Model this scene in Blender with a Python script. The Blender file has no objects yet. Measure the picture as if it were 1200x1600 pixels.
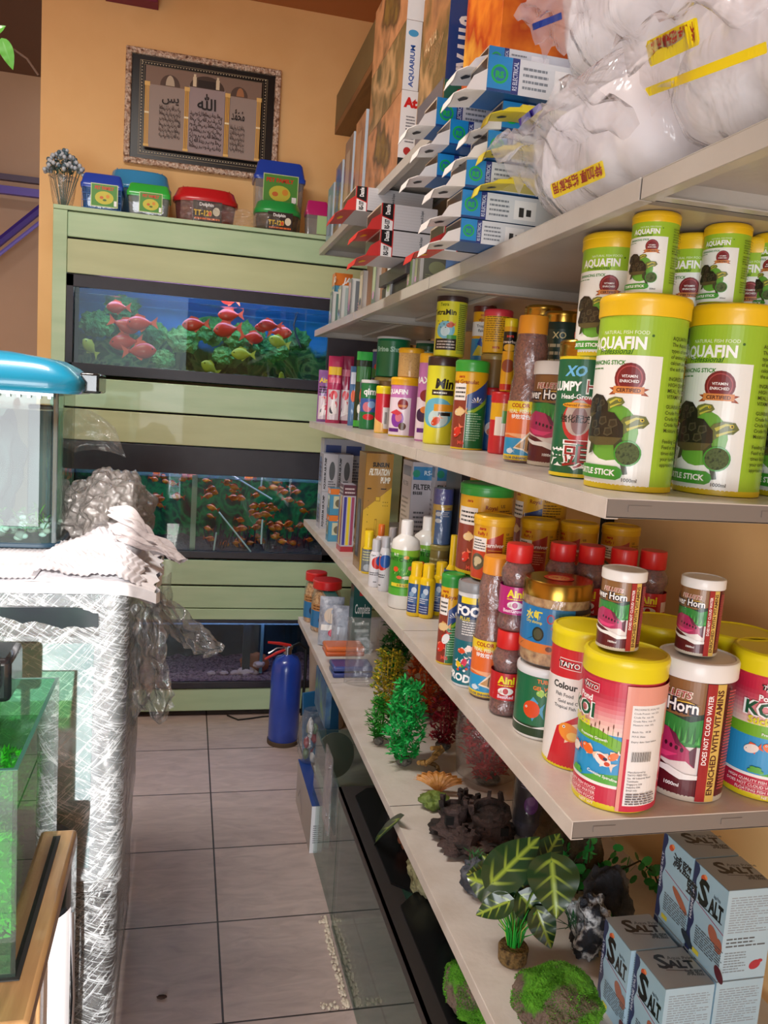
import bpy, bmesh, math, random
from mathutils import Vector, Matrix, noise
from mathutils.bvhtree import BVHTree
random.seed(7)
PI = math.pi
C = bpy.context.scene.collection
sc = bpy.context.scene
# ------------------------------------------------------------------ camera
FPX, YAW, PIT, ROL, HC = 1280.7, .241312, .131536, .070399, 1.5
CAM = Vector((0, 0, HC))
_f = Vector((math.sin(YAW)*math.cos(PIT), math.cos(YAW)*math.cos(PIT), -math.sin(PIT)))
_r0 = Vector((math.cos(YAW), -math.sin(YAW), 0)); _u0 = _r0.cross(_f)
_r = _r0*math.cos(ROL)+_u0*math.sin(ROL); _u = -_r0*math.sin(ROL)+_u0*math.cos(ROL)
cd = bpy.data.cameras.new('camera'); cam = bpy.data.objects.new('camera', cd); C.objects.link(cam)
cd.sensor_fit = 'HORIZONTAL'; cd.sensor_width = 36; cd.lens = 36*FPX/1200; cd.clip_start = .02
m = Matrix((_r, _u, -_f)).transposed().to_4x4(); m.translation = CAM; cam.matrix_world = m
sc.camera = cam
# ------------------------------------------------------------------ world, sun, lamps, exposure
w = bpy.data.worlds.new('daylight'); sc.world = w; w.use_nodes = True
_n = w.node_tree.nodes; _l = w.node_tree.links; _n.clear()
_o = _n.new('ShaderNodeOutputWorld'); _b = _n.new('ShaderNodeBackground'); _b.inputs[1].default_value = 1.6
_tc = _n.new('ShaderNodeTexCoord'); _sx = _n.new('ShaderNodeSeparateXYZ'); _cr = _n.new('ShaderNodeValToRGB')
_mr = _n.new('ShaderNodeMapRange'); _mr.inputs[1].default_value = -.25; _mr.inputs[2].default_value = .5
_l.new(_tc.outputs['Generated'], _sx.inputs[0]); _l.new(_sx.outputs[2], _mr.inputs[0]); _l.new(_mr.outputs[0], _cr.inputs[0])
_e = _cr.color_ramp.elements; _e[0].color = (.16, .15, .13, 1); _e[0].position = .2; _e[1].color = (.75, .87, 1, 1)
_x = _e.new(.36); _x.color = (.9, .95, 1, 1); _x = _e.new(.3); _x.color = (.25, .25, .23, 1)
_l.new(_cr.outputs[0], _b.inputs[0]); _l.new(_b.outputs[0], _o.inputs[0])
sc.view_settings.view_transform = 'Standard'; sc.view_settings.look = 'None'; sc.view_settings.gamma = 1
sc.view_settings.exposure = 0.1; sc.view_settings.use_curve_mapping = False
def lamp(name, kind, loc, rot, power, col=(1, 1, 1), size=None, sizey=None, **k):
    d = bpy.data.lights.new(name, kind); d.energy = power; d.color = col
    if kind == 'AREA':
        d.shape = 'RECTANGLE'; d.size = size; d.size_y = sizey or size
    elif kind == 'SUN': d.angle = .01
    elif size: d.shadow_soft_size = size
    for a, b in k.items(): setattr(d, a, b)
    o = bpy.data.objects.new(name, d); C.objects.link(o); o.location = loc; o.rotation_euler = rot
    return o
lamp('shopfront_daylight', 'AREA', (-.85, -1.8, .95), (math.radians(90), 0, 0), 58, (.95, .97, 1), 1.6, 1.3)
lamp('ceiling_tube', 'AREA', (-.8, 1.9, 3.27), (0, 0, 0), 52, (1, .95, .88), 1.2, .3)  # unseen fill light, added under the ceiling to brighten the dim interior
_sd = Vector((-.02, 1, -.30))
sun = lamp('sun', 'SUN', (0, -5, 4), _sd.to_track_quat('-Z', 'Y').to_euler(), 8, (1, .97, .92))
# ------------------------------------------------------------------ pixel <-> room helpers (photograph measured on known planes)
def ray(x, y): return _f+_r*((x-600)/FPX)-_u*((y-800)/FPX)
def onz(x, y, z): d = ray(x, y); return CAM+d*((z-HC)/d.z)
def onx(x, y, X=.5): d = ray(x, y); return CAM+d*(X/d.x)
def ony(x, y, Y): d = ray(x, y); return CAM+d*(Y/d.y)
def spot(px, py, wd, top, z):
    """base front point of a can on plane z -> centre x, y, radius, height"""
    p = onz(px, py, z); dep = (p-CAM).dot(_f); R = wd*.5*dep/FPX
    h = Vector((p.x, p.y)); h = h+h.normalized()*R
    dep = (Vector((h.x, h.y, z))-CAM).dot(_f); R = wd*.5*dep/FPX
    d = ray(px, top); k = math.hypot(h.x, h.y)/math.hypot(d.x, d.y)
    return h.x, h.y, R, HC+d.z*k-z
def stacked(px, dist, py=640):
    """floor-plan position seen at pixel px, py at a horizontal distance from the camera"""
    d = ray(px, py); k = dist/math.hypot(d.x, d.y); return (d.x*k, d.y*k)
def at_d(px, ytop, ybot, wd, dist):
    """x, y, z0, radius, height of something of known distance"""
    a, b = ray(px, ytop), ray(px, ybot); m = ray(px, (ytop+ybot)/2); k = dist/math.hypot(m.x, m.y)
    z1 = HC+a.z*dist/math.hypot(a.x, a.y); z0 = HC+b.z*dist/math.hypot(b.x, b.y)
    dep = (m*k).dot(_f)
    return m.x*k, m.y*k, z0, wd*.5*dep/FPX, z1-z0
# ------------------------------------------------------------------ materials
def lin(c):
    if isinstance(c, str):
        c = [int(c[i:i+2], 16)/255 for i in (0, 2, 4)]
    return tuple(x/12.92 if x <= .04045 else ((x+.055)/1.055)**2.4 for x in c)
_mats = {}
def new_mat(name):
    m = bpy.data.materials.new(name); m.use_nodes = True
    return m, m.node_tree.nodes, m.node_tree.links, m.node_tree.nodes['Principled BSDF']
def M(h, r=.45, met=0, coat=0):
    k = (h, r, met, coat)
    if k not in _mats:
        m, n, l, b = new_mat('colour_'+h)
        b.inputs['Base Color'].default_value = (*lin(h), 1); b.inputs['Roughness'].default_value = r
        b.inputs['Metallic'].default_value = met; b.inputs['Coat Weight'].default_value = coat
        b.inputs['Coat Roughness'].default_value = .1
        _mats[k] = m
    return _mats[k]
def emit(h, s):
    k = ('e', h, s)
    if k not in _mats:
        m, n, l, b = new_mat('lamp_'+h)
        b.inputs['Emission Color'].default_value = (*lin(h), 1); b.inputs['Emission Strength'].default_value = s
        _mats[k] = m
    return _mats[k]
def noisy(name, cols, scale=5, r=.5, bump=0, bscale=None, detail=4, stretch=(1, 1, 1), met=0, pos=None, coat=0, dist=.02):
    """noise colour ramp + bump"""
    m, n, l, b = new_mat(name)
    tc = n.new('ShaderNodeTexCoord'); mp = n.new('ShaderNodeMapping'); mp.inputs['Scale'].default_value = stretch
    l.new(tc.outputs['Object'], mp.inputs[0])
    t = n.new('ShaderNodeTexNoise'); t.inputs['Scale'].default_value = scale; t.inputs['Detail'].default_value = detail
    l.new(mp.outputs[0], t.inputs['Vector'])
    cr = n.new('ShaderNodeValToRGB'); l.new(t.outputs['Fac'], cr.inputs[0])
    e = cr.color_ramp.elements
    P = pos or [.3+.4*i/max(1, len(cols)-1) for i in range(len(cols))]
    e[0].position = P[0]; e[0].color = (*lin(cols[0]), 1); e[1].position = P[-1]; e[1].color = (*lin(cols[-1]), 1)
    for c, p in list(zip(cols, P))[1:-1]:
        x = e.new(p); x.color = (*lin(c), 1)
    l.new(cr.outputs[0], b.inputs['Base Color']); b.inputs['Roughness'].default_value = r; b.inputs['Metallic'].default_value = met
    b.inputs['Coat Weight'].default_value = coat
    if bump:
        t2 = n.new('ShaderNodeTexNoise'); t2.inputs['Scale'].default_value = bscale or scale*4; t2.inputs['Detail'].default_value = 5
        l.new(mp.outputs[0], t2.inputs['Vector'])
        bp = n.new('ShaderNodeBump'); bp.inputs['Strength'].default_value = bump; bp.inputs['Distance'].default_value = dist
        l.new(t2.outputs['Fac'], bp.inputs['Height']); l.new(bp.outputs[0], b.inputs['Normal'])
    return m
def film(name, tint='ffffff', gloss=.25, haze=.1, hazecol='ffffff', bump=.6, scale=20, stretch=(1, 1, 1), rough=.08, dist=.02, detail=6, trans=False):
    """thin clear plastic or glass: see-through, milky share, wrinkled sheen"""
    m, n, l, b = new_mat(name); n.remove(b); out = n['Material Output']
    tr = n.new('ShaderNodeBsdfTransparent'); tr.inputs[0].default_value = (*lin(tint), 1)
    gl = n.new('ShaderNodeBsdfGlossy'); gl.inputs['Roughness'].default_value = rough
    df = n.new('ShaderNodeBsdfDiffuse'); df.inputs[0].default_value = (*lin(hazecol), 1)
    m1 = n.new('ShaderNodeMixShader'); m1.inputs[0].default_value = haze; ds = df
    if trans:
        tl = n.new('ShaderNodeBsdfTranslucent'); tl.inputs[0].default_value = (*lin(hazecol), 1); ds = n.new('ShaderNodeAddShader') if False else n.new('ShaderNodeMixShader'); ds.inputs[0].default_value = .4
        l.new(df.outputs[0], ds.inputs[1]); l.new(tl.outputs[0], ds.inputs[2])
    l.new(tr.outputs[0], m1.inputs[1]); l.new(ds.outputs[0], m1.inputs[2])
    fr = n.new('ShaderNodeFresnel'); ge = n.new('ShaderNodeNewGeometry'); mr = n.new('ShaderNodeMapRange'); mr.inputs[3].default_value = 1.45; mr.inputs[4].default_value = 1/1.45
    l.new(ge.outputs['Backfacing'], mr.inputs[0]); l.new(mr.outputs[0], fr.inputs[0])
    ad = n.new('ShaderNodeMath'); ad.operation = 'MULTIPLY_ADD'; ad.inputs[1].default_value = 1.0; ad.inputs[2].default_value = gloss; ad.use_clamp = True
    l.new(fr.outputs[0], ad.inputs[0])
    m2 = n.new('ShaderNodeMixShader'); l.new(ad.outputs[0], m2.inputs[0]); l.new(m1.outputs[0], m2.inputs[1]); l.new(gl.outputs[0], m2.inputs[2])
    l.new(m2.outputs[0], out.inputs[0])
    if bump:
        tc = n.new('ShaderNodeTexCoord'); mp = n.new('ShaderNodeMapping'); mp.inputs['Scale'].default_value = stretch
        l.new(tc.outputs['Object'], mp.inputs[0])
        t = n.new('ShaderNodeTexNoise'); t.inputs['Scale'].default_value = scale; t.inputs['Detail'].default_value = detail; t.inputs['Distortion'].default_value = .8
        l.new(mp.outputs[0], t.inputs['Vector'])
        bp = n.new('ShaderNodeBump'); bp.inputs['Strength'].default_value = bump; bp.inputs['Distance'].default_value = dist
        l.new(t.outputs['Fac'], bp.inputs['Height'])
        l.new(bp.outputs[0], gl.inputs['Normal']); l.new(bp.outputs[0], fr.inputs['Normal']); l.new(bp.outputs[0], df.inputs['Normal'])
    return m
def creased(name, haze0=.12, haze1=.75, scale=(9, 9, 1.6), rot=.85, rough=.12):
    """cling film: clear between fine milky creases running two ways"""
    m = film(name, 'f0f2f4', .10, .2, 'e8ecf0', bump=0, rough=rough); n = m.node_tree.nodes; l = m.node_tree.links
    tc = n.new('ShaderNodeTexCoord'); hs = []
    for k, a in enumerate((rot, -rot*.6)):
        m0 = n.new('ShaderNodeMapping'); m0.inputs['Rotation'].default_value = (0, a, 0); l.new(tc.outputs['Object'], m0.inputs[0]); mp = n.new('ShaderNodeMapping'); mp.inputs['Scale'].default_value = (scale[0]*(.06 if k == 0 else .10), scale[1]*.12, scale[2]*(5 if k == 0 else 8)); l.new(m0.outputs[0], mp.inputs[0])
        t = n.new('ShaderNodeTexNoise'); t.inputs['Scale'].default_value = 5; t.inputs['Detail'].default_value = 8; t.inputs['Roughness'].default_value = .62; t.inputs['Distortion'].default_value = 1.2; l.new(mp.outputs[0], t.inputs['Vector'])
        s_ = n.new('ShaderNodeMath'); s_.operation = 'SUBTRACT'; s_.inputs[1].default_value = .5; l.new(t.outputs['Fac'], s_.inputs[0])
        ab = n.new('ShaderNodeMath'); ab.operation = 'ABSOLUTE'; l.new(s_.outputs[0], ab.inputs[0]); hs.append(ab)
    mn = n.new('ShaderNodeMath'); mn.operation = 'MINIMUM'; l.new(hs[0].outputs[0], mn.inputs[0]); l.new(hs[1].outputs[0], mn.inputs[1])
    r = n.new('ShaderNodeMapRange'); r.inputs[1].default_value = 0; r.inputs[2].default_value = .022; r.inputs[3].default_value = haze1; r.inputs[4].default_value = haze0; l.new(mn.outputs[0], r.inputs[0])
    m1 = [q for q in n if q.type == 'MIX_SHADER'][0]; l.new(r.outputs[0], m1.inputs[0])
    bp = n.new('ShaderNodeBump'); bp.inputs['Strength'].default_value = .8; bp.inputs['Distance'].default_value = .012; l.new(mn.outputs[0], bp.inputs['Height'])
    for q in n:
        if q.type in ('BSDF_GLOSSY', 'BSDF_DIFFUSE', 'FRESNEL'): l.new(bp.outputs[0], q.inputs['Normal'])
    return m
GLASS = film('clear_glass', 'e8f4ee', .01, 0, bump=0, rough=0)
PLAST = film('clear_plastic', 'f4f4f4', .05, .06, bump=.4, scale=25)
CLING = film('crinkled_cling_film', 'f0f2f4', .12, .12, 'dfe4ea', bump=1, scale=14, rough=.1, dist=.03)
BAGF = film('bag_plastic', 'f8f8f8', .03, .055, bump=.8, scale=18, rough=.12)
# ------------------------------------------------------------------ object helpers
def tag(o, label=None, cat=None, group=None, kind=None):
    if label: o['label'] = label
    if cat: o['category'] = cat
    if group: o['group'] = group
    if kind: o['kind'] = kind
    return o
def thing(name, label, cat, loc=(0, 0, 0), rz=0, group=None):
    o = bpy.data.objects.new(name, None); C.objects.link(o); o.empty_display_size = .02
    o.location = loc; o.rotation_euler = (0, 0, rz)
    return tag(o, label, cat, group)
def kids(o): return [c for c in bpy.data.objects if c.parent == o]
_kid = {}
def link(o, parent):
    C.objects.link(o)
    if parent is not None:
        o.parent = parent; _kid.setdefault(parent.name, []).append(o)
def copy_tree(o, parent=None):
    c = o.copy(); link(c, parent)
    for ch in list(_kid.get(o.name, [])): copy_tree(ch, c)
    return c
class MB:
    """collects geometry; build() links it as ONE mesh object"""
    def __init__(s): s.v = []; s.f = []; s.mi = []; s.ms = []
    def mat(s, m):
        if m not in s.ms: s.ms.append(m)
        return s.ms.index(m)
    def add(s, vs, fs, m=None, T=None):
        b = len(s.v)
        for v in vs:
            v = Vector(v); s.v.append(T @ v if T else v)
        k = s.mat(m) if m else 0
        for f in fs: s.f.append([b+i for i in f]); s.mi.append(k)
        return s
    def box(s, x0, y0, z0, x1, y1, z1, m=None, T=None):
        vs = [(x, y, z) for z in (z0, z1) for y in (y0, y1) for x in (x0, x1)]
        return s.add(vs, [(0, 2, 3, 1), (4, 5, 7, 6), (0, 1, 5, 4), (2, 6, 7, 3), (0, 4, 6, 2), (1, 3, 7, 5)], m, T)
    def lathe(s, prof, n=40, m=None, T=None, ex=1):
        """prof: (r, z) bottom to top"""
        vs = []; fs = []
        for r, z in prof:
            for i in range(n):
                a = 2*PI*i/n; vs.append((r*math.cos(a), r*math.sin(a)*ex, z))
        for j in range(len(prof)-1):
            for i in range(n):
                k = (i+1) % n; fs.append((j*n+i, j*n+k, (j+1)*n+k, (j+1)*n+i))
        if prof[0][0] > 1e-5: fs.append(tuple(range(n-1, -1, -1)))
        if prof[-1][0] > 1e-5: fs.append(tuple((len(prof)-1)*n+i for i in range(n)))
        return s.add(vs, fs, m, T)
    def tube(s, pts, r, n=8, m=None, T=None):
        pts = [Vector(p) for p in pts]; vs = []; fs = []
        rr = r if isinstance(r, (list, tuple)) else [r]*len(pts)
        for i, p in enumerate(pts):
            t = (pts[min(i+1, len(pts)-1)]-pts[max(i-1, 0)]).normalized()
            a = t.orthogonal().normalized() if i == 0 else (a-t*a.dot(t)).normalized()
            b = t.cross(a)
            for k in range(n):
                q = 2*PI*k/n; vs.append(p+(a*math.cos(q)+b*math.sin(q))*rr[i])
        for i in range(len(pts)-1):
            for k in range(n):
                j = (k+1) % n; fs.append((i*n+k, i*n+j, (i+1)*n+j, (i+1)*n+k))
        fs.append(tuple(range(n-1, -1, -1))); fs.append(tuple((len(pts)-1)*n+k for k in range(n)))
        return s.add(vs, fs, m, T)
    def prism(s, pts, z0, z1, m=None, T=None):
        n = len(pts); vs = [(x, y, z0) for x, y in pts]+[(x, y, z1) for x, y in pts]
        fs = [tuple(range(n-1, -1, -1)), tuple(range(n, 2*n))]+[(i, (i+1) % n, n+(i+1) % n, n+i) for i in range(n)]
        return s.add(vs, fs, m, T)
    def grid(s, fn, nu, nv, m=None, T=None):
        vs = [fn(i/nu, j/nv) for j in range(nv+1) for i in range(nu+1)]
        fs = [(j*(nu+1)+i, j*(nu+1)+i+1, (j+1)*(nu+1)+i+1, (j+1)*(nu+1)+i) for j in range(nv) for i in range(nu)]
        return s.add(vs, fs, m, T)
    def ball(s, c, r, m=None, sub=3, fn=None):
        bm = bmesh.new(); bmesh.ops.create_icosphere(bm, subdivisions=sub, radius=1)
        vs = []
        for v in bm.verts:
            k = fn(v.co) if fn else 1
            vs.append((c[0]+v.co.x*r[0]*k, c[1]+v.co.y*r[1]*k, c[2]+v.co.z*r[2]*k))
        fs = [[v.index for v in f.verts] for f in bm.faces]; bm.free()
        return s.add(vs, fs, m)
    def build(s, name, mat=None, parent=None, smooth=35, bevel=0):
        me = bpy.data.meshes.new(name); me.from_pydata(s.v, [], s.f)
        for m in (s.ms or [mat]): me.materials.append(m)
        me.polygons.foreach_set('material_index', s.mi)
        if smooth:
            me.shade_smooth(); me.set_sharp_from_angle(angle=math.radians(smooth))
        o = bpy.data.objects.new(name, me); link(o, parent)
        if bevel:
            b = o.modifiers.new('bevel', 'BEVEL'); b.width = bevel; b.segments = 2; b.limit_method = 'ANGLE'
        return o
def TR(loc=(0, 0, 0), rz=0, rx=0, ry=0, sc_=1):
    return Matrix.Translation(loc) @ Matrix.Rotation(rz, 4, 'Z') @ Matrix.Rotation(ry, 4, 'Y') @ Matrix.Rotation(rx, 4, 'X') @ Matrix.Scale(sc_, 4)
# ------------------------------------------------------------------ printed marks: lettering and pictures as thin coloured shapes
_tx = {}
def text_mesh(s, bold=0):
    if (s, bold) not in _tx:
        c = bpy.data.curves.new('lettering', 'FONT'); c.body = s; c.offset = bold; c.resolution_u = 2
        o = bpy.data.objects.new('lettering', c); C.objects.link(o)
        me = bpy.data.meshes.new_from_object(o.evaluated_get(bpy.context.evaluated_depsgraph_get()))
        vs = [(v.co.x, v.co.y) for v in me.vertices]; fs = [list(p.vertices) for p in me.polygons]
        bpy.data.objects.remove(o); bpy.data.curves.remove(c); bpy.data.meshes.remove(me)
        _tx[s, bold] = (vs, fs)
    return _tx[s, bold]
def shape2d(it):
    """-> verts2d, faces, colour"""
    k = it[0]
    if k == 'r': _, x0, y0, x1, y1, c = it; return [(x0, y0), (x1, y0), (x1, y1), (x0, y1)], [[0, 1, 2, 3]], c
    if k == 'p': pts = it[1]; return list(pts), [list(range(len(pts)))], it[2]
    if k == 'c':
        _, x, y, rx, ry, c = it[:6]; a = it[6] if len(it) > 6 else 0; n = 20; P = []
        for i in range(n):
            u = rx*math.cos(2*PI*i/n); v = ry*math.sin(2*PI*i/n); P.append((x+u*math.cos(a)-v*math.sin(a), y+u*math.sin(a)+v*math.cos(a)))
        return P, [list(range(n))], c
    if k == 't':
        _, s, x, y, sz, c = it[:6]; o = it[6] if len(it) > 6 else {}
        vs, fs = text_mesh(s, o.get('b', .015))
        if not vs: return [], [], c
        wd = max(v[0] for v in vs)
        sx = o.get('sx', sz)
        if 'w' in o: sx = o['w']/wd
        off = {'L': 0, 'C': -wd/2, 'R': -wd}[o.get('a', 'L')]; sk = o.get('sk', 0)
        a = math.radians(o.get('rot', 0)); ca, sa = math.cos(a), math.sin(a); P = []
        for u, v in vs:
            U = (u+off)*sx+v*sz*sk; V = v*sz; P.append((x+U*ca-V*sa, y+U*sa+V*ca))
        return P, fs, c
    if k == 'L':
        _, x0, y0, x1, y1, nl, c = it; P = []; F = []; R = random.Random(int(abs(x0*1e4)+nl*7+abs(y1)*999))
        h = (y1-y0)/nl
        for i in range(nl):
            y = y1-(i+.75)*h; x = x0; lim = x1-(x1-x0)*R.choice((0, 0, .05, .3))
            while x < lim:
                wd = min((x1-x0)*R.uniform(.06, .2), lim-x); b = len(P)
                P += [(x, y), (x+wd, y), (x+wd, y+h*.42), (x, y+h*.42)]; F.append([b, b+1, b+2, b+3]); x += wd+(x1-x0)*.025
        return P, F, c
def decal(items, S, mapf, name, parent, curved=0, rough=.35, base=.0004, step=.00005, coat=.3, label=None):
    """items in units of S metres; mapf(u, v, off) -> point"""
    mb = MB(); z = base
    for it in items:
        vs, fs, c = shape2d(it)
        if not vs: continue
        vs = [(x*S, y*S) for x, y in vs]
        mt = c if isinstance(c, bpy.types.Material) else M(c, rough, 0, coat)
        if curved:
            x0 = min(v[0] for v in vs); x1 = max(v[0] for v in vs)
            if x1-x0 > curved:
                bm = bmesh.new(); bv = [bm.verts.new((x, y, 0)) for x, y in vs]
                for f in fs:
                    try: bm.faces.new([bv[i] for i in f])
                    except ValueError: pass
                k = math.ceil(x0/curved)
                while k*curved < x1:
                    g = bm.verts[:]+bm.edges[:]+bm.faces[:]
                    bmesh.ops.bisect_plane(bm, geom=g, plane_co=(k*curved, 0, 0), plane_no=(1, 0, 0)); k += 1
                bm.verts.index_update()
                vs = [(v.co.x, v.co.y) for v in bm.verts]; fs = [[v.index for v in f.verts] for f in bm.faces]; bm.free()
        mb.add([mapf(x, y, z) for x, y in vs], fs, mt); z += step
    o = mb.build(name, None, parent, smooth=0)
    if label: o['label'] = label
    return o
def cyl_map(R, z0):
    # label faces -Y when u = 0
    return lambda u, v, o: ((R+o)*math.sin(u/R), -(R+o)*math.cos(u/R), z0+v)
def fish(x, y, L, c, c2='ffffff', a=0, eye=True, deep=.5):
    """side view of a fish facing left"""
    a = math.radians(a); ca, sa = math.cos(a), math.sin(a)
    def q(u, v): return (x+(u*ca-v*sa)*L, y+(u*sa+v*ca)*L)
    d = deep/2
    it = [('p', [q(.25, 0), q(.55, d*.95), q(.47, 0), q(.55, -d*.95)], c2), ('p', [q(-.2, d*.7), q(0, d*1.5), q(.25, d*.9), q(.2, d*.4)], c2), ('p', [q(-.05, -d*.7), q(.05, -d*1.35), q(.2, -d*.5)], c2),
          ('c', x-.05*L*ca, y-.05*L*sa, .4*L, d*L, c, a)]
    if eye:
        ex, ey = q(-.3, d*.2); it += [('c', ex, ey, .05*L, .05*L, 'ffffff'), ('c', ex, ey, .028*L, .028*L, '101010')]
    return it
def face_map(origin, du, dv, dn):
    o, du, dv, dn = Vector(origin), Vector(du), Vector(dv), Vector(dn)
    return lambda u, v, k: tuple(o+du*u+dv*v+dn*k)
# ------------------------------------------------------------------ setting
def struct(o): o['kind'] = 'structure'; return o
XW = 1.0                                             # right wall
YS = [.9, 1.77, 2.62, 3.46]                          # shelf bay joints
def tile_mat():
    m, n, l, b = new_mat('grey_floor_tiles')
    tc = n.new('ShaderNodeTexCoord'); mp = n.new('ShaderNodeMapping'); mp.inputs['Location'].default_value = (-.137, -1.807, 0)
    l.new(tc.outputs['Object'], mp.inputs[0])
    br = n.new('ShaderNodeTexBrick'); br.offset = 0; br.inputs['Scale'].default_value = 1
    br.inputs['Brick Width'].default_value = .39; br.inputs['Row Height'].default_value = .39; br.inputs['Mortar Size'].default_value = .0028
    br.inputs['Mortar Smooth'].default_value = .1; br.inputs['Bias'].default_value = 0
    br.inputs['Color1'].default_value = (*lin('baa8a0'), 1); br.inputs['Color2'].default_value = (*lin('b09e97'), 1); br.inputs['Mortar'].default_value = (*lin('3a2f2c'), 1)
    l.new(mp.outputs[0], br.inputs['Vector'])
    t = n.new('ShaderNodeTexNoise'); t.inputs['Scale'].default_value = 9; t.inputs['Detail'].default_value = 7; t.inputs['Distortion'].default_value = 1.2
    mp2 = n.new('ShaderNodeMapping'); mp2.inputs['Rotation'].default_value = (0, 0, .6); mp2.inputs['Scale'].default_value = (1, 3, 1)
    l.new(tc.outputs['Object'], mp2.inputs[0]); l.new(mp2.outputs[0], t.inputs['Vector'])
    mx = n.new('ShaderNodeMixRGB'); mx.blend_type = 'OVERLAY'; mx.inputs[0].default_value = .35
    l.new(br.outputs['Color'], mx.inputs[1]); l.new(t.outputs['Fac'], mx.inputs[2]); l.new(mx.outputs[0], b.inputs['Base Color'])
    b.inputs['Roughness'].default_value = .38
    mm = n.new('ShaderNodeMath'); mm.operation = 'MULTIPLY_ADD'; mm.inputs[1].default_value = -1.5
    l.new(br.outputs['Fac'], mm.inputs[0]); l.new(t.outputs['Fac'], mm.inputs[2])
    bp = n.new('ShaderNodeBump'); bp.inputs['Strength'].default_value = .35; bp.inputs['Distance'].default_value = .003
    l.new(mm.outputs[0], bp.inputs['Height']); l.new(bp.outputs[0], b.inputs['Normal'])
    return m
ORANGE = noisy('orange_painted_plaster', ['f0c080', 'f6ca8c', 'f2c486'], 2.2, .75, .15, 60, dist=.003)
BROWNW = noisy('brown_painted_plaster', ['a88c78', 'b09480'], 2, .8, .1, 60, dist=.003)
struct(MB().box(-3.2, -1.9, -.1, 1.1, 5.2, 0).build('floor', tile_mat(), smooth=0))
struct(MB().box(-.7, 4.2, 0, 1.1, 4.32, 3.33).build('wall_back', ORANGE, smooth=0))
struct(MB().box(XW, -1.9, 0, 1.1, 4.2, 3.33).build('wall_right', ORANGE, smooth=0))
struct(MB().box(-3.2, 5.05, 0, -.7, 5.15, 3.6).build('wall_alcove', BROWNW, smooth=0))
struct(MB().box(-3.3, -1.9, 0, -3.2, 5.15, 3.6).build('wall_left', ORANGE, smooth=0))
struct(MB().box(-3.2, -1.9, 3.33, 1.1, 4.32, 3.43).build('ceiling', noisy('warm_ceiling_paint', ['b0703f', 'b87848'], 2, .8), smooth=0))
struct(MB().add([(-3.2, 4.32, 3.3), (-.7, 4.32, 3.3), (-.7, 5.05, 3.12), (-3.2, 5.05, 3.12), (-3.2, 4.32, 3.42), (-.7, 4.32, 3.42), (-.7, 5.05, 3.24), (-3.2, 5.05, 3.24)],
    [(0, 1, 2, 3), (7, 6, 5, 4), (0, 4, 5, 1), (1, 5, 6, 2), (2, 6, 7, 3), (3, 7, 4, 0)]).build('trim_alcove_soffit', M('5c3f30', .8), smooth=0))
# shopfront behind the camera: a wall with the door opening the daylight comes through
fw = MB(); fw.box(-.04, -2.0, 0, 1.1, -1.9, 2.6); fw.box(-3.3, -2.0, 2.6, 1.1, -1.9, 3.43); fw.box(-3.3, -2.0, 0, -1.7, -1.9, 2.6)
struct(fw.build('wall_front', noisy('inner_front_plaster', ['b99a78', 'c0a284'], 2, .8), smooth=0))
# purple pelmet corner at the top of the back wall
tag(MB().box(-.43, 4.12, 3.215, -.2, 4.199, 3.30).build('painted_ledge', M('7d2a45', .6)), 'small dark pink painted ledge high on the orange back wall', 'ledge')
# purple metal frame in the alcove
t = thing('purple_railing', 'purple metal railing crossing the brown alcove at the far left', 'railing', (-.9, 4.9, 0))
MB().box(-.9, -.02, 2.53, .19, .02, 2.56).build('top_bar', M('3a2c4c', .4), t)
MB().box(-.9, -.02, 2.46, .19, .02, 2.50).build('middle_bar', M('4a3aa0', .4), t)
MB().tube([(-.35, 0, 1.98), (.19, 0, 2.50)], .022, 6, M('3b2c86', .4)).build('brace', None, t)
MB().tube([(-.35, 0, 1.92), (.19, 0, 2.43)], .010, 6, M('6a63c0', .4)).build('brace', None, t)
MB().box(.15, -.02, 1.0, .19, .02, 2.46).build('upright', M('4a3a78', .4), t)
# ------------------------------------------------------------------ shelving run
SHM = noisy('cream_shelf_enamel', ['cac1b8', 'd2cac1', 'beb3a7'], 7, .4, .05, 90, pos=[.3, .5, .75], coat=.2)
SHM2 = noisy('grey_white_shelf_enamel', ['a8a39c', 'b8b3ab'], 6, .35, .04, 80, coat=.2)
def shelf(z, i, nm, label, xf=.5, mt=SHM, y0=None, y1=None, ends=True, nxf=None):
    """steel shelf tray: top sheet, front lip with inward flange, side lips, stiffening rib"""
    y0 = y0 if y0 is not None else YS[i]; y1 = y1 if y1 is not None else YS[i+1]
    y0 += .002; y1 -= .002
    t = thing('metal_shelf', label, 'shelf', (0, y0, z), 0, None)
    xf0 = xf; L = y1-y0; xb = .975
    b = MB(); b.box(xf, 0, -.0016, xb, L, 0); b.build('top_sheet', mt, t, bevel=.0006)
    b = MB(); b.box(xf, 0, -.026, xf+.0016, L, -.0016); b.box(xf+.0016, 0, -.026, xf+.018, L, -.0245); b.build('front_lip', mt, t, bevel=.0005)
    for yy in (0, L-.0016):
        b = MB(); b.box(xf+.002, yy, -.024, xb, yy+.0016, -.0016)
        if yy == 0: b.box(xf+.002, 0, -.0245, xb, .016, -.023)
        else: b.box(xf+.002, L-.016, -.0245, xb, L, -.023)
        if yy == 0 and ends:
            for k in range(3): b.box(xf+.03+k*.19, -.0012, -.016, xf+.062+k*.19, 0, -.008, M('7d7670', .5))
        b.build('side_lip', mt, t)
    if z < 1.7 or y0 > 1: b = MB(); b.box(xf+.2, .01, -.012, xf+.25, L-.01, -.0016); b.build('stiffener', mt, t, bevel=.002)
    return t
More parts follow.
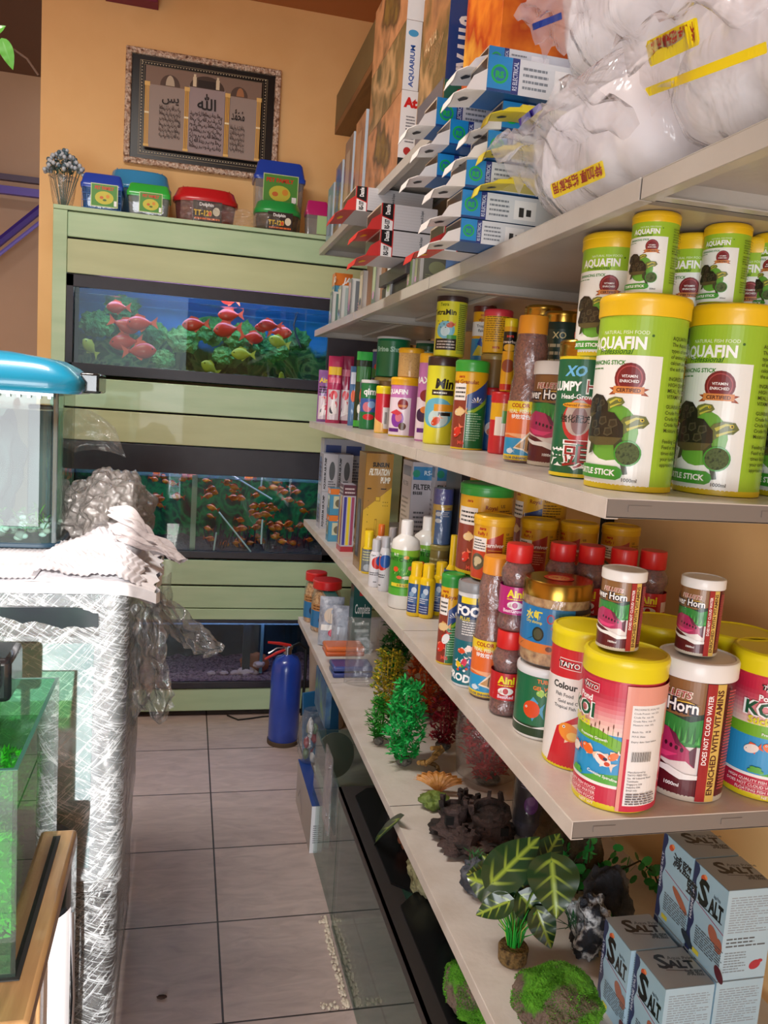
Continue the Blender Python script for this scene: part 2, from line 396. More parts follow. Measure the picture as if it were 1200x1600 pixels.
rows = [('A', 1.405, 'fish food cans', SHM), ('B', .985, 'filter boxes and food jars', SHM), ('C', .555, 'plastic plants and ornaments', SHM)]
where = ['nearest bay', 'middle bay', 'farthest bay by the green cabinet']
lv = {'A': 'cream steel shelf at eye level holding fish food cans', 'B': 'cream steel shelf below eye level under the food cans', 'C': 'low cream steel shelf carrying plastic plants and ornaments'}
for k, z, _, mt in rows:
    for i in range(3): shelf(z, i, k, lv[k]+', '+where[i], mt=mt)
shelf(.555, 0, 'C', 'low cream steel shelf under the salt cartons, closest to the camera', y0=.03, y1=.9)
for i in range(3): shelf(1.78, i, 'T', 'grey steel shelf over the food cans, '+where[i], mt=SHM2)
shelf(1.78, 0, 'T', 'grey steel shelf with bags of white wool, running out of frame', y0=.03, y1=.9, mt=SHM2, ends=False)
for i in (1, 2): shelf(2.11, i, 'TT', 'upper grey steel shelf of aquarium boxes, '+where[i], mt=SHM2)
shelf(2.11, 0, 'TT', 'upper grey steel shelf ending behind the white bags, nearest bay', mt=SHM2, y0=1.4)
UPM = M('6f675f', .5, .3)
for y in [.03]+YS:
    b = MB(); b.box(.978, y-.014, 0, .999, y+.014, 2.45)
    for k in range(45): b.box(.9775, y-.004, .06+k*.052, .978, y+.004, .085+k*.052, M('1c1a18', .8))
    o = b.build('shelf_upright', UPM)
    o.data.materials[0] = UPM if o.data.materials[0] is None else o.data.materials[0]
    tag(o, 'slotted steel upright on the right wall, '+{.03: 'beside the salt cartons', .9: 'where the shelves end near the camera', 1.77: 'at the first shelf joint', 2.62: 'at the second shelf joint', 3.46: 'next to the green cabinet'}[y], 'upright', 'slotted uprights on the right wall')
t = thing('wooden_wall_shelf', 'long wooden shelf high up beside the orange wall corner', 'shelf', (.60, 1.4, 2.69))
WOOD = noisy('brown_shelf_wood', ['7d5330', '8c6139', '6f4828'], 3, .5, .1, 20, stretch=(8, 1, 8), dist=.003)
MB().box(.0, 0, 0, .39, 2.48, .03).build('board', WOOD, t, bevel=.002)
MB().box(0, 0, .03, .02, 2.48, .17).build('front_rail', noisy('olive_shelf_paint', ['6d5c3a', '7a6844'], 4, .5), t, bevel=.002)
for y in (.2, 1.3, 2.2): MB().box(.2, y, -.10, .395, y+.02, 0).build('bracket', WOOD, t)
# ------------------------------------------------------------------ green aquarium cabinet at the back
GR = noisy('pale_green_lacquer', ['a6c09a', 'aec8a2', 'b6cca8'], 3, .32, .06, 30, stretch=(1, 6, 6), coat=.25, dist=.002)
GRY = noisy('pale_green_lacquer_worn', ['b4bc90', 'bec69a'], 3, .35, .05, 30, stretch=(1, 6, 6), coat=.2, dist=.002)
BLK = M('1a1a20', .35); DK = M('0c0c10', .5)
cab = thing('aquarium_cabinet', 'tall pale green slatted cabinet with three built-in fish tanks', 'cabinet', (.22, 3.72, 0))
def P(x0, y0, z0, x1, y1, z1): return (x0-.22, y0-3.72, z0, x1-.22, y1-3.72, z1)
X0, X1 = -.565, .985
MB().box(*P(X0, 3.715, .02, X0+.055, 4.19, 2.195)).build('side_post', GR, cab, bevel=.002)
MB().box(*P(X1-.055, 3.715, .02, X1, 4.19, 2.195)).build('side_post', GR, cab, bevel=.002)
MB().box(*P(X0, 3.71, 2.195, X1, 4.19, 2.212)).build('top_board', GR, cab, bevel=.002)
for z0, z1, m in [(2.092, 2.193, GR), (1.946, 2.084, GRY), (1.395, 1.52, GR), (1.255, 1.387, GRY), (.628, .742, GR), (.52, .62, GR), (.465, .516, GR), (.03, .135, GR)]:
    MB().box(*P(X0+.055, 3.722, z0, X1-.055, 3.74, z1)).build('slat', m, cab, bevel=.003)
MB().box(*P(X0+.055, 3.765, .02, X1-.055, 3.77, .13), M('0d0d0d', .8)).box(*P(X0+.055, 3.742, 1.95, X1-.055, 3.746, 2.19)).box(*P(X0+.055, 3.742, 1.26, X1-.055, 3.746, 1.51)).box(*P(X0+.055, 3.742, .47, X1-.055, 3.746, .74)).build('backing', M('151510', .8), cab)
def tankprint(name, z0, z1, cols, sc_, blue=None, skyz=None, dist=2.5):
    m, n, l, b = new_mat(name)
    tc = n.new('ShaderNodeTexCoord'); t = n.new('ShaderNodeTexNoise'); t.inputs['Scale'].default_value = sc_; t.inputs['Detail'].default_value = 8; t.inputs['Distortion'].default_value = dist
    l.new(tc.outputs['Object'], t.inputs['Vector']); cr = n.new('ShaderNodeValToRGB'); l.new(t.outputs['Fac'], cr.inputs[0])
    e = cr.color_ramp.elements; N = len(cols); e[0].position = .32; e[0].color = (*lin(cols[0]), 1); e[1].position = .68; e[1].color = (*lin(cols[-1]), 1)
    for i, c in enumerate(cols[1:-1]): x = e.new(.32+.36*(i+1)/(N-1)); x.color = (*lin(c), 1)
    src = cr.outputs[0]
    if blue:
        sx = n.new('ShaderNodeSeparateXYZ'); l.new(tc.outputs['Object'], sx.inputs[0])
        t2 = n.new('ShaderNodeTexNoise'); t2.inputs['Scale'].default_value = 5; t2.inputs['Detail'].default_value = 5; l.new(tc.outputs['Object'], t2.inputs['Vector'])
        a = n.new('ShaderNodeMath'); a.operation = 'MULTIPLY_ADD'; a.inputs[1].default_value = .35; l.new(t2.outputs['Fac'], a.inputs[0]); l.new(sx.outputs[2], a.inputs[2])
        r = n.new('ShaderNodeMapRange'); r.inputs[1].default_value = skyz+.165; r.inputs[2].default_value = skyz+.195; l.new(a.outputs[0], r.inputs[0])
        mx = n.new('ShaderNodeMixRGB'); l.new(r.outputs[0], mx.inputs[0]); l.new(src, mx.inputs[1]); mx.inputs[2].default_value = (*lin(blue), 1); src = mx.outputs[0]
    l.new(src, b.inputs['Base Color']); b.inputs['Roughness'].default_value = .6
    return m
print1 = tankprint('blue_and_plant_backdrop', 0, 0, ['0c2a1c', '1f5a2c', '3f7d3c', '7ea05a', '1a4a24', '2f6a30'], 7, '1e90dc', .2)
print2 = tankprint('dark_plant_backdrop', 0, 0, ['04140c', '0a4a26', '14803c', '0a3a1c', '300c0c'], 6)
print3 = tankprint('dark_blue_backdrop', 0, 0, ['10141c', '182434', '0c0e18'], 4)
TANKS = [('upper', 1.535, 1.942, X0+.055, print1), ('middle', .752, 1.25, X0+.055, print2), ('lower', .14, .463, X0+.055, print3)]
LEDM = emit('d98cff', 9)
for nm, z0, z1, x0, pr in TANKS:
    x1 = .93
    tk = thing('fish_tank', {'upper': 'upper cabinet aquarium with red fish before a blue backdrop', 'middle': 'middle cabinet aquarium crowded with small gold fish', 'lower': 'lowest cabinet aquarium with pinkish gravel, no fish seen'}[nm], 'aquarium', (.2, 3.75, z0))
    def Q(a, b_, c, d, e_, f): return (a-.2, b_-3.75, c-z0, d-.2, e_-3.75, f-z0)
    tp = .05 if nm != 'middle' else .12
    bt = .045 if nm == 'upper' else .03
    if nm == 'lower': tp = .012
    b = MB(); b.box(*Q(x0, 3.716, z1-tp, x1, 3.735, z1)); b.box(*Q(x0, 3.716, z0, x1, 3.735, z0+bt))
    if nm == 'upper': b.box(*Q(x0, 3.716, z0, x0+.03, 3.735, z1)); b.box(*Q(x1-.33, 3.716, z0, x1, 3.735, z1))
    if nm == 'middle': b.box(*Q(x1-.3, 3.716, z0, x1, 3.735, z1))
    b.build('black_frame', noisy('black_tank_trim_'+nm, ['24222a', '2c2a31'], 20, .35), tk, bevel=.002)
    MB().box(*Q(x0, 3.737, z0+.01, x1, 3.742, z1-.01)).build('front_glass', GLASS, tk)
    b = MB(); b.box(*Q(x0, 4.14, z0, x1, 4.15, z1)); b.build('backdrop', pr, tk)
    MB().box(*Q(x0-.01, 3.75, z0, x0, 4.14, z1)).build('side_glass', M('16281f', .3), tk); MB().box(*Q(x1, 3.75, z0, x1+.01, 4.14, z1)).build('side_glass', M('16281f', .3), tk)
    b = MB(); b.box(*Q(x0, 3.75, z1, x1, 4.14, z1+.006)); b.build('lid', M('141414', .6), tk)
    b = MB(); b.grid(lambda u, v: (x0-.2+u*(x1-x0), .005+v*.38, bt-.012+(.022*noise.noise(Vector((u*30, v*9, z0)))+.012*v)*(1 if nm != 'lower' else .15+1.1*u)), 90, 24)
    b.build('gravel', noisy('gravel_'+nm, {'upper': ['1a2a1c', '3a5a30', '8a7a50', '2a4020'], 'middle': ['120c0c', '2a1a18', '4a3028'], 'lower': ['2a1622', '6a3a4c', 'a07080', '201018']}[nm], 60, .7, .5, 90), tk)
    b = MB(); b.box(*Q(x0+.12, 3.80, z1-.022, x1-.3, 3.825, z1-.008)); b.build('light_tube', LEDM if nm != 'lower' else emit('9fb8ff', 1.5), tk)
    b = MB(); b.box(*Q(x0, 3.76, z1-tp-.02, x1, 4.12, z1-tp-.018)); b.build('water', film('water_surface_'+nm, 'cfe8ff', .0, .05, '9fc8ff', bump=.5, scale=8), tk)
    lamp('tank_lamp_'+nm, 'AREA', (.1, 3.86, z1-.03), (0, 0, 0), {'upper': 5.0, 'middle': 4.5, 'lower': 1.1}[nm], {'upper': (.85, .9, 1), 'middle': (.95, .85, 1), 'lower': (.7, .7, 1)}[nm], 1.1, .12)
    # things in the tank
    if nm == 'upper':
        mossm = noisy('tank_moss', ['1d4a22', '3f7d3c', '5f9a48', '8fae5a'], 14, .8, .8, 60)
        for k, (px, py, r) in enumerate([(150, 505, .07), (190, 480, .07), (240, 520, .06), (285, 530, .07), (330, 515, .075), (385, 530, .09), (430, 545, .07), (465, 530, .06), (350, 555, .05), (255, 560, .05)]):
            p = ony(px, py, 3.98); c = Vector((p.x-.2, .27, p.z-z0))
            b = MB(); b.ball(c, (r, r*.5, r*.8), None, 4, lambda q: 1+.35*noise.fractal(q*3+c*9, 1, 2, 4)); b.build('plant_clump', mossm, tk)
        b = MB(); b.tube([Vector((.285, .2, .36)), (.27, .2, .30), (.285, .2, .25), (.31, .2, .2)], .005, 6); b.build('air_hose', M('10142a', .4), tk)
    if nm == 'middle':
        for a_, b_ in (((350, 735), (425, 780)), ((342, 800), (392, 862)), ((412, 728), (408, 760)), ((410, 812), (408, 850)), ((338, 832), (334, 860))):
            p, q = ony(*a_, 3.80), ony(*b_, 3.80)
            MB().tube([(p.x-.2, .05, p.z-z0), (q.x-.2, .05, q.z-z0)], .004, 6).build('white_airline_rod', M('d8e0e0', .3), tk)
        p = ony(303, 790, 3.76)
        MB().box(p.x-.2-.012, .015, .02, p.x-.2+.012, .02, .37).build('glass_divider_edge', film('divider_edge', 'a8c8bc', .2, .35, 'cfe0d8', bump=0), tk)
        b = MB()
        for k in range(60):
            x = random.uniform(-.1, .4); y = random.uniform(.08, .35); h = random.uniform(.03, .09)
            b.tube([(x, y, .02), (x+random.uniform(-.02, .02), y, .02+h)], .004, 5)
        b.build('dark_weed', M('2a1226', .7), tk)
    if nm == 'lower':
        for px, py, r in ((385, 1052, .045), (405, 1040, .03), (368, 1058, .025), (330, 1058, .02), (350, 1062, .02), (395, 1058, .03)):
            p = ony(px, py, 3.85); c = Vector((p.x-.2, .12, max(.02, p.z-z0))); b = MB(); b.ball(c, (r, r*.8, r*.55), None, 3, lambda q: 1+.25*noise.noise(q*2+c*20)); b.build('stone', M('c79aa8', .7), tk)
        MB().box(.10, .1, .02, .135, .14, .30).build('filter_tower', M('23283a', .4), tk)
        MB().tube([(.19, .12, .02), (.19, .12, .30)], .008, 8).build('pipe', M('7890a8', .3), tk)
        MB().ball((.165, .15, .06), (.07, .03, .05), None, 3, lambda q: 1+.2*noise.noise(q*3)).build('orange_ornament', M('b0532a', .6), tk)
# fish
def fish_proto(name, label, cat, L, body, fin, group, round_=.55):
    t = thing(name, label, cat, (0, 0, 0), 0, group)
    b = MB()
    def prof(u): return (math.sin(PI*min(1, u*1.02))**.7)*(1-.35*u)
    n = 14; vs = []; fs = []; ns = 12
    for i in range(n+1):
        u = i/n; r = max(.02, prof(u))*.5*round_
        if i == n: r = .07
        for k in range(ns):
            a = 2*PI*k/ns; vs.append(((u-.45)*L, r*L*.45*math.cos(a), r*L*math.sin(a)))
    for i in range(n):
        for k in range(ns): j = (k+1) % ns; fs.append((i*ns+k, i*ns+j, (i+1)*ns+j, (i+1)*ns+k))
    fs.append(tuple(range(ns))); fs.append(tuple(n*ns+k for k in range(ns))[::-1]); b.add(vs, fs)
    b.build('body', body, t, smooth=180)
    def fin_(nm, pts): MB().add([(x*L, .004*L, z*L) for x, z in pts]+[(x*L, -.004*L, z*L) for x, z in pts], [tuple(range(len(pts))), tuple(range(2*len(pts)-1, len(pts)-1, -1))]+[(i, (i+1) % len(pts), len(pts)+(i+1) % len(pts), len(pts)+i) for i in range(len(pts))]).build(nm, fin, t, smooth=0)
    fin_('tail_fin', [(.5, .03), (.8, .25), (.72, 0), (.8, -.25), (.5, -.03)])
    fin_('back_fin', [(-.2, .22), (0, .38), (.3, .28), (.35, .1), (.1, .15)])
    fin_('belly_fin', [(0, -.2), (.12, -.36), (.3, -.22), (.25, -.1)])
    for s in (-1, 1): MB().ball((-.3*L, s*.075*L, .05*L), (.035*L, .02*L, .035*L), M('0a0a0a', .2), 2).build('eye', None, t)
    return t
redf = fish_proto('parrot_fish', 'red round fish', 'fish', .10, M('e0301a', .35, 0, .5), M('ff5a3a', .4), None, .7)
spots = [(300, 507, 'bright red fish at the middle of the upper tank', 0), (350, 515, 'big red fish facing left, centre of upper tank', 0), (355, 492, 'orange-red fish just above the big red one', 0), (355, 468, 'orange fish right under the pink tube, upper tank', 0), (398, 528, 'red fish lowest of the right-hand trio, upper tank', 1), (417, 508, 'deep red fish topmost of the right-hand trio, upper tank', 0),
    (442, 520, 'pale red fish farthest right in upper tank', 1), (180, 480, 'dim orange fish farthest left, upper tank', 0), (200, 510, 'dull red fish left of the glass seam, upper tank', 1), (190, 535, 'dark pink fish low at left of upper tank', 0), (225, 548, 'pinkish red fish near tank floor at left', 1), (215, 505, 'faded red fish beside the dull red one', 0), (408, 512, 'small red fish between the right-hand trio', 0)]
for i, (px, py, lb, fl) in enumerate(spots):
    o = redf if i == 0 else copy_tree(redf)
    p = ony(px, py, 3.84+.012*(i % 5)); o.location = p; o.rotation_euler = (0, random.uniform(-.25, .25), (PI if fl else 0)+random.uniform(-.4, .4)); s = [1, 1.15, .95, .8, .95, .9, .95, .9, 1.1, 1.2, 1.2, 1.1, .7][i]; o.scale = (s, s, s)
    tag(o, lb, 'fish', 'red fish in the upper tank')
yel = fish_proto('yellow_fish', 'yellow round fish resting low in upper tank', 'fish', .09, M('b9b432', .4), M('c8c440', .4), None, .7)
for i, (px, py, lb) in enumerate([(375, 553, 'yellow round fish low at the centre of upper tank'), (432, 533, 'yellow-green fish under the red trio'), (325, 573, 'dim yellow fish at the bottom of upper tank'), (138, 540, 'brownish yellow fish at lower left of upper tank'), (440, 592, 'ochre fish at lower right of upper tank')]):
    o = yel if i == 0 else copy_tree(yel); o.location = ony(px, py, 3.83); o.rotation_euler = (0, .2*i, .3*i); tag(o, lb, 'fish', 'yellow fish in the upper tank')
gold = fish_proto('goldfish', 'small orange goldfish swimming in the crowded middle tank', 'fish', .048, noisy('gold_scales', ['8a1c08', 'd9681c', 'f0a030'], 40, .25, coat=.6, pos=[.35, .5, .7]), M('a0280c', .4), 'goldfish in the middle tank', .6)
R7 = random.Random(5)
n = 0
while n < 74:
    px = R7.gauss(410, 55) if n > 14 else R7.uniform(235, 300); py = R7.uniform(745, 855) if n > 14 else R7.uniform(735, 790)
    if not (225 < px < 492) or (n > 14 and px < 315): continue
    o = gold if n == 0 else copy_tree(gold)
    o.location = ony(px, py, 3.79+R7.uniform(0, .2)); s = R7.uniform(.75, 1.25); o.scale = (s, s, s)
    o.rotation_euler = (0, R7.uniform(-.3, .3), R7.choice((0, PI))+R7.uniform(-.7, .7)); n += 1
# ------------------------------------------------------------------ framed calligraphy on the back wall
pf = thing('framed_calligraphy', 'framed Arabic calligraphy picture with ornate border, hanging on orange wall', 'picture', (.02, 4.2, 2.78))
W2, H2 = .355, .255
fm = noisy('carved_gilt_frame', ['6a4a3a', 'c9a890', 'f0e0d0', '8a6048'], 60, .3, .8, 70, met=.4)
for x0, z0, x1, z1 in ((-W2, H2-.028, W2, H2), (-W2, -H2, W2, -H2+.028), (-W2, -H2+.028, -W2+.028, H2-.028), (W2-.028, -H2+.028, W2, H2-.028)):
    MB().box(x0, -.03, z0, x1, -.002, z1).build('frame_bar', fm, pf, bevel=.006)
MB().box(-W2+.02, -.014, -H2+.02, W2-.02, -.004, H2-.02).build('black_mount', M('0b0a0c', .35), pf)
it = []; w2, h2 = W2-.075, H2-.06
def ring(w_, h_, t_, c): return [('r', -w_, h_-t_, w_, h_, c), ('r', -w_, -h_, w_, -h_+t_, c), ('r', -w_, -h_+t_, -w_+t_, h_-t_, c), ('r', w_-t_, -h_+t_, w_, h_-t_, c)]
it += ring(w2+.012, h2+.012, .0015, 'a89878')+ring(w2-.006, h2-.006, .001, 'a89878')
for k in range(44):
    x = -w2+k*2*w2/43
    for s in (-1, 1): it.append(('p', [(x-.005, s*(h2+.006)), (x, s*(h2+.002)), (x+.005, s*(h2+.006)), (x, s*(h2+.0)-.003*s)], 'cfc2a4'))
for k in range(30):
    z = -h2+k*2*h2/29
    for s in (-1, 1): it.append(('p', [(s*(w2+.006), z-.005), (s*(w2+.002), z), (s*(w2+.006), z+.005), (s*w2-.003*s, z)], 'cfc2a4'))
w3, h3 = w2-.016, h2-.016
it += [('r', -w3, -h3, w3, h3, '8c7466'), ('r', -w3+.004, -h3+.004, -.085, h3-.08, 'a6968e'), ('r', -.07, -h3+.004, .095, h3-.06, 'a8989a'), ('r', .12, -h3+.004, w3-.004, h3-.08, 'a6968e')]
def arch(x, z, w_, h_, c): return ('p', [(x-w_, z)]+[(x-w_*math.cos(PI*i/12), z+h_*math.sin(PI*i/12)) for i in range(1, 12)]+[(x+w_, z)], c)
it += [arch(-.155, h3-.078, .045, .05, '5a463c'), arch(.012, h3-.065, .08, .055, '4a382e'), arch(.16, h3-.078, .04, .045, '5a463c'), arch(-.155, h3-.076, .02, .045, 'c8b8a0'), arch(.165, h3-.076, .018, .038, 'b07850'), ('r', -.03, h3-.062, .05, h3-.03, '2a1e18')]
for x in (-.045, .06): it += [('r', x-.008, h3-.062, x+.008, h3-.02, 'e8d8b8'), ('r', x-.005, h3-.02, x+.005, h3-.008, 'e8d8b8')]
for x in (-w3+.008, -.078, .108, w3-.01):
    for dx in (-.007, 0, .007): it.append(('r', x+dx-.0026, -h3+.012, x+dx+.0018, h3-.085, 'e8b450'))
    it += [('r', x-.012, h3-.088, x+.012, h3-.07, 'f0c878'), ('r', x-.010, -.03, x+.010, -.022, 'fff0c8'), ('r', x-.012, -h3+.003, x+.012, -h3+.014, 'f0c878')]
it += [('t', 'ﷲ', .012, .02, .07, '161012', {'a': 'C'}), ('t', 'ﷴ', .158, -.005, .06, '161012', {'a': 'C', 'w': .062}), ('t', 'ﺲﻳ', -.152, .03, .05, '161012', {'a': 'C'})]
R3 = random.Random(3); glyph = 'ﷲ ﻋﻠﻰ ﻛﻞ ﺷﻲ ﻗﺪﻳﺮ ﻣﻦ ﺭﺏ ﺍﻟﻌﺎﻟﻤﻴﻦ ﻫﻮ ﺍﻟﺤﻲ'.split()
for cx, hw, z0, nl in ((.012, .074, .004, 7), (-.152, .048, .008, 6), (.158, .034, -.035, 5)):
    for k in range(nl):
        s = ' '.join(R3.sample(glyph, 6)); it.append(('t', s, cx, z0-k*.024-.012, .024, '2a2022', {'a': 'C', 'w': 2*hw, 'b': .02}))
decal(it, 1, face_map((0, -.0142, 0), (1, 0, 0), (0, 0, 1), (0, -1, 0)), 'calligraphy_print', pf, step=.00015, rough=.6, coat=0)
# ------------------------------------------------------------------ cans, jars and bottles
FACE = lambda x, y: math.atan2(-x, y)
def can(name, label, cat, R, H, body, lid, lidh, items, loc, turn=0, group=None, rim=None, lr=1.045, lidm=None, waist=False, S=None, ridge=True):
    """a lidded tub: container, lid, printed label, sometimes a base rim; the label faces the camera side"""
    t = thing(name, label, cat, loc, FACE(loc[0], loc[1])+math.radians(turn), group)
    bm_ = body if isinstance(body, bpy.types.Material) else M(body, .35, 0, .3)
    hb = H-lidh
    MB().lathe([(R*.93, 0), (R*.985, .002), (R, .006), (R, hb-.003), (R*.97, hb)], 56, bm_).build('container', None, t)
    lm = lidm or M(lid, .4, 0, .2); Rl = R*lr; z = hb-.002
    pr = [(R*.9, z), (Rl*.99, z), (Rl, z+.0015), (Rl, z+lidh*.62), (Rl*1.012, z+lidh*.66), (Rl*1.012, z+lidh*.86), (Rl*.985, z+lidh), (Rl*.92, z+lidh+.002), (Rl*.88, z+lidh), (0, z+lidh)] if ridge else \
         [(R*.9, z), (Rl*.99, z), (Rl, z+.0015), (Rl, z+lidh-.003), (Rl*.97, z+lidh), (Rl*.9, z+lidh+.001), (Rl*.88, z+lidh-.001), (0, z+lidh-.001)]
    MB().lathe(pr, 56, lm).build('lid', None, t)
    if rim: MB().lathe([(R*.9, 0), (R*1.008, .001), (R*1.012, .004), (R*1.008, .0085), (R*.95, .009)], 56, M(rim, .4)).build('base_rim', None, t)
    if items: decal(items, S or H, cyl_map(R, 0), 'printed_label', t, curved=R*.09)
    return t
def another(proto, label, loc, turn=0, scale=1, group=None):
    o = copy_tree(proto); o.location = loc; o.rotation_euler = (0, 0, FACE(loc[0], loc[1])+math.radians(turn)); o.scale = (scale,)*3
    tag(o, label)
    if group: o['group'] = group
    return o
ZA, ZB, ZC, ZT, ZTT = 1.405, .985, .555, 1.78, 2.11
# ---- turtle stick tubs (lime and white)
def badge(x, y, s):
    it = [('c', x, y, .5*s, .5*s, '7a1c22'), ('c', x, y, .42*s, .42*s, 'b0474a'), ('c', x, y, .38*s, .38*s, '7a1c22')]
    it += [('t', 'VITAMIN', x, y+.02*s, .13*s, 'ffffff', {'a': 'C'}), ('t', 'ENRICHED', x, y-.14*s, .13*s, 'ffffff', {'a': 'C'})]
    it += [('p', [(x-.66*s, y-.33*s), (x-.5*s, y-.42*s), (x-.66*s, y-.56*s), (x-.42*s, y-.54*s), (x-.42*s, y-.3*s)], 'a04a28'), ('p', [(x+.66*s, y-.33*s), (x+.5*s, y-.42*s), (x+.66*s, y-.56*s), (x+.42*s, y-.54*s), (x+.42*s, y-.3*s)], 'a04a28'),
           ('r', x-.5*s, y-.5*s, x+.5*s, y-.27*s, 'd98a48'), ('t', 'CERTIFIED', x, y-.45*s, .17*s, '4a1410', {'a': 'C', 'b': .03})]
    return it
def turtle(x, y, s):
    it = []
    for dx, dy, k in ((-.25, .42, .72), (0, 0, 1)):
        X, Y, q = x+dx*s, y+dy*s, s*k
        def P_(*pts): return [(X+a*q, Y+b*q) for a, b in pts]
        it += [('p', P_((.18, -.12), (.34, -.1), (.44, -.5), (.5, -.78), (.42, -.8), (.34, -.55), (.22, -.4)), '3c4428'),
               ('p', P_((-.35, -.15), (-.25, -.2), (-.3, -.42), (-.42, -.46)), '3c4428'),
               ('p', P_((.2, .1), (.34, .28), (.52, .34), (.72, .32), (.8, .2), (.7, .1), (.5, .08), (.35, -.05)), '6c743a'),
               ('p', P_((.36, .2), (.55, .3), (.7, .28), (.55, .25), (.4, .14)), 'c4c04a'), ('p', P_((.4, .08), (.6, .16), (.74, .18), (.6, .12), (.42, .03)), 'c4c04a'),
               ('c', X+.66*q, Y+.25*q, .04*q, .035*q, 'd8c020'), ('c', X+.665*q, Y+.25*q, .018*q, .018*q, '101010'),
               ('p', P_((-.55, -.05), (-.45, .25), (-.15, .4), (.15, .36), (.34, .15), (.36, -.08), (.2, -.25), (-.2, -.28), (-.48, -.2)), '23211a'),
               ('p', P_((-.5, -.12), (.34, -.1), (.2, -.25), (-.2, -.28), (-.45, -.2)), '5a5230')]
        for a, b in ((-.3, .12), (-.08, .2), (.14, .16), (-.2, -.03), (.06, .0)):
            it += [('p', P_((a-.09, b-.06), (a-.07, b+.07), (a+.07, b+.09), (a+.1, b-.03), (a, b-.09)), '4a4634'), ('p', P_((a-.06, b-.04), (a-.045, b+.045), (a+.045, b+.06), (a+.07, b-.02), (a, b-.06)), '302c20')]
    return it
def aqua_items(R, big=True, base='9fc832', fishy=False):
    h = R*PI; q = lambda f: R*math.asin(f)
    it = [('r', -h, .012, h, .885, base), ('r', -h*.95, .02, q(.55), .69, 'f4f6f2'),
          ('c', q(-.45), .3, .15, .15, '69a93a'),
          ('t', 'NATURAL FISH FOOD', q(.22), .795, .026, 'f4ffe0', {'a': 'R', 'b': .0}), ('t', 'AQUAFIN', q(.18), .722, .085, 'ffffff', {'a': 'R', 'b': .035, 'sx': .078}),
          ('c', q(.3), .79, .007, .007, '3c6a1c'), ('t', 'Professional', q(-.12), .695, .042, '2f6a24', {'a': 'R', 'sk': .3}),
          ('t', 'ENHANCING STICK', q(-.22), .642, .03, '3c8a2c', {'a': 'R', 'b': .03}), ('L', -h*.6, .615, q(-.7), .63, 1, '4a8a3c')]
    it += badge(q(.02)-.03, .575, .155)
    it += turtle(q(-.52), .30, .27)
    it += [('c', q(-.03)+.01, .195, .066, .066, '3f9a30'), ('c', q(-.03)+.01, .195, .058, .058, DISH),
           ('p', [(q(-.97), .055), (q(-.18), .055), (q(-.08), .068), (q(-.04), .09), (q(-.08), .112), (q(-.18), .125), (q(-.97), .125)], '3f9a30'),
           ('t', 'TURTLE STICK', q(-.2), .076, .042, 'ffffff', {'a': 'R', 'b': .03}), ('t', '1000ml' if big else '250ml', q(.1), .05, .026, '333333', {'a': 'C'})]
    tx = [(.775, 'AQUAFIN TURTLE STICK'), (.745, 'The Aquatic turtle all'), (.715, 'types of turtle of'), (.685, 'of animal protein'), (.655, 'calcium and vitamin'), (.625, 'the soft shell'), (.575, 'INGREDIENTS:'), (.545, 'HIGH QUALITY FISH'), (.515, 'MEAL, FLOUR, SOY'), (.485, 'VITAMINS'), (.435, 'GUARANTEED'), (.405, 'Crude Protein 32%'), (.375, 'Crude Fat 4%'), (.345, 'Crude Fiber 5%'), (.315, 'Moisture 10%'), (.26, 'Feeding Guide:'), (.23, 'Feed at most two'), (.2, 'times daily until'), (.17, 'your turtle is fed'), (.14, 'approximately')]
    it += [('t', s, q(.68), y, .027, '243a10', {'b': .01, 'sx': .024}) for y, s in tx]
    return it
DISH = noisy('food_pellets_green', ['1a2410', '5a6a3a', '2a3418'], 160, .7)
R, H = .0585, .262
A1 = stacked(985, 1.205, 700); A2 = stacked(1124, 1.205, 705); A2 = (A2[0]*A1[1]/A2[1]*.995, A1[1]*.995)
A3 = (A2[0]+.137, A2[1]-.002)
aq = can('turtle_food_tub', 'big lime and white turtle stick tub at shelf front, left one of the large pair', 'tub', R, H, '9fc832', 'f0c414', H*.105, aqua_items(R/H), (*A1, ZA), turn=-4, rim='d8c020')
HA = H; RA = R; top_ = ZA+HA+.0022
another(aq, 'big lime and white turtle stick tub at shelf front, right one of the large pair', (*A2, ZA), -3)
another(aq, 'lime turtle stick tub half cut off by right edge of photo, bottom row', (*A3, ZA), -6)
sm = can('small_turtle_food_tub', 'small lime turtle tub standing on the large left front tub', 'tub', .0305, .108, '9fc832', 'f0c414', .0125, aqua_items(.0305/.108, False), (*stacked(1017, math.hypot(*A1)-.0, 430), top_), rim='d8c020')
another(sm, 'small lime turtle tub standing on the large right front tub', (*stacked(1129, math.hypot(*A2)-.0, 440), top_), -2)
another(sm, 'small lime turtle tub in upper layer, nearest the right photo edge', (*stacked(1203, math.hypot(*A3)-.02, 450), top_), -4)
md = None
for px, dd, lb in ((957, 1.325, 'beside the small red pellet bottle'), (1083, 1.33, 'between the two left small lime tubs'), (1178, 1.36, 'peeking between the two rightmost small tubs')):
    q_ = stacked(px, dd, 440); qq = stacked(px+14, dd+.035, 440)
    another(aq, 'half-hidden lime tub under the medium one, '+lb, (*qq, ZA), 0, .70)
    z_ = ZA+HA*.70+.003
    if md is None: md = can('medium_turtle_food_tub', 'medium lime turtle tub, '+lb, 'tub', .047, .181, '9fc832', 'f0c414', .021, aqua_items(.047/.181), (*q_, z_), rim='d8c020')
    else: another(md, 'medium lime turtle tub, '+lb, (*q_, z_))
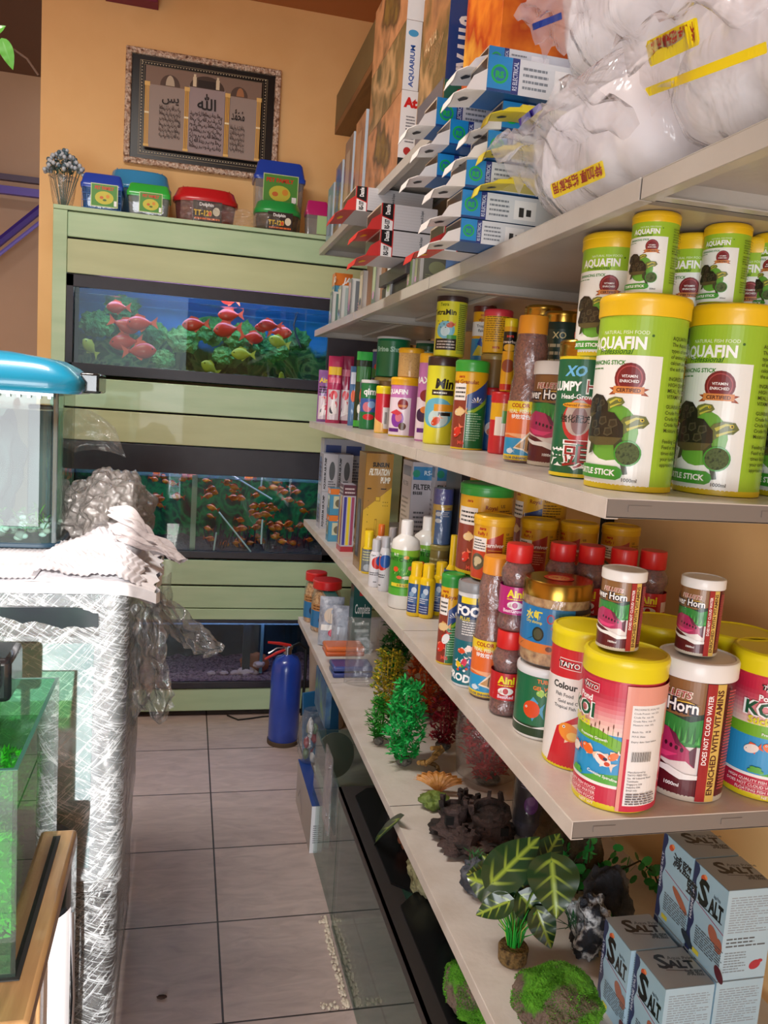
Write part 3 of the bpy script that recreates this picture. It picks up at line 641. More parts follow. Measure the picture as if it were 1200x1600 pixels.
# ---- pellets in clear bottles
def pellets(name, cols, sc_=260): return noisy(name, cols, sc_, .6, .5, sc_, detail=2, coat=.5, dist=.001)
PRED = pellets('dark_red_pellets', ['4a1c1c', '7a3430', '8e4840']); PBR = pellets('brown_pellets', ['5a2c22', '8c4a38', 'a05a44'])
def bottle(name, label, cat, R, H, prof, mat, cap, capz, items, loc, turn=0, S=None, capr=.8, lab=None, group=None):
    """clear bottle of pellets: pellets, bottle shell, cap, label band"""
    t = thing(name, label, cat, loc, FACE(loc[0], loc[1])+math.radians(turn), group)
    MB().lathe([(r*R*.96, z*H+.001) for r, z in prof], 40, mat).build('pellets', None, t, smooth=80)
    MB().lathe([(r*R, z*H) for r, z in prof], 40, PLAST).build('bottle', None, t, smooth=80)
    c = capz*H
    MB().lathe([(capr*R*.97, c), (capr*R, c+.001), (capr*R, H-.004), (capr*R*.95, H-.0005), (capr*R*.6, H), (0, H)], 40, M(cap, .4, 0, .2)).build('cap', None, t)
    if items: decal(items, H, cyl_map(R*1.002, 0), 'printed_label', t, curved=R*.12)
    return t
COLP = [(.93, 0), (1, .01), (1, .42), (.97, .45), (.93, .55), (.84, .60), (.93, .66), (.95, .78), (.8, .86), (.76, .9)]
def colorfish(R):
    h = R*PI; q = lambda f: R*math.asin(f)
    it = [('r', -h, .02, h, .42, 'e8702c'), ('r', -h, .35, h, .42, 'f0d020'), ('r', -h, .02, h, .055, 'f0d020'), ('r', -h, .055, h, .17, '2a9ad0'), ('p', [(-h, .16), (-h*.3, .19), (0, .165), (h*.4, .19), (h, .16), (h, .2), (-h, .2)], 'f4b080')]
    it += [('t', 'COLOR FISH', 0, .378, .038, 'b01818', {'a': 'C', 'b': .03}), ('t', 'REAL FISH FOOD', 0, .34, .034, 'f8f0c0', {'a': 'C', 'b': .03}), ('t', '特效增色飼料', 0, .302, .034, 'ffffff', {'a': 'C', 'b': .02})]
    it += [('p', [(q(-.5), .1), (q(-.1), .16), (q(.5), .25), (q(.3), .15), (q(.55), .05), (q(.0), .09)], 'f4e8d0'), ('p', [(q(-.4), .11), (q(.0), .155), (q(.4), .22), (q(.25), .14), (q(.4), .07), (q(.0), .1)], 'c89858'), ('p', [(q(.02), .1), (q(.08), .1), (q(.1), .17), (q(.05), .16)], '2a1c14'), ('p', [(q(.25), .09), (q(.3), .09), (q(.33), .19), (q(.27), .18)], '2a1c14')]
    it += fish(q(-.65), .08, .07, 'd8e8f4', '90c0e0')+[('t', 'COLOR ENHANCING FOOD', 0, .027, .024, '204080', {'a': 'C', 'b': .02})]
    return it
x, y, R, H = spot(814, 724, 52, 493, ZA)
cf = bottle('fish_pellet_bottle', 'tall orange-capped bottle of brown pellets with angelfish label on eye-level shelf', 'bottle', R*1.08, H, COLP, PBR, 'e89828', .875, colorfish(R*1.08/H), (x, y, ZA))
# ---- red and green head-growth tub with gold lid
x, y, R, H = spot(898, 748, 80, 533, ZA); LX, LY, LH = x, y, H
def lumpy(R):
    h = R*PI; q = lambda f: R*math.asin(f)
    it = [('r', -h, .01, h, .88, '14623c'), ('r', -h, .86, h, .885, 'e8d020'), ('c', q(.15), .42, .17, .17, 'c03030'), ('c', q(-.1), .44, .1, .13, 'b8a8a0'), ('c', q(-.05), .42, .06, .1, '8c6a6a'),
          ('t', 'XO', q(-.35), .74, .1, '6ab8e8', {'a': 'C', 'b': .04, 'sk': .2}), ('t', 'LUMPY', q(-.08), .635, .09, 'ffffff', {'a': 'R', 'b': .04, 'sx': .075}), ('t', 'HEAD', q(.08), .62, .135, 'ffffff', {'b': .06, 'sx': .1}), ('t', 'HEAD', q(.09), .625, .125, 'a01c1c', {'b': .0, 'sx': .098}),
          ('t', 'Head-Growth And', q(.1), .575, .05, 'ffffff', {'a': 'C', 'b': .02}), ('c', q(-.2), .53, .11, .02, 'e8a020'), ('t', 'Advanced Formula', q(-.2), .522, .026, '5a1c10', {'a': 'C'}),
          ('t', '強化配方', q(-.2), .41, .06, '1a1a1a', {'a': 'C'}), ('t', '頭', q(.0), .09, .23, 'ffffff', {'a': 'C', 'b': .035}), ('t', '頭', q(.0), .092, .23, 'a01818', {'a': 'C', 'b': .004}), ('t', '漢', q(-.75), .1, .14, 'ffffff', {'a': 'C', 'b': .02}), ('r', -h, .01, h, .035, 'e8d020')]
    return it
GOLD = M('b08a3c', .25, 1)
can('cichlid_food_tub', 'green and red tub with gold lid and large Chinese character', 'tub', R, H, '14623c', 'b08a3c', H*.11, lumpy(R/H), (x, y, ZA), lidm=GOLD)
# ---- flower horn tubs (white lid, brown label, magenta fish)
def horn(R, big='1000ml'):
    h = R*PI; q = lambda f: R*math.asin(f)
    it = [('r', -h, .015, h, .86, '5c1420'), ('r', -h, .60, q(.5), .86, '8c6238'), ('p', [(-h, .63), (q(0), .60), (q(.5), .64), (q(.5), .42), (-h, .42)], '1e3a2c'), ('p', [(-h*.6, .58), (q(-.3), .60), (q(.2), .57), (q(.5), .6), (q(.5), .3), (-h*.6, .3)], '2f8a3c'),
          ('p', [(-h*.6, .34), (q(.5), .40), (q(.5), .17), (q(.1), .19), (q(-.6), .27), (-h*.6, .33)], 'e8e0dc')]
    for k in range(26): a = q(-.9+k*.052); it.append(('p', [(a, .42), (a+.012, .5+.06*math.sin(k*2)), (a+.022, .42)], ['3fa048', '58b858', '1f6a2c'][k % 3]))
    it += [('p', [(q(-.95), .45), (q(-.7), .52), (q(-.3), .5), (q(0), .42), (q(.3), .36), (q(.42), .4), (q(.4), .25), (q(.2), .29), (q(-.2), .27), (q(-.6), .28), (q(-.95), .33)], 'b02c60'),
           ('p', [(q(-.9), .36), (q(-.4), .33), (q(0), .33), (q(-.3), .29), (q(-.7), .3)], 'e0407c'), ('p', [(q(.25), .36), (q(.42), .41), (q(.42), .25), (q(.3), .28)], '5c2438'), ('p', [(q(-.3), .5), (q(-.1), .47), (q(.1), .38), (q(-.1), .4)], '6c1c40')]
    for k in range(6): a = q(-.62+k*.14); it.append(('c', a, .405-.008*k, .011, .016, '3a1024'))
    it += [('p', [(q(-.98), .27), (q(-.6), .23), (q(-.2), .235), (q(.2), .20), (q(.5), .2), (q(.5), .17), (q(.1), .155), (q(-.3), .19), (q(-.7), .2), (q(-.98), .25)], 'f2f2f0'),
           ('t', 'PELLETS', q(-.3), .735, .07, 'e8d8c8', {'a': 'C', 'b': .07, 'sk': .15}), ('t', 'PELLETS', q(-.3), .737, .066, 'a02028', {'a': 'C', 'b': .01, 'sk': .15}),
           ('p', [(q(-.35), .705), (q(.1), .715), (q(.4), .695), (q(.1), .705)], 'e8c040'),
           ('t', 'Flower Horn', q(.36), .635, .125, '141428', {'a': 'R', 'b': .1, 'sx': .1}), ('t', 'Flower Horn', q(.36), .637, .12, 'ffffff', {'a': 'R', 'b': .02, 'sx': .1}),
           ('t', big, q(-.1), .1, .036, 'ffffff', {'a': 'C', 'b': .02}),
           ('r', q(.5), .015, q(.7), .86, 'a02028'), ('t', 'DOES NOT CLOUD WATER', q(.64), .28, .045, 'ffffff', {'rot': 90, 'w': .5}),
           ('r', q(.70), .015, q(.86), .86, 'd8b860'), ('t', 'ENRICHED WITH VITAMINS', q(.82), .06, .062, '4a1418', {'rot': 90, 'w': .76, 'b': .03})]
    it += [('r', q(.9), .1+k*.022, q(.985), .112+k*.022, 'b04048') for k in range(33)]
    return it
x, y, R, H = spot(1064, 1250, 112, 1015, ZB); FH = (x, y); HF = H; RF = R
fh = can('flower_horn_food_tub', 'large maroon cichlid pellet tub with white lid and magenta fish, front of lower shelf', 'tub', R, H, '5c1420', 'ececea', H*.125, horn(R/H), (x, y, ZB), turn=-12, lr=1.06, rim='c8c0b0', ridge=False)
# ---- koi tubs
def koi(R, panel=True):
    h = R*PI; q = lambda f: R*math.asin(f)
    it = [('r', -h, .02, h, .84, 'cc2a48')]
    for k in range(9): it.append(('r', -h, .72-k*.028, q(.28), .75-k*.028, ['c83850', 'd04c60', 'd86070', 'e07c84', 'e49498', 'eaaaa8', 'eebcb4', 'f2ccc0', 'f4d8c8'][k]))
    it += [('r', -h, .17, q(.28), .5, '2f9ad4'), ('p', [(-h, .5), (q(-.3), .52), (q(.28), .47), (q(.28), .39), (q(-.2), .43), (-h, .44)], '78b82c'), ('p', [(q(-.7), .17), (q(-.2), .23), (q(.28), .25), (q(.28), .17)], '58b040'), ('r', -h, .155, q(.28), .175, 'f4f4f0')]
    for k in range(7): a = q(-.5)+k*.03; it += [('r', a, .43, a+.002, .52+.02*(k % 3), '4a7a1c'), ('c', a+.001, .52+.02*(k % 3), .004, .016, '6a3418')]
    it += fish(q(-.1), .33, .15, 'f4ece4', 'f0d8c8', -28)+[('c', q(-.12), .345, .03, .016, 'd84820', -.5), ('c', q(0), .31, .018, .014, 'd84820'), ('c', q(-.05), .34, .014, .01, '283858')]+fish(q(-.5), .37, .12, 'f0702c', 'f4d0b0', -20)+fish(q(-.82), .35, .12, 'f4e8e0', 'e85828', 20)+fish(q(.14), .37, .09, 'e87838', 'f8e8d8', 40)
    for k in range(5): it.append(('c', q(-.8)+k*.014, .2+.02*(k % 2), .022, .012, '58b040'))
    it += [('r', q(-.72), .755, q(-.36), .812, 'f0e4e0'), ('r', q(-.71), .759, q(-.37), .808, 'c02030'), ('t', 'TAIYO', q(-.4), .767, .045, '101010', {'a': 'R', 'b': .05, 'sk': .15}), ('t', 'TAIYO', q(-.4), .768, .043, 'ffffff', {'a': 'R', 'b': .0, 'sk': .15}),
           ('t', 'Pond', q(-.5), .69, .055, 'ffffff', {'a': 'R', 'b': .03}), ('t', 'KOI', q(-.42), .585, .13, 'ffffff', {'a': 'R', 'b': .07}), ('t', 'KOI', q(-.42), .587, .127, '1c5a3c', {'a': 'R', 'b': .03}), ('t', 'Sticks', q(-.5), .525, .07, 'e0e020', {'a': 'R', 'b': .03}),
           ('t', 'Promotes Growth', q(-.4), .455, .026, 'ffffff', {'a': 'C'}), ('t', 'Contains Spirulina', q(-.1), .22, .026, 'ffffff', {'a': 'C', 'rot': -8})]
    for k, s in enumerate(['HIGH QUALITY FISH FOOD', 'DOES NOT CLOUD WATER', 'FLOATING FISH FOOD', 'NET WT.']): it.append(('t', s, q(-.2), .125-k*.034, .027, 'f8e8e8', {'a': 'R', 'b': .01}))
    for k in range(3): it.append(('r', q(-.9), .117-k*.034, q(-.2), .119-k*.034, 'f0d0d0'))
    if panel:
        it += [('r', q(.28), .02, h*.9, .84, 'cc2a48'), ('r', q(.28), .5, h*.9, .84, 'e8a090'), ('r', q(.28), .02, q(.36), .5, 'e4988c'), ('r', q(.42), .06, q(.99), .72, 'f2f2f2')]
        tx = [(.69, 'PROXIMATE ANALYSIS'), (.665, 'Crude Protein  min 32%'), (.64, 'Crude Fat  min 4%'), (.615, 'Crude Fibre  max 5%'), (.59, 'Moisture  max 10%'), (.545, 'Batch No.  18 2B'), (.515, 'M.F.G. Date'), (.48, 'Expiry date / best before'), (.28, 'Manufactured by'), (.26, 'TAIYO FEED MILL'), (.24, 'No. 44 Industrial Road'), (.22, 'Tamilnadu'), (.20, 'Singapore 534'), (.18, 'Helpline 044'), (.16, 'Email info')]
        it += [('t', s, q(.46), y_, .017, '303040', {'b': .0}) for y_, s in tx]+[('r', q(.5)+k*.0052, .355, q(.5)+k*.0052+[.002, .003, .0015][k % 3], .42, '101010') for k in range(24)]
        it += [('L', q(.46), .07, q(.95), .15, 5, '505060')]
    return it
x, y, R, H = spot(952, 1267, 121, 1010, ZB); KO = (x, y); HK = H
kt = can('koi_food_tub', 'large pond fish stick tub with yellow lid and ingredient panel, foremost on lower shelf', 'tub', R, H, 'cc2a48', 'e8d814', H*.135, koi(R/H), (x, y, ZB), turn=-10, lr=1.05, rim='e0d020')
dK = math.hypot(*KO)
another(fh, 'small maroon cichlid pellet tub standing on the foremost pond stick tub', (*stacked(969, dK, 960), ZB+HK+.0025), -8, .545)
another(fh, 'small maroon cichlid pellet tub standing on the large maroon tub', (*stacked(1092, math.hypot(*FH)+.0, 970), ZB+HF+.0015), -10, .545)
x, y, R, H = spot(1180, 1250, 121, 1003, ZB)
another(kt, 'pond fish stick tub at right photo edge, its word koi facing out', (x, y, ZB), 42)
for px, dist, lb in ((1021, 1.335, 'yellow-lidded tub hidden behind the two small maroon tubs, left one'), (1141, 1.35, 'yellow-lidded tub hidden behind the small maroon tubs, right one')):
    another(kt, lb, (*stacked(px, dist, 1080), ZB), 60)
# taiyo colour tub
def colour(R):
    h = R*PI; q = lambda f: R*math.asin(f)
    return [('r', -h, .02, h, .86, 'cc2430'), ('p', [(-h*.9, .02), (-h*.9, .85), (q(.75), .85), (q(.75), .64), (q(.1), .42), (q(-.55), .3), (q(-.8), .02)], 'ece8e6'), ('p', [(-h*.9, .62), (-h*.9, .86), (q(.15), .86), (q(.13), .70), (q(-.1), .66)], 'cc2430'), ('p', [(q(-.8), .02), (q(-.6), .3), (q(.1), .42), (q(.75), .64), (q(.9), .7), (q(.9), .02)], 'cc2430'),
            ('r', q(-.7), .715, q(-.05), .79, 'f0e4e0'), ('r', q(-.69), .72, q(-.06), .785, 'c02030'), ('t', 'TAIYO', q(-.1), .73, .055, '101010', {'a': 'R', 'b': .05}), ('t', 'TAIYO', q(-.1), .732, .052, 'ffffff', {'a': 'R'}),
            ('t', 'Colour', q(-.1), .575, .065, '202020', {'a': 'R', 'b': .03}), ('t', 'Fish Food', q(-.2), .52, .036, '505050', {'a': 'R'}), ('t', 'Gold and C', q(-.05), .475, .032, '505050', {'a': 'R'}), ('t', 'Tropical Fish', q(-.1), .435, .032, '505050', {'a': 'R'})]+fish(q(-.2), .27, .2, 'f09030', 'f4d8b8', -30, True, .6)+[('c', q(-.2)+.02, .25, .04, .03, 'f4c060'), ('p', [(q(.5), .02), (q(.6), .07), (q(.9), .1), (q(.9), .02)], 'e0dcdc')]
x, y, R, H = spot(895, 1205, 100, 973, ZB); TC = (x, y)
can('goldfish_food_tub', 'red and white colour food tub with yellow lid and goldfish picture', 'tub', R, H, 'cc2430', 'e8d814', H*.13, colour(R/H), (x, y, ZB), rim='e0d020', turn=0)
# ---- white-lidded green discus can with shrimp jar on top
def discus(R):
    h = R*PI; q = lambda f: R*math.asin(f)
    return [('r', -h, .05, h, .93, '1c6a44'), ('r', -h, .05, h, .2, '1a3a20'), ('p', [(-h, .2), (q(-.3), .17), (q(.2), .22), (q(.6), .17), (h, .2), (h, .16), (q(.3), .17), (-h, .15)], 'f0f0f0'), ('t', 'TUBIFEX', q(.1), .80, .075, 'e87828', {'a': 'C', 'b': .03}), ('t', 'GEL WORM', q(.1), .70, .075, 'e87828', {'a': 'C', 'b': .03})]+fish(q(-.35), .42, .3, 'd84a20', '4aa0c8', 0, True, .8)+fish(q(-.1), .66, .14, '98c850', 'd8e070', 0, True, .6)+[('L', q(.3), .32, q(.9), .6, 6, 'f0f0f0')]
x, y, R, H = spot(843, 1158, 88, 1032, ZB); HD = H
can('discus_food_can', 'green discus food can with white lid under the gold-lidded jar', 'can', R, H, 'e8e8e8', 'd8dce0', H*.1, discus(R/H), (x, y, ZB), lr=1.04, ridge=False)
SHR = pellets('dried_shrimp', ['8a5a30', 'd0a068', 'e8c890'], 90)
t = thing('dried_shrimp_jar', 'wide clear jar of dried shrimp with gold lid and blue stingray label', 'jar', (x+.012, y+.012, ZB+HD+.001), FACE(x, y))
Rj, Hj = .0545, .135
MB().lathe([(Rj*.93, .001), (Rj*.96, .006), (Rj*.96, Hj*.84)], 40, SHR).build('dried_shrimp', None, t)
MB().lathe([(Rj*.95, 0), (Rj, .004), (Rj, Hj*.80), (Rj*.96, Hj*.85)], 48, PLAST).build('jar', None, t)
lidj = MB().lathe([(Rj*.97, Hj*.80), (Rj*1.03, Hj*.81), (Rj*1.03, Hj*.97), (Rj*.98, Hj), (0, Hj)], 48, GOLD).build('lid', None, t)
q = lambda f: Rj/Hj*math.asin(f)
it = [('r', -1.2, .16, 1.2, .70, '1c78b8'), ('r', -1.2, .16, 1.2, .27, 'd87830'), ('r', q(.55), .5, 1.2, .70, '3a3a3c'), ('t', '水虾', q(-.62), .55, .12, 'e8d840', {'a': 'C', 'b': .03}), ('t', '浪花', q(-.05)+.05, .54, .11, '14142c', {'a': 'L', 'b': .01}), ('c', q(-.12), .58, .045, .06, 'b02040'), ('c', q(-.12), .58, .03, .04, '1c78b8'), ('t', 'Langhua', q(.1), .46, .05, 'c03060', {'a': 'C', 'sk': .2}), ('t', 'Dry shrimp', q(-.6), .5, .05, 'e8d840', {'a': 'C'}), ('L', q(.55), .55, q(.98), .66, 2, 'c8b060'),
      ('c', q(-.45), .38, .075, .085, '262a22'), ('c', q(-.45), .38, .055, .065, '4a4e3c'), ('p', [(q(-.62), .33), (q(-.95), .18), (q(-.9), .22), (q(-.52), .35)], '262a22'), ('c', q(-.1), .22, .04, .03, '6a3418')]
decal(it, Hj, cyl_map(Rj, 0), 'printed_label', t, curved=.005)
decal([('c', 0, 0, .45, .45, 'b02020'), ('c', 0, 0, .32, .32, 'c8a050'), ('t', '浪花', 0, -.1, .3, 'b02020', {'a': 'C'})], Rj, face_map((0, 0, Hj+.0002), (1, 0, 0), (0, 1, 0), (0, 0, 1)), 'lid_seal', lidj)
# ---- worm pellet bottles "Aini" (bulging clear bottle, red cap)
AIP = [(.9, 0), (1, .03), (1.02, .08), (.9, .17), (.84, .2), (.84, .52), (.9, .55), (1.03, .63), (1.0, .70), (.74, .78), (.66, .8)]
def aini(R, c): 
    h = R*PI; q = lambda f: R*math.asin(f); R2 = R*.84
    return [('r', -h, .20, h, .52, c), ('t', 'Aini', 0, .40, .12, 'f0e020', {'a': 'C', 'b': .04}), ('L', q(-.5), .365, q(.5), .39, 1, 'f0e020'), ('c', 0, .31, .09, .045, 'f4f0ee'), ('c', 0, .31, .03, .035, c), ('p', [(-.05, .33), (-.09, .28), (-.03, .29)], 'd8c8c0'), ('t', 'BestGrowth' if c != 'c01c24' else 'BestRed', 0, .225, .055, 'f4d8e8', {'a': 'C', 'b': .03}), ('r', q(.72), .3, q(.98), .42, 'e8d8d8')]
x, y, R, H = spot(786, 1121, 50, 978, ZB); HAi = .148; RAi = .0275
ai = bottle('worm_pellet_bottle', 'bulging clear bottle with red cap and red label, lower of the two stacked', 'bottle', RAi, HAi, AIP, PRED, 'd82020', .79, aini(RAi/HAi, 'c01c24'), (x, y, ZB), capr=.82)
p2 = (x+.016, y+.012)
ai2 = bottle('worm_pellet_bottle', 'bulging clear bottle with red cap and magenta label, stacked on the red-label one', 'bottle', RAi, HAi, AIP, PRED, 'd82020', .79, aini(RAi/HAi, 'b81c78'), (x+.004, y+.003, ZB+HAi+.0008), capr=.82)
for k, (px, d) in enumerate(((876, 1.45), (921, 1.455), (972, 1.46), (1018, 1.475))):
    X_, Y_ = stacked(px, d, 900); lb = ['first from the left', 'second from the left', 'third, behind the white-lidded tub', 'rightmost, against the orange wall'][k]
    another(ai, 'red-capped pellet bottle hidden in the bottom layer of back row, '+lb, (X_, Y_, ZB), 0)
    another(ai, 'red-capped pellet bottle atop the back row, '+lb, (X_, Y_, ZB+HAi+.0008), 0)
x, y, R, H = spot(759, 1094, 54, 884, ZB)
another(cf, 'tall orange-capped bottle of brown pellets standing beside the red-cap bottles on lower shelf', (x, y, ZB), 0, .93)
# ---- grey-lidded FOOD can with carnivor tub on it
def foodac(R):
    h = R*PI; q = lambda f: R*math.asin(f)
    it = [('r', -h, .03, h, .86, '14386c'), ('r', -h, .03, h, .5, '0c6a78'), ('r', -h, .45, h, .66, '6c7078'), ('L', q(-.6), .5, q(.6), .64, 6, 'e8e8e8'), ('r', q(-.75), .8, q(.1), .86, 'f0d820'), ('t', 'FOOD', q(-.1), .69, .12, 'ffffff', {'a': 'C', 'b': .05}), ('t', 'PLUS', q(-.5), .64, .05, 'f0e020', {'a': 'C'}), ('t', 'PRODAC', q(-.3), .06, .1, 'ffffff', {'a': 'C', 'b': .04, 'rot': -6}), ('c', q(.5), .2, .07, .07, '6a5a30')]
    for k, (a, b, c) in enumerate(((-.5, .35, 'e05028'), (-.1, .38, 'f0e8e0'), (.3, .33, 'e8a020'), (-.3, .25, 'd83858'), (.1, .26, '3858c0'), (-.6, .22, 'e8c020'))): it += fish(q(a), b, .1, c, 'f4f0ec', k*25)
    for k in range(8): it.append(('c', q(-.6)+k*.02, .17+.02*(k % 3), .012, .012, ['d84028', '3060c0', '40a040', 'f0f0f0'][k % 4]))
    return it
x, y, R, H = spot(730, 1076, 52, 905, ZB); HFd = H; F0 = (x, y)
can('fish_food_can', 'blue fish food can with grey lid standing under a yellow-lidded tub', 'can', R, H, 'd8dce0', '8c9094', H*.09, foodac(R/H), (x, y, ZB), ridge=False)
def carn(R):
    h = R*PI; q = lambda f: R*math.asin(f)
    return [('r', -h, .02, h, .86, 'd8a018'), ('p', [(q(-.98), .02), (q(-.98), .6), (q(-.3), .64), (q(.45), .74), (q(.45), .02)], 'c84020'), ('r', q(-.95), .45, q(-.3), .66, 'f0ece8'), ('p', [(q(-.3), .02), (q(-.3), .62), (q(.1), .68), (q(.5), .76), (q(.5), .02)], 'b03018'), ('r', q(-.31), .02, q(-.285), .66, 'e0b020'), ('L', q(-.9), .47, q(-.35), .64, 4, '505050'), ('c', q(-.7), .28, .13, .13, '5a5440'), ('c', q(-.68), .3, .08, .06, 'c8b890'), ('c', q(-.75), .24, .04, .04, 'c8b890'),
            ('t', 'sera', q(-.55), .78, .07, 'b02018', {'a': 'C', 'b': .04, 'sk': .2}), ('t', 'Raffy I', q(-.55), .70, .07, 'b02018', {'a': 'C', 'b': .02}), ('t', 'carnivor', q(.1), .53, .085, 'f4e8e0', {'a': 'C', 'b': .03, 'sk': .1}), ('r', q(-.2), .47, q(.45), .485, 'e8a030'), ('L', q(-.2), .25, q(.4), .44, 5, 'e8a080'), ('t', 'US', q(.62), .72, .05, '402010'), ('L', q(.62), .2, q(.95), .7, 16, '6a4a18')]
Rc, Hc = .037, .121
cv = can('turtle_snack_tub', 'yellow-lidded orange turtle snack tub standing on the grey-lidded blue can', 'tub', Rc, Hc, 'd8a018', 'e8b414', .016, carn(Rc/Hc), (*stacked(768, math.hypot(*F0)+.03, 870), ZB+HFd+.001), rim='d8b020')
base = can('plain_food_tub', 'orange tub with green lid in hidden lower layer, under the left snack tub', 'tub', .036, .18, 'd8a018', '2f9a3c', .013, [('r', -.3, .1, .3, .8, 'b03018'), ('L', -.2, .2, .2, .7, 8, 'e8c8a0')], (*stacked(838, 1.70, 870), ZB))
for k, (px, d) in enumerate(((838, 1.70), (901, 1.71), (966, 1.73))):
    X_, Y_ = stacked(px, d, 870)
    if k: another(base, 'orange tub in hidden lower layer at shelf back, '+['', 'middle', 'right'][k], (X_, Y_, ZB))
    another(cv, 'yellow-lidded orange turtle snack tub in the back row, '+['left one under the water-lily tub', 'middle one', 'right one against the wall'][k], (X_, Y_, ZB+.182), 0 if k != 1 else -25, 1)
# ---- green-lidded pond tubs
def lily(x, y, s): return [('p', [(x+math.cos(a)*s*.18, y), (x+math.cos(a)*s*.8+math.sin(a)*s*.16, y+math.sin(a)*s*.6+.1*s), (x+math.cos(a)*s, y+math.sin(a)*s*.8+.12*s), (x+math.cos(a)*s*.8-math.sin(a)*s*.16, y+math.sin(a)*s*.7)], c) for a, c in ((0, 'd8d8e8'), (PI, 'd8d8e8'), (.45, 'e8e8f4'), (2.7, 'e8e8f4'), (.95, 'f4f4fc'), (2.2, 'f4f4fc'), (PI/2, 'ffffff'))]+[('c', x, y+.15*s, .12*s, .1*s, 'e8c820')]
def pond(R, title='Pond Granulat'):
    h = R*PI; q = lambda f: R*math.asin(f)
    it = [('r', -h, .02, h, .86, 'e8b018'), ('p', [(-h, .02), (-h, .58), (q(-.2), .6), (q(-.2), .02)], '8c3828'), ('p', [(q(-.2), .02), (q(-.2), .61), (q(.3), .66), (q(.95), .79), (h*.6, .79), (h*.6, .02)], '14743c'), ('p', [(q(-.2), .44), (q(-.2), .61), (q(.3), .66), (q(.95), .79), (q(.97), .55)], '2c4a8c'), ('p', [(q(-.2), .42), (q(.3), .46), (q(.97), .6), (q(.97), .54), (q(.3), .42)], '9ac030'),
          ('r', q(-.21), .02, q(-.18), .62, 'f0f0f0'), ('r', q(-.95), .55, q(-.28), .74, 'f4f0ec'), ('L', q(-.9), .57, q(-.32), .71, 3, '303030'), ('t', 'sera', q(-.6), .80, .045, 'b02018', {'a': 'C', 'sk': .2, 'b': .03}), ('t', title, q(.45), .735, .062, '8c2018', {'a': 'R', 'b': .02}), ('L', q(-.1), .1, q(.75), .42, 12, 'a8d8b0')]
    it += lily(q(.45), .53, .075)+fish(q(-.55), .42, .17, 'e8c890', 'd8a060', 8)+fish(q(-.6), .2, .16, 'd83020', 'f08060', 60)+[('t', 'M6', q(-.55), .06, .06, 'd85040', {'b': .03})]
    return it
x, y, R, H = spot(728, 703, 50, 563, ZA)
pg = can('pond_food_tub', 'green-lidded pond granulate tub with water lily on eye-level shelf', 'tub', R, H, 'e8b018', '3ca838', H*.12, pond(R/H), (x, y, ZA), rim='e0c020')
def royal(R):
    it = pond(R, 'Royal'); h = R*PI; q = lambda f: R*math.asin(f)
    return it+[('r', q(.5), .02, h*.8, .86, 'd8a018'), ('t', 'US', q(.55), .76, .05, '402010'), ('L', q(.52), .1, q(.97), .74, 22, '6a4a18')]
zr = ZB+.183
X_, Y_ = stacked(755, 1.69, 840)
pr_ = can('large_koi_food_tub', 'large green-lidded koi food tub with white water lily, left of the big pair', 'tub', .0525, .185, 'e8b018', '2f9a3c', .022, royal(.0525/.185), (X_, Y_, zr), rim='e0c020', turn=0)
another(base, 'orange tub under the left of the two big green-lidded tubs, hidden', (X_, Y_, ZB))
X_, Y_ = stacked(840, 1.83, 840)
another(pr_, 'large green-lidded koi food tub behind, right of the big pair', (X_, Y_, zr), -25, 1.04)
another(base, 'orange tub under the right of the two big green-lidded tubs, hidden', (X_, Y_, ZB))
x, y, R, H = spot(700, 1042, 38, 896, ZB)
kr = can('koi_sticks_can', 'slim green-lidded koi food can left of the blue grey-lidded can', 'can', R*.92, H, 'e8b018', '2f9a3c', H*.13, pond(R*.92/H, 'Koi Royal')+fish(-.03, .3, .15, 'f0f0f0', 'd83020', 70), (x-.0, y+.01, ZB), rim='e0c020')
# ---- eye level shelf, mid part
def simple(R, bg, parts): h = R*PI; return [('r', -h, .02, h, .88, bg)]+parts(lambda f: R*math.asin(f), h)
def tmin(q, h): return [('r', q(.45), .05, h*.8, .86, 'b8c840'), ('L', q(.48), .1, q(.95), .84, 24, '404820'), ('t', 'TetraMin', q(.3), .66, .12, '101010', {'a': 'R', 'b': .03}), ('c', q(-.35), .42, .16, .14, '7ac0d8'), ('c', q(-.35), .4, .08, .08, 'c8e4ec'), ('r', q(-.9), .1, q(.42), .28, '2a2420'), ('L', q(-.8), .12, q(.35), .26, 3, 'd0c8c0'), ('r', q(-.2), .28, q(.42), .34, '3f9a48'), ('t', 'Tetra', q(-.5), .8, .07, '4a5a14', {'a': 'C'})]+fish(q(.0), .5, .16, 'c85028', 'e89060', 10)+[('c', q(-.8)+k*.03, .56-.05*(k % 3), .014, .007, '203048') for k in range(7)]
x, y, R, H = spot(683, 695, 46, 557, ZA); HT = H; T0 = (x, y)
tm = can('flake_food_can', 'yellow flake food can with dark lid, lower of the two stacked', 'can', R, H, 'e0dc30', '3a2420', H*.1, simple(R/H, 'e0dc30', lambda q, h: [('t', 'Min', q(.2), .64, .15, '101010', {'a': 'C', 'b': .04, 'sk': .1}), ('r', q(-.6), .56, q(.8), .62, '302420'), ('L', q(-.5), .57, q(.7), .61, 1, 'f0f0e0'), ('c', q(-.2), .36, .2, .17, '68b8d0'), ('c', q(-.1), .3, .12, .1, 'c8e0e0'), ('r', q(-.4), .38, q(.85), .46, 'e8a020'), ('r', q(-.1), .33, q(.7), .37, '201810')]+fish(q(-.2), .27, .15, 'd84820', 'f0b090', 45)), (x, y, ZA), lr=1.02, ridge=False)
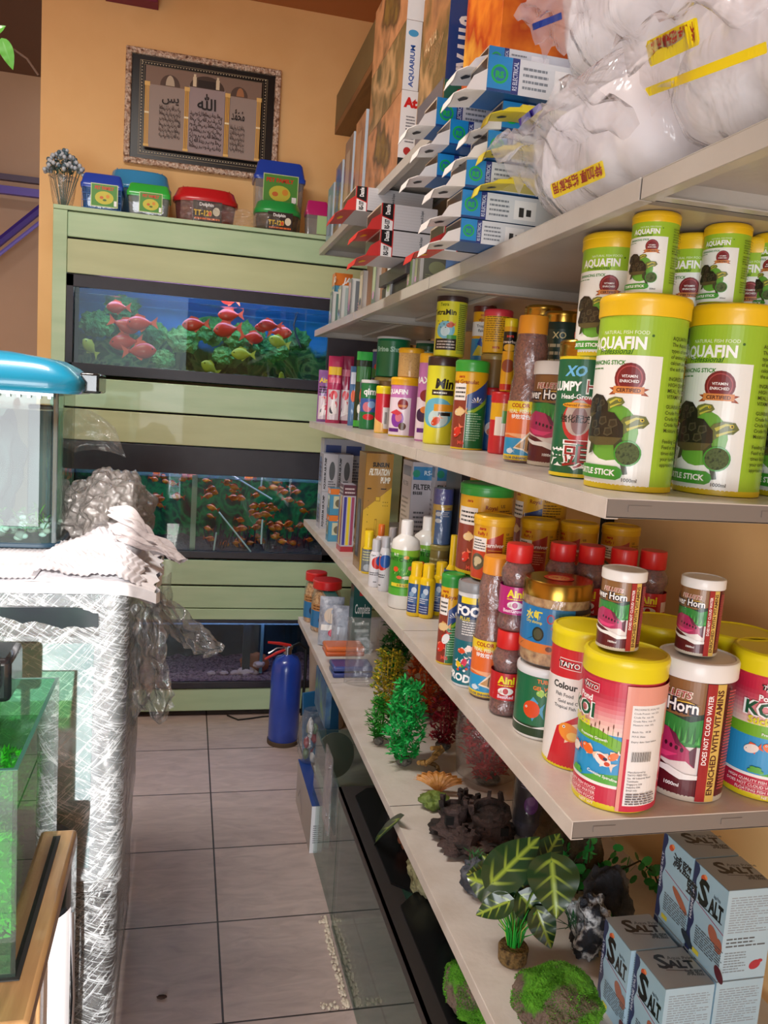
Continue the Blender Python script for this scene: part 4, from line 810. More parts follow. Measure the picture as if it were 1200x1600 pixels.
can('flake_food_can', 'yellow and black flake food can with dark lid, stacked on top of another', 'can', R*1.02, H*.70+.0, 'e0dc30', '3a2420', H*.08, simple(R*1.02/(H*.7), 'e0dc30', tmin), (x+.016, y+.014, ZA+H+.001), lr=1.02, ridge=False)
def pinkaq(q, h): return [('r', -h, .02, q(.45), .66, 'ecdce8'), ('r', q(.45), .02, h, .88, 'c070b0'), ('t', 'AQUAFIN', q(.2), .72, .11, 'ffffff', {'a': 'R', 'b': .04}), ('c', q(-.1), .55, .09, .09, '8a2028'), ('r', q(-.4), .5, q(.2), .54, 'c87840'), ('c', q(-.45), .3, .12, .14, '8838a8'), ('c', q(-.35), .33, .06, .08, 'd87890'), ('p', [(q(-.9), .4), (q(-.5), .46), (q(-.1), .4), (q(-.4), .36)], 'd84050'), ('c', q(-.05), .18, .065, .065, '5a3820'), ('r', q(-.95), .08, q(-.3), .14, '602080')]
x, y, R, H = spot(628, 683, 44, 590, ZA)
pk = can('pink_food_tub', 'pink and lilac fish food tub with yellow lid, front row', 'tub', R, H, 'c878b8', 'f0b414', H*.12, simple(R/H, 'c878b8', pinkaq), (x, y, ZA), rim='c8b020')
can('pellet_jar', 'clear tan pellet jar with yellow lid standing on the pink tub', 'jar', R*.86, .086, pellets('tan_pellets', ['b08850', 'd0a868', 'c49858']), 'e8b018', .013, [], (x+.012, y+.005, ZA+H+.001))
for px, py, wd, tp, lb, s in ((662, 690, 30, 552, 'tall pink food tub with yellow lid just left of the yellow flake cans', 0), (676, 668, 34, 545, 'second tall pink food tub, behind the first', 0)):
    a, b, R2, H2 = spot(px, py, wd, tp, ZA)
    if lb[0] == 't': pk2 = can('tall_pink_food_tub', lb, 'tub', R2, H2, 'c878b8', 'f0b414', H2*.1, simple(R2/H2, 'c878b8', lambda q, h: [('r', -h, .02, q(.5), .5, 'ecdce8'), ('t', 'MAXIFIN', 0, .66, .1, 'ffffff', {'a': 'C', 'b': .03}), ('c', 0, .52, .09, .07, '8a2028'), ('c', q(-.3), .3, .1, .08, '3a2048'), ('c', q(-.1), .36, .06, .04, 'e08030'), ('r', q(-.8), .1, q(.3), .15, '602080')]), (a, b, ZA))
    else: another(pk2, lb, (a, b, ZA))
x, y, R, H = spot(596, 677, 24, 603, ZA)
rw = can('slim_food_can', 'slim red and white food can with yellow lid and barcode', 'can', R, H, 'd02838', 'f0d818', H*.15, simple(R/H, 'd02838', lambda q, h: [('r', -h, .02, h, .2, 'e8a030'), ('r', q(-.0), .1, q(.95), .55, 'f0ecec'), ('p', [(-h*.7, .02), (-h*.7, .4), (q(.1), .2), (q(.2), .02)], 'f0c070')]+[('r', q(.25)+k*.012, .2, q(.25)+k*.012+.006, .45, '202020') for k in range(5)]), (x, y, ZA), rim='e8c818')
another(rw, 'slim red food can standing right behind the barcode can', (*stacked(609, math.hypot(x, y)+.1), ZA), 120)
x, y, R, H = spot(574, 671, 27, 593, ZA)
gc = can('shrimp_food_can', 'short green and blue fish food can near the pouches, lower one', 'can', R, H, '1f7a44', 'e0e0e0', H*.06, simple(R/H, '1f7a44', lambda q, h: [('t', 'qim', 0, .7, .18, 'ffffff', {'a': 'C', 'b': .03}), ('r', -h, .35, h, .62, '3a60a8'), ('c', q(-.2), .45, .1, .1, 'd87888'), ('c', q(.3), .5, .08, .07, '88b0e0'), ('c', q(0), .25, .12, .06, 'd82830')]), (x, y, ZA), ridge=False)
def up(nm, lb, cat, px, yt, yb, wd, d, body, lid, lh, fn, sup=None, **k):
    """a can in an upper layer with a plain one under it"""
    x, y, z, R, H = at_d(px, yt, yb, wd, d)
    can(nm, lb, cat, R, H, body, lid, H*lh, simple(R/H, body, fn), (x, y, z), **k)
    if sup: can('under_layer_tub', sup, 'tub', R*.98, z-ZA-.002, '8a6a3a', 'a89050', .012, [], (x, y, ZA))
up('clownfish_food_can', 'blue and green can with red fish picture, stacked above the short green can', 'can', 591, 546, 592, 19, 3.3, '2a5aa8', 'd8e0e8', .07, lambda q, h: [('r', -h, .02, h, .35, '1f8a44'), ('c', q(0), .4, .14, .12, 'e03820'), ('c', q(.1), .62, .1, .09, 'e86840')], 'small dull tub under the can with the red fish picture', ridge=False)
up('brine_shrimp_can', 'wide teal shrimp can with silver lid at the back of eye-level shelf', 'can', 614, 527, 590, 51, 2.98, '14784c', 'c8ccd0', .05, lambda q, h: [('t', 'Brine Shrimp', q(-.1), .62, .17, 'a8d8c8', {'a': 'C', 'b': .04})], 'dull tub hidden under the wide teal shrimp can', ridge=False)
up('brine_shrimp_can', 'dark green shrimp can showing between the pink tubs and yellow can', 'can', 668, 533, 610, 40, 2.9, '145a3c', 'a8acb0', .05, lambda q, h: [('t', 'Shrimp', q(-.1), .7, .14, 'a8d8c8', {'a': 'C', 'b': .04})], 'dull tub hidden under the dark green shrimp can', ridge=False)
x, y, R, H = spot(702, 693, 22, 565, ZA)
can('goldfish_flake_tub', 'narrow blue-lidded food tub squeezed between yellow flake can and pond tub', 'tub', R*1.5, H, 'e8b018', '2038a0', H*.09, simple(R*1.5/H, 'e8b018', lambda q, h: [('r', -h, .02, h, .45, '1c3c98'), ('r', -h, .5, h, .68, 'f0ece8'), ('t', 'sera', 0, .8, .06, 'b02018', {'a': 'C'}), ('t', 'Royal', 0, .7, .08, '8c2018', {'a': 'C'}), ('c', q(0), .25, .1, .12, 'e03828'), ('c', q(.4), .2, .06, .08, 'f0f0f0')]), (*stacked(704, math.hypot(x, y)+.05), ZA))
# vipan can etc. right of pond granulate
def vip(q, h): return [('r', -h, .78, h, .88, 'e8a818'), ('r', -h, .45, q(.2), .7, 'f0ece8'), ('r', -h, .02, h, .4, '3a90c0'), ('p', [(q(-.8), .1), (q(0), .4), (q(.5), .1)], 'e0d040'), ('p', [(q(-.5), .3), (q(-.2), .44), (q(.1), .25)], '2048a0'), ('t', 'sera', q(-.1), .8, .06, 'b02018', {'a': 'C'}), ('t', 'vipan', q(-.1), .71, .08, '8c2018', {'a': 'C', 'b': .02}), ('t', 'Tropical', q(-.1), .6, .07, '303030', {'a': 'C'}), ('t', 'flakes', q(-.1), .52, .07, '303030', {'a': 'C'})]
up('tropical_flake_can', 'orange and blue tropical flakes can with brown lid, upper layer', 'can', 755, 478, 566, 34, 2.22, 'e8a818', '5a2018', .11, vip, 'dull tub hidden under the tropical flakes can')
up('medium_food_can', 'small yellow printed can with pinkish red lid, upper layer beside the tall bottle', 'can', 777, 485, 553, 43, 2.06, 'e8b018', 'd83848', .14, lambda q, h: [('L', q(-.8), .25, q(.8), .85, 12, '7a5a18'), ('t', 'sera', 0, .1, .1, 'b02018', {'a': 'C', 'b': .03})], 'red tub under the small printed can with pinkish red lid')
up('slim_horn_food_can', 'slim yellow and black food tub with yellow lid left of the tall brown bottle', 'tub', 795, 498, 612, 20, 1.88, 'e8a818', 'f0d418', .1, lambda q, h: [('r', -h, .55, h, .82, '1c1814'), ('t', 'sera', q(0), .74, .06, 'd83828', {'a': 'C', 'b': .03}), ('t', 'flowerhorn', 0, .66, .06, 'f0e0d0', {'a': 'C', 'b': .02, 'w': .3}), ('c', 0, .35, .1, .09, '98482c'), ('c', 0, .6, .09, .05, 'e8b030'), ('r', -h, .02, h, .1, 'c83020')])
a1 = at_d(795, 498, 612, 20, 1.88)
can('red_food_tub', 'red and yellow tub with red lid under the slim yellow and black tub', 'tub', .029, a1[2]-ZA-.002, 'c82430', 'd02028', .018, simple(.029/(a1[2]-ZA), 'c82430', lambda q, h: [('r', -h, .55, h, .82, 'e8b018'), ('r', q(-.6), .3, q(.2), .6, 'f0e8e0'), ('r', q(-.1), .5, q(.7), .7, '58a040')]), (a1[0], a1[1], ZA))
can('blue_food_tub', 'blue food tub with red cap beside the green-lidded pond tub', 'tub', .03, .15, '1c5aa0', 'c02028', .016, simple(.03/.15, '1c5aa0', lambda q, h: [('c', q(.2), .35, .14, .12, 'e8e8f0'), ('c', q(.2), .3, .1, .07, 'e06030')]), (*stacked(768, 2.02, 650), ZA))
for k, (px, d, hh, lb) in enumerate(((835, 1.84, .325, 'tall dark tub with shiny gold lid behind the brown pellet bottle'), (868, 1.72, .30, 'tall green-labelled tub with shiny gold lid at the back of the shelf'))):
    can('gold_lid_tub', lb, 'tub', .038, hh, '223a34', 'b08a3c', .02, simple(.038/hh, '1f3f38', lambda q, h: [('L', q(-.8), .4, q(.8), .8, 8, 'c8c0a0'), ('t', 'XO', q(-.5), .82, .06, 'e8d8a0'), ('r', -h, .02, h, .2, '8a2030'), ('c', q(-.3), .4, .1, .07, '687a88')]), (*stacked(px, d), ZA), lidm=GOLD)
x, y, R, H = spot(857, 733, 56, 536, ZA)
another(fh, 'maroon cichlid tub with white lid squeezed between brown bottle and green tub', (*stacked(874, 1.585, 640), ZA), -10, .98)
bottle('small_pellet_bottle', 'small pellet bottle with orange cap beside the upper lime tub', 'bottle', .022, .126, COLP, PRED, 'e07828', .85, simple(.022/.126, 'c02818', lambda q, h: [('t', '血鹦鹉', 0, .36, .13, 'f0d0a0', {'a': 'C', 'w': .3}), ('c', 0, .2, .1, .08, 'e86030')])[1:]+[('r', -.5, .03, .5, .1, 'b02018')], (LX, LY, ZA+LH+.001))
# ------------------------------------------------------------------ cartons
def carton(name, label, cat, x0, y0, z0, w_, d_, h, col, side=None, front=None, top=None, rz=0, group=None, S=None, mats=None):
    """box with printed faces: side = the face to the aisle, front = the face to the camera, top"""
    t = thing(name, label, cat, (x0, y0, z0), rz, group)
    m_ = col if isinstance(col, bpy.types.Material) else M(col, .45, 0, .2)
    MB().box(0, 0, 0, w_, d_, h).build('box', m_, t, smooth=0, bevel=.0008)
    S = S or h; k = .0006
    if side: decal(side, S, face_map((0, d_, 0), (0, -1, 0), (0, 0, 1), (-1, 0, 0)), 'side_print', t, base=k)
    if front: decal(front, S, face_map((0, 0, 0), (1, 0, 0), (0, 0, 1), (0, -1, 0)), 'front_print', t, base=k)
    if top: decal(top, S, face_map((0, 0, h), (1, 0, 0), (0, 1, 0), (0, 0, 1)), 'top_print', t, base=k)
    return t
# ---- salt cartons at the bottom right
def salt_side(W_, chin=False):
    it = [('r', 0, 0, W_, 1, '9cc0d4')]
    it += [('p', [(0, 0), (.07, 0)]+[(.075+.02*math.sin(k*.9), k/24) for k in range(1, 24)]+[(.07, 1), (0, 1)], '26305c')]+[('t', 'MARINE SALT', .045, .35, .05, 'c8d0e0', {'rot': 90, 'w': .42})]
    it += [('c', .17, .90, .05, .035, 'c8502c', .6), ('c', .2, .93, .03, .02, 'e89058', -.4), ('p', [(.1, .60), (W_, .52), (W_, .51), (.1, .59)], '98285c')]
    if chin: it += [('t', '減鹽', .22, .74, .17, '1a1a20', {'b': .02}), ('t', '鹽', .5, .60, .19, '1a1a20', {'b': .02}), ('c', .42, .42, .17, .05, 'a05a3c', -.5), ('c', .62, .1, .12, .05, '283440', -.4)]
    else: it += [('t', 'S', .11, .62, .38, '101014', {'b': .04}), ('t', 'ALT', .31, .62, .22, '101014', {'b': .05, 'w': W_-.35}), ('t', 'Aqua Prime', .36, .80, .06, '303848', {'w': W_-.46}), ('r', .14, .6, W_-.04, .612, '101014'), ('c', .42, .42, .1, .07, 'a0604c', -.8), ('c', .52, .36, .06, .08, 'a0604c'), ('c', .58, .09, .09, .06, '5a2430', -.7)]
    it += [('L', .14, .14, .6, .36, 8, '40484c'), ('r', .13, .04, .24, .09, 'd8d040')]
    return it
def salt_front(W_): return [('r', 0, 0, W_, 1, 'a8c4d2'), ('L', .05, .52, W_-.04, .93, 15, '8c98a2'), ('L', .05, .36, W_-.04, .48, 3, '50585e'), ('L', .05, .08, W_-.25, .32, 8, '7c8890'), ('c', W_-.14, .15, .07, .05, 'a83040', .4), ('c', W_-.08, .19, .03, .02, 'a83040')]
def salt_top(W_, D_): return [('r', 0, 0, W_, D_, '98a0a4'), ('t', 'S', W_*.2, D_*.52, .3, '18181c', {'b': .03, 'rot': -8}), ('t', 'ALT', W_*.42, D_*.5, .16, '18181c', {'b': .05, 'rot': -8}), ('t', 'Aqua Prime', W_*.5, D_*.72, .07, '4c5458', {'rot': -8}), ('t', '減鹽', W_*.62, D_*.28, .1, '3c4448', {'rot': -8}), ('p', [(W_*.3, D_*.46), (W_*.75, D_*.38), (W_*.75, D_*.365), (W_*.3, D_*.445)], '30181c')]
SZ = .142; z1 = ZC+SZ+.0005
pS = onz(1040, 1546, z1); pSb = onz(999, 1487, z1); pR = onz(992, 1485, z1); pRb = onz(956, 1433, z1); pT = onz(1124, 1541, z1)
SD = (pSb.y-pS.y)*1.0; SW = pT.x-pS.x-.004
def salt(x, y, z, lb, chin=False, w_=None):
    w_ = w_ or SW
    return carton('salt_carton', lb, 'carton', x, y, z, w_, SD-.002, SZ, 'a0c0d0', salt_side(SD/SZ, chin), salt_front(w_/SZ), salt_top(w_/SZ, SD/SZ))
salt(pS.x, pS.y, ZC+.0003, 'pale blue salt carton nearest the camera, lower layer')
salt(pS.x-.006, pS.y+SD+.004, ZC+.0003, 'pale blue salt carton at the left rear of lower layer, next to dark rock')
salt(pT.x, pS.y+.002, ZC+.0003, 'pale salt carton at the right edge of lower layer, under a taller stack')
salt(pT.x, pS.y+SD+.006, ZC+.0003, 'pale blue salt carton hidden in lower layer against the wall')
z2 = z1+.0006; q = onz(1143, 1388, z2+SZ)
salt(pT.x+.002, pS.y+.004, z2, 'pale blue salt carton in upper layer, the one closer to the camera')
salt(pT.x+.002, pS.y+SD+.008, z2, 'pale blue carton in upper layer with big Chinese characters on its side', True)
# ---- filter and pump cartons on the lower food shelf
def dbox(nm, lb, cat, px, py, wpx, top, dy, col, side, front, z=ZB, dist=None, rz=0, topi=None):
    """near-left bottom corner at pixel px, py on plane z (or at distance dist)"""
    p = onz(px, py, z) if dist is None else Vector((*stacked(px, dist, py), z))
    dep = (Vector((p.x, p.y, z))-CAM).dot(_f); d = ray(px, top)
    h = HC+d.z*math.hypot(p.x, p.y)/math.hypot(d.x, d.y)-z
    W_ = wpx*dep/FPX
    return carton(nm, lb, cat, p.x, p.y, z, W_, dy, h, col, side(dy/h) if side else None, front(W_/h) if front else None, topi(W_/h, dy/h) if topi else None, rz=rz), p, W_, h
fp, p, W_, h = dbox('filtration_pump_carton', 'tall yellow and bronze filtration pump carton on lower shelf', 'carton', 561, 892, 43, 707, .10, 'c8982c',
    lambda w: [('r', 0, 0, w, 1, '8a6a3c'), ('r', .05, .1, w*.7, .6, '4a4a50'), ('c', w*.4, .35, w*.2, .22, '787880')],
    lambda w: [('r', 0, 0, w, 1, 'e0b838'), ('p', [(0, 1), (w, 1), (w, .72), (0, .52)], 'a87c38'), ('t', 'SUNSUN', w*.55, .89, .05, '201808', {'a': 'C', 'b': .06, 'w': w*.6}), ('t', 'FILTRATION', w*.5, .82, .075, 'f4f0e0', {'a': 'C', 'w': w*.75, 'b': .04, 'sk': .15}), ('t', 'PUMP', w*.75, .755, .07, 'f4f0e0', {'a': 'C', 'w': w*.36, 'b': .04}), ('r', w*.1, .70, w*.25, .71, '201808'), ('r', w*.6, .70, w*.8, .71, '201808'),
               ('r', w*.42, .60, w*.6, .64, 'a07820'), ('r', w*.44, .605, w*.58, .635, 'e0b838'), ('r', w*.44, .30, w*.52, .45, 'a07820'), ('r', w*.45, .31, w*.51, .44, 'e0b838'), ('r', w*.4, .24, w*.55, .30, '903820'), ('r', w*.43, .255, w*.52, .30, 'e0b838')]+[('r', w*.15, .3+k*.06, w*.18, .306+k*.06, '504010') for k in range(6)]+[('r', w*(.7+.08*(k % 3)), .56+.03*(k//3), w*(.73+.08*(k % 3)), .566+.03*(k//3), '504010') for k in range(6)])
def filt(w): return [('r', 0, 0, w, 1, 'b0acb4'), ('r', .01, .86, w-.01, .965, '2f7cb0'), ('c', w*.2, .91, .03, .03, '1f8a70'), ('t', 'RS-2000', w*.55, .9, .05, 'd8e8f0'), ('t', 'FILTER', w*.5, .785, .058, '18181c', {'a': 'C', 'w': w*.84, 'b': .03}), ('t', '養魚過濾器', w*.08, .745, .03, '18181c', {'w': w*.45, 'b': .02}), ('L', .03, .1, w*.9, .62, 14, '55555c')]
def filts(w): return [('r', 0, 0, w, 1, 'a8a4ac'), ('r', .02, .88, w*.9, .96, '404c68'), ('t', 'FILTER', w*.1, .8, .05, '202024', {'w': w*.6}), ('L', w*.1, .5, w*.8, .72, 6, '606068'), ('r', w*.4, .1, w*.75, .35, '38302c'), ('r', w*.15, .03, w*.3, .3, '78706c')]
dbox('filter_carton', 'tall silver filter carton with blue band, left of the pair', 'carton', 636, 850, 34, 721, .10, 'b0acb4', filts, filt, dist=2.30)
dbox('filter_carton', 'tall silver filter carton with blue band, right of the pair', 'carton', 673, 850, 37, 722, .10, 'b0acb4', filts, filt, dist=2.28)
dbox('black_product_carton', 'slim black carton just left of the large green-lidded koi tub', 'carton', 712, 850, 15, 724, .12, '1c1c20', None, lambda w: [('c', w*.5, .62, w*.3, .04, 'b84828'), ('L', w*.2, .7, w*.8, .9, 6, 'a0a0a8'), ('L', w*.2, .2, w*.8, .5, 8, '80808a')], dist=2.1)
def air(w): return [('r', 0, 0, w, 1, 'b4b4bc'), ('t', 'AQUARIUM AIR PUMP', .09, .06, .075, '101014', {'rot': 90, 'w': .84, 'b': .04}), ('c', w*.62, .55, w*.2, .25, '54585c'), ('L', w*.4, .1, w*.9, .3, 3, '404048')]
def airs(w): return [('r', 0, 0, w, 1, 'a8a8b4'), ('r', .05, .2, w*.6, .9, '6078a0'), ('L', w*.1, .1, w*.7, .8, 6, '505060')]
pA = onz(499, 826, ZB); hA = .150
n = 0
for c in range(2):
    for k in range(2):
        carton('air_pump_carton', 'silver air pump carton, '+['lower', 'upper'][k]+' one of the '+['left', 'right'][c]+' column at the shelf end', 'carton', pA.x+c*.062, pA.y+.01*c, ZB+k*(hA+.001), .06, .09, hA, 'b4b4bc', airs(.09/hA), air(.06/hA)); n += 1
    carton('air_pump_carton', 'silver air pump carton with blue print standing higher at rear, '+['left', 'right'][c], 'carton', pA.x+.02+c*.085, pA.y+.12, ZB, .08, .09, .355, 'a0a4b0', None, [('r', 0, 0, .24, 1, '9ca0ac'), ('r', .02, .82, .2, .93, '243c78'), ('L', .03, .5, .2, .78, 8, '40485c')])
def jad(w): return [('r', 0, 0, w, 1, '4a90b0'), ('r', 0, .78, w, 1, 'e07828'), ('t', 'JAD', w*.5, .83, .14, 'ffffff', {'b': .04, 'sk': .2}), ('r', w*.2, .25, w*.8, .72, 'c8c8a8'), ('c', w*.5, .45, w*.2, .15, '706850')]
pJ = onz(512, 846, ZB)
for k in range(2): carton('small_filter_carton', 'blue and orange filter carton standing in front of air pump cartons, '+['lower', 'upper'][k], 'carton', pJ.x, pJ.y, ZB+k*.098, .062, .05, .097, '3f88a8', jad(.5), jad(.064/.097))
def tubes(w): return [('r', 0, 0, w, 1, 'b8b4c0')]+[('r', w*(.08+.3*k), .1, w*(.3+.3*k), .82, c) for k, c in enumerate(('3c3c90', 'e0c830', 'a04868'))]+[('r', 0, .84, w, 1, '58303c'), ('L', .02, .86, w-.02, .97, 2, 'd0c0c0'), ('r', 0, 0, w, .08, 'b02c38')]
dbox('tube_pack', 'clear pack of coloured tubes standing left of the yellow pump carton', 'pack', 531, 862, 20, 757, .07, 'a8a4b0', tubes, tubes)
# ---- bottles of liquid
def sbottle(nm, lb, px, py, wd, top, col, cap, capf, items, z=ZB, neck=.55, shoulder=.12, capr=.6, body=None, dist=None, cat='bottle', turn=0):
    if dist is None: x, y, R, H = spot(px, py, wd, top, z)
    else:
        x, y, z_, R, H = at_d(px, top, py, wd, dist); H += z_-z
    t = thing(nm, lb, cat, (x, y, z), FACE(x, y)+math.radians(turn))
    hb = H*(1-capf)
    MB().lathe([(R*.9, 0), (R, .003), (R, hb*(1-shoulder)), (R*.92, hb*(1-shoulder*.5)), (R*neck, hb)], 40, body or M(col, .3, 0, .4)).build('body', None, t, smooth=60)
    MB().lathe([(R*capr, hb-.001), (R*capr, H-.003), (R*capr*.9, H), (0, H)], 32, M(cap, .4, 0, .2)).build('cap', None, t)
    if items: decal(items(R/H), H, cyl_map(R, 0), 'printed_label', t, curved=R*.1)
    return t
def chlor(R):
    h = R*PI; q = lambda f: R*math.asin(f)
    it = [('r', -h, .16, h, .64, '3f9a2c'), ('p', [(-h, .60), (-h*.3, .64), (h*.3, .60), (h, .64), (h, .68), (-h, .68)], '8cc83c'), ('r', -h, .16, h, .24, '58b038'), ('t', 'ANTI CHLORINE', 0, .55, .06, '203c14', {'a': 'C', 'w': R*2.6, 'b': .02}), ('r', q(-.8), .26, q(.95), .30, 'e8d838'), ('t', '水質穩定劑', 0, .267, .032, '806010', {'a': 'C'}), ('t', '魚樂', q(-.6), .61, .035, 'f0f8e0', {'a': 'C'})]
    R_ = random.Random(4)
    for k in range(26): a, b = R_.uniform(-.8, .9), R_.uniform(.33, .46); it.append(('p', [(q(a), b), (q(a)+.02, b+.03), (q(a)+.012, b-.01)], R_.choice(('68c040', '2c7a20', '98d858'))))
    it += [('c', q(-.55), .46, .03, .03, 'e85828'), ('c', q(.4), .48, .03, .025, 'c86868'), ('c', q(.1), .60, .03, .02, 'e8a040'), ('c', q(.2), .37, .05, .02, 'e8e0d0'), ('c', q(-.3), .37, .03, .02, 'e07040')]
    return it
g = sbottle('dechlorinator_bottle', 'large white bottle with leafy green label and white flip cap', 627, 953, 45, 812, 'ecece8', 'f4f4f4', .16, chlor, capr=.42, neck=.42, shoulder=.16)
x, y = stacked(665, math.hypot(*g.location[:2])+.10, 880)
another(g, 'second white bottle with green label, standing behind the first', (x, y, ZB), 20, 1.0)
yb = lambda R: [('r', -R*1.2, .08, R*.3, .62, '2c5890'), ('r', -R*1.2, .08, R*.3, .25, '283878'), ('c', -R*.2, .5, .05, .06, 'c8d8e8'), ('c', -R*.5, .42, .05, .05, '88a8c8'), ('L', -R*1.0, .27, R*.2, .38, 3, 'e8e8f0'), ('L', -R, .1, R*.2, .24, 3, 'a8b8d8')]
b_ = sbottle('yellow_conditioner_bottle', 'small yellow bottle in front of the green-label bottles, left of three', 646, 964, 24, 878, 'e8c414', 'f0c814', .25, yb, neck=.8, capr=.74, shoulder=.08)
another(b_, 'small yellow bottle in front of the green-label bottles, middle of three', (*stacked(668, math.hypot(*b_.location[:2])-.01, 920), ZB))
another(b_, 'small yellow bottle in front of the green-label bottles, right of three', (*stacked(688, math.hypot(*b_.location[:2])+.03, 920), ZB))
sp = lambda R: [('c', R*.3, .52, .12, .13, 'd03028'), ('c', R*1.0, .56, .12, .12, '2858a8'), ('L', -R, .25, R, .33, 2, '303038'), ('t', 'Care', -R*.8, .66, .05, '202030'), ('L', -R*.2, .1, R*.6, .14, 1, '202020')]
g2 = sbottle('white_treatment_bottle', 'small white bottle with red and blue spot and clear cap, front', 584, 918, 19, 842, 'e4e4ea', 'c8c8cc', .26, sp, neck=.75, capr=.7)
sbottle('white_treatment_bottle', 'small grey-white bottle right of the red-spot bottle', 598, 925, 17, 838, 'd4d4da', 'b8b8c0', .2, sp, neck=.75, capr=.75, turn=-50)
sbottle('orange_cap_bottle', 'small bottle with orange cap behind the two white bottles', 594, 900, 17, 819, 'd0ccd0', 'e07020', .2, None, dist=2.38)
sbottle('clear_cap_bottle', 'pale bottle with frosted cap behind, touching the leafy green label bottle', 612, 905, 20, 824, 'c4c0c4', 'b8b4b8', .3, None, dist=2.45)
sbottle('yellow_cap_bottle', 'small grey-label bottle with yellow cap beside the yellow pump carton', 573, 897, 19, 829, 'e8c81c', 'f0d020', .38, lambda R: [('r', -R*3, .05, R*3, .58, '6c7478'), ('L', -R, .3, R, .55, 4, 'c8c890'), ('c', 0, .15, .1, .08, 'a8b0b8')], neck=.8, capr=.75)
def tox(R):
    h = R*PI; return [('r', -h, .03, h, .66, '8898b8'), ('p', [(-h, .03), (-h, .3), (h, .45), (h, .03)], '38488c'), ('L', -R, .06, R, .24, 5, 'd0d8e8'), ('t', 'aba', -R*.6, .5, .09, '1c2848', {'b': .03}), ('r', -h*.4, .56, h*.2, .66, '2c5088'), ('p', [(-R*.5, .2), (-R*.1, .48), (R*.1, .25)], 'b0bccc')]
sbottle('yellow_top_bottle', 'tall yellow-capped bottle with blue-grey label left of the koi food can', 698, 993, 25, 835, 'e8c81c', 'e8c418', .3, tox, neck=.5, capr=.45, shoulder=.2)
x, y, z, R, H = at_d(691, 763, 849, 30, 2.14)
t = thing('blue_cap_jar', 'blue-capped can with blue and yellow label wrapped in clear film', 'can', (x, y, z), FACE(x, y))
MB().lathe([(R*.95, 0), (R, .003), (R, H*.73)], 40, M('2c68a8', .35)).build('body', None, t)
MB().lathe([(R*1.03, H*.72), (R*1.03, H-.004), (R, H), (0, H)], 40, M('1c38a0', .35)).build('cap', None, t)
q = R/H
decal([('r', -q*3, .62, q*3, .72, 'd8b030'), ('r', -q*2, 0, -q*.75, .64, 'c8a83c'), ('c', -q*.4, .55, .06, .04, 'd8e0e8'), ('c', -q*.4, .43, .06, .04, 'd8e0e8'), ('t', 'sera', q*.4, .64, .06, 'b02018'), ('L', q*.1, .5, q*.8, .6, 3, 'e8f0f8')], H, cyl_map(R, 0), 'printed_label', t, curved=.004)
MB().lathe([(R*1.06, -.001), (R*1.09, H*.4), (R*1.08, H*1.01)], 30, PLAST).build('shrink_film', None, t)
can('film_wrapped_tub', 'brownish film-wrapped tub under the blue-capped can', 'tub', R*1.05, z-ZB-.002, '8c7c44', 'a89850', .012, [('L', -.2, .2, .2, .8, 8, 'c8c090')], (x, y, ZB))
# ---- blister pouches at the far end of eye-level shelf
def pouch(nm, lb, px, py, wd, top, col, items, z=ZA, thick=.02, dist=None, tilt=0, cat='pouch'):
    p = onz(px, py, z) if dist is None else Vector((*stacked(px, dist, py), z)); dep = (p-CAM).dot(_f); W_ = wd*dep/FPX; d = ray(px, top)
    H = HC+d.z*math.hypot(p.x, p.y)/math.hypot(d.x, d.y)-z
    t = thing(nm, lb, cat, p, FACE(p.x, p.y))
    def f(u, v, s):
        e = max(0, 1-abs(2*u-1)**4)*max(0, min(1, (1-v)*3))**.5*(.35+.65*min(1, v*8+.5))
        return ((u-.5)*W_, s*thick*.5*e*(1+.25*noise.noise(Vector((u*4, v*6, px)))), v*H)
    m_ = col if isinstance(col, bpy.types.Material) else M(col, .25, 0, .6)
    mb = MB(); mb.grid(lambda u, v: f(u, v, -1), 16, 22); mb.grid(lambda u, v: f(1-u, v, 1), 16, 22); mb.build('bag', m_, t, smooth=80)
    if items:
        decal(items(W_/H), H, lambda u, v, o: (u, f(min(1, max(0, u/W_+.5)), min(1, max(0, v/H)), -1)[1]-o-.001, v), 'printed_label', t, curved=W_/8)
    return t
koip = lambda w: [('r', -w*.4, .05, w*.4, .5, 'd8c8d0'), ('c', 0, .42, w*.25, .07, 'e02838'), ('p', [(-w*.3, .1), (0, .45), (w*.3, .15)], 'f0e8e8'), ('c', -w*.1, .2, w*.16, .06, '282830'), ('c', w*.15, .28, w*.12, .05, 'c82838')]
pouch('fish_food_pouch', 'purple and silver pouch with koi picture at the far shelf end', 504, 659, 20, 578, '8c5c9c', lambda w: koip(w)+[('t', 'Aini', -w*.4, .76, .12, 'e8c830', {'b': .04}), ('L', -w*.4, .55, w*.4, .7, 3, '202020')])
pouch('fish_food_pouch', 'bright pink pouch with koi picture, second from the far end', 519, 661, 22, 556, 'b82c5c', lambda w: koip(w)+[('r', -w*.45, .72, w*.45, .84, 'e8c030'), ('r', -w*.4, .6, w*.4, .68, 'e06080')])
pouch('fish_food_pouch', 'dark pink pouch behind the green-topped pack', 537, 662, 20, 556, 'a02450', lambda w: koip(w)+[('r', -w*.45, .7, w*.45, .8, 'd87890')])
pouch('fish_food_pouch', 'blue and white pouch beside the green-topped pack', 549, 665, 13, 572, '4c78a8', lambda w: [('c', 0, .5, w*.3, .1, 'e86030'), ('r', -w*.4, .7, w*.4, .9, 'd8e0f0')])
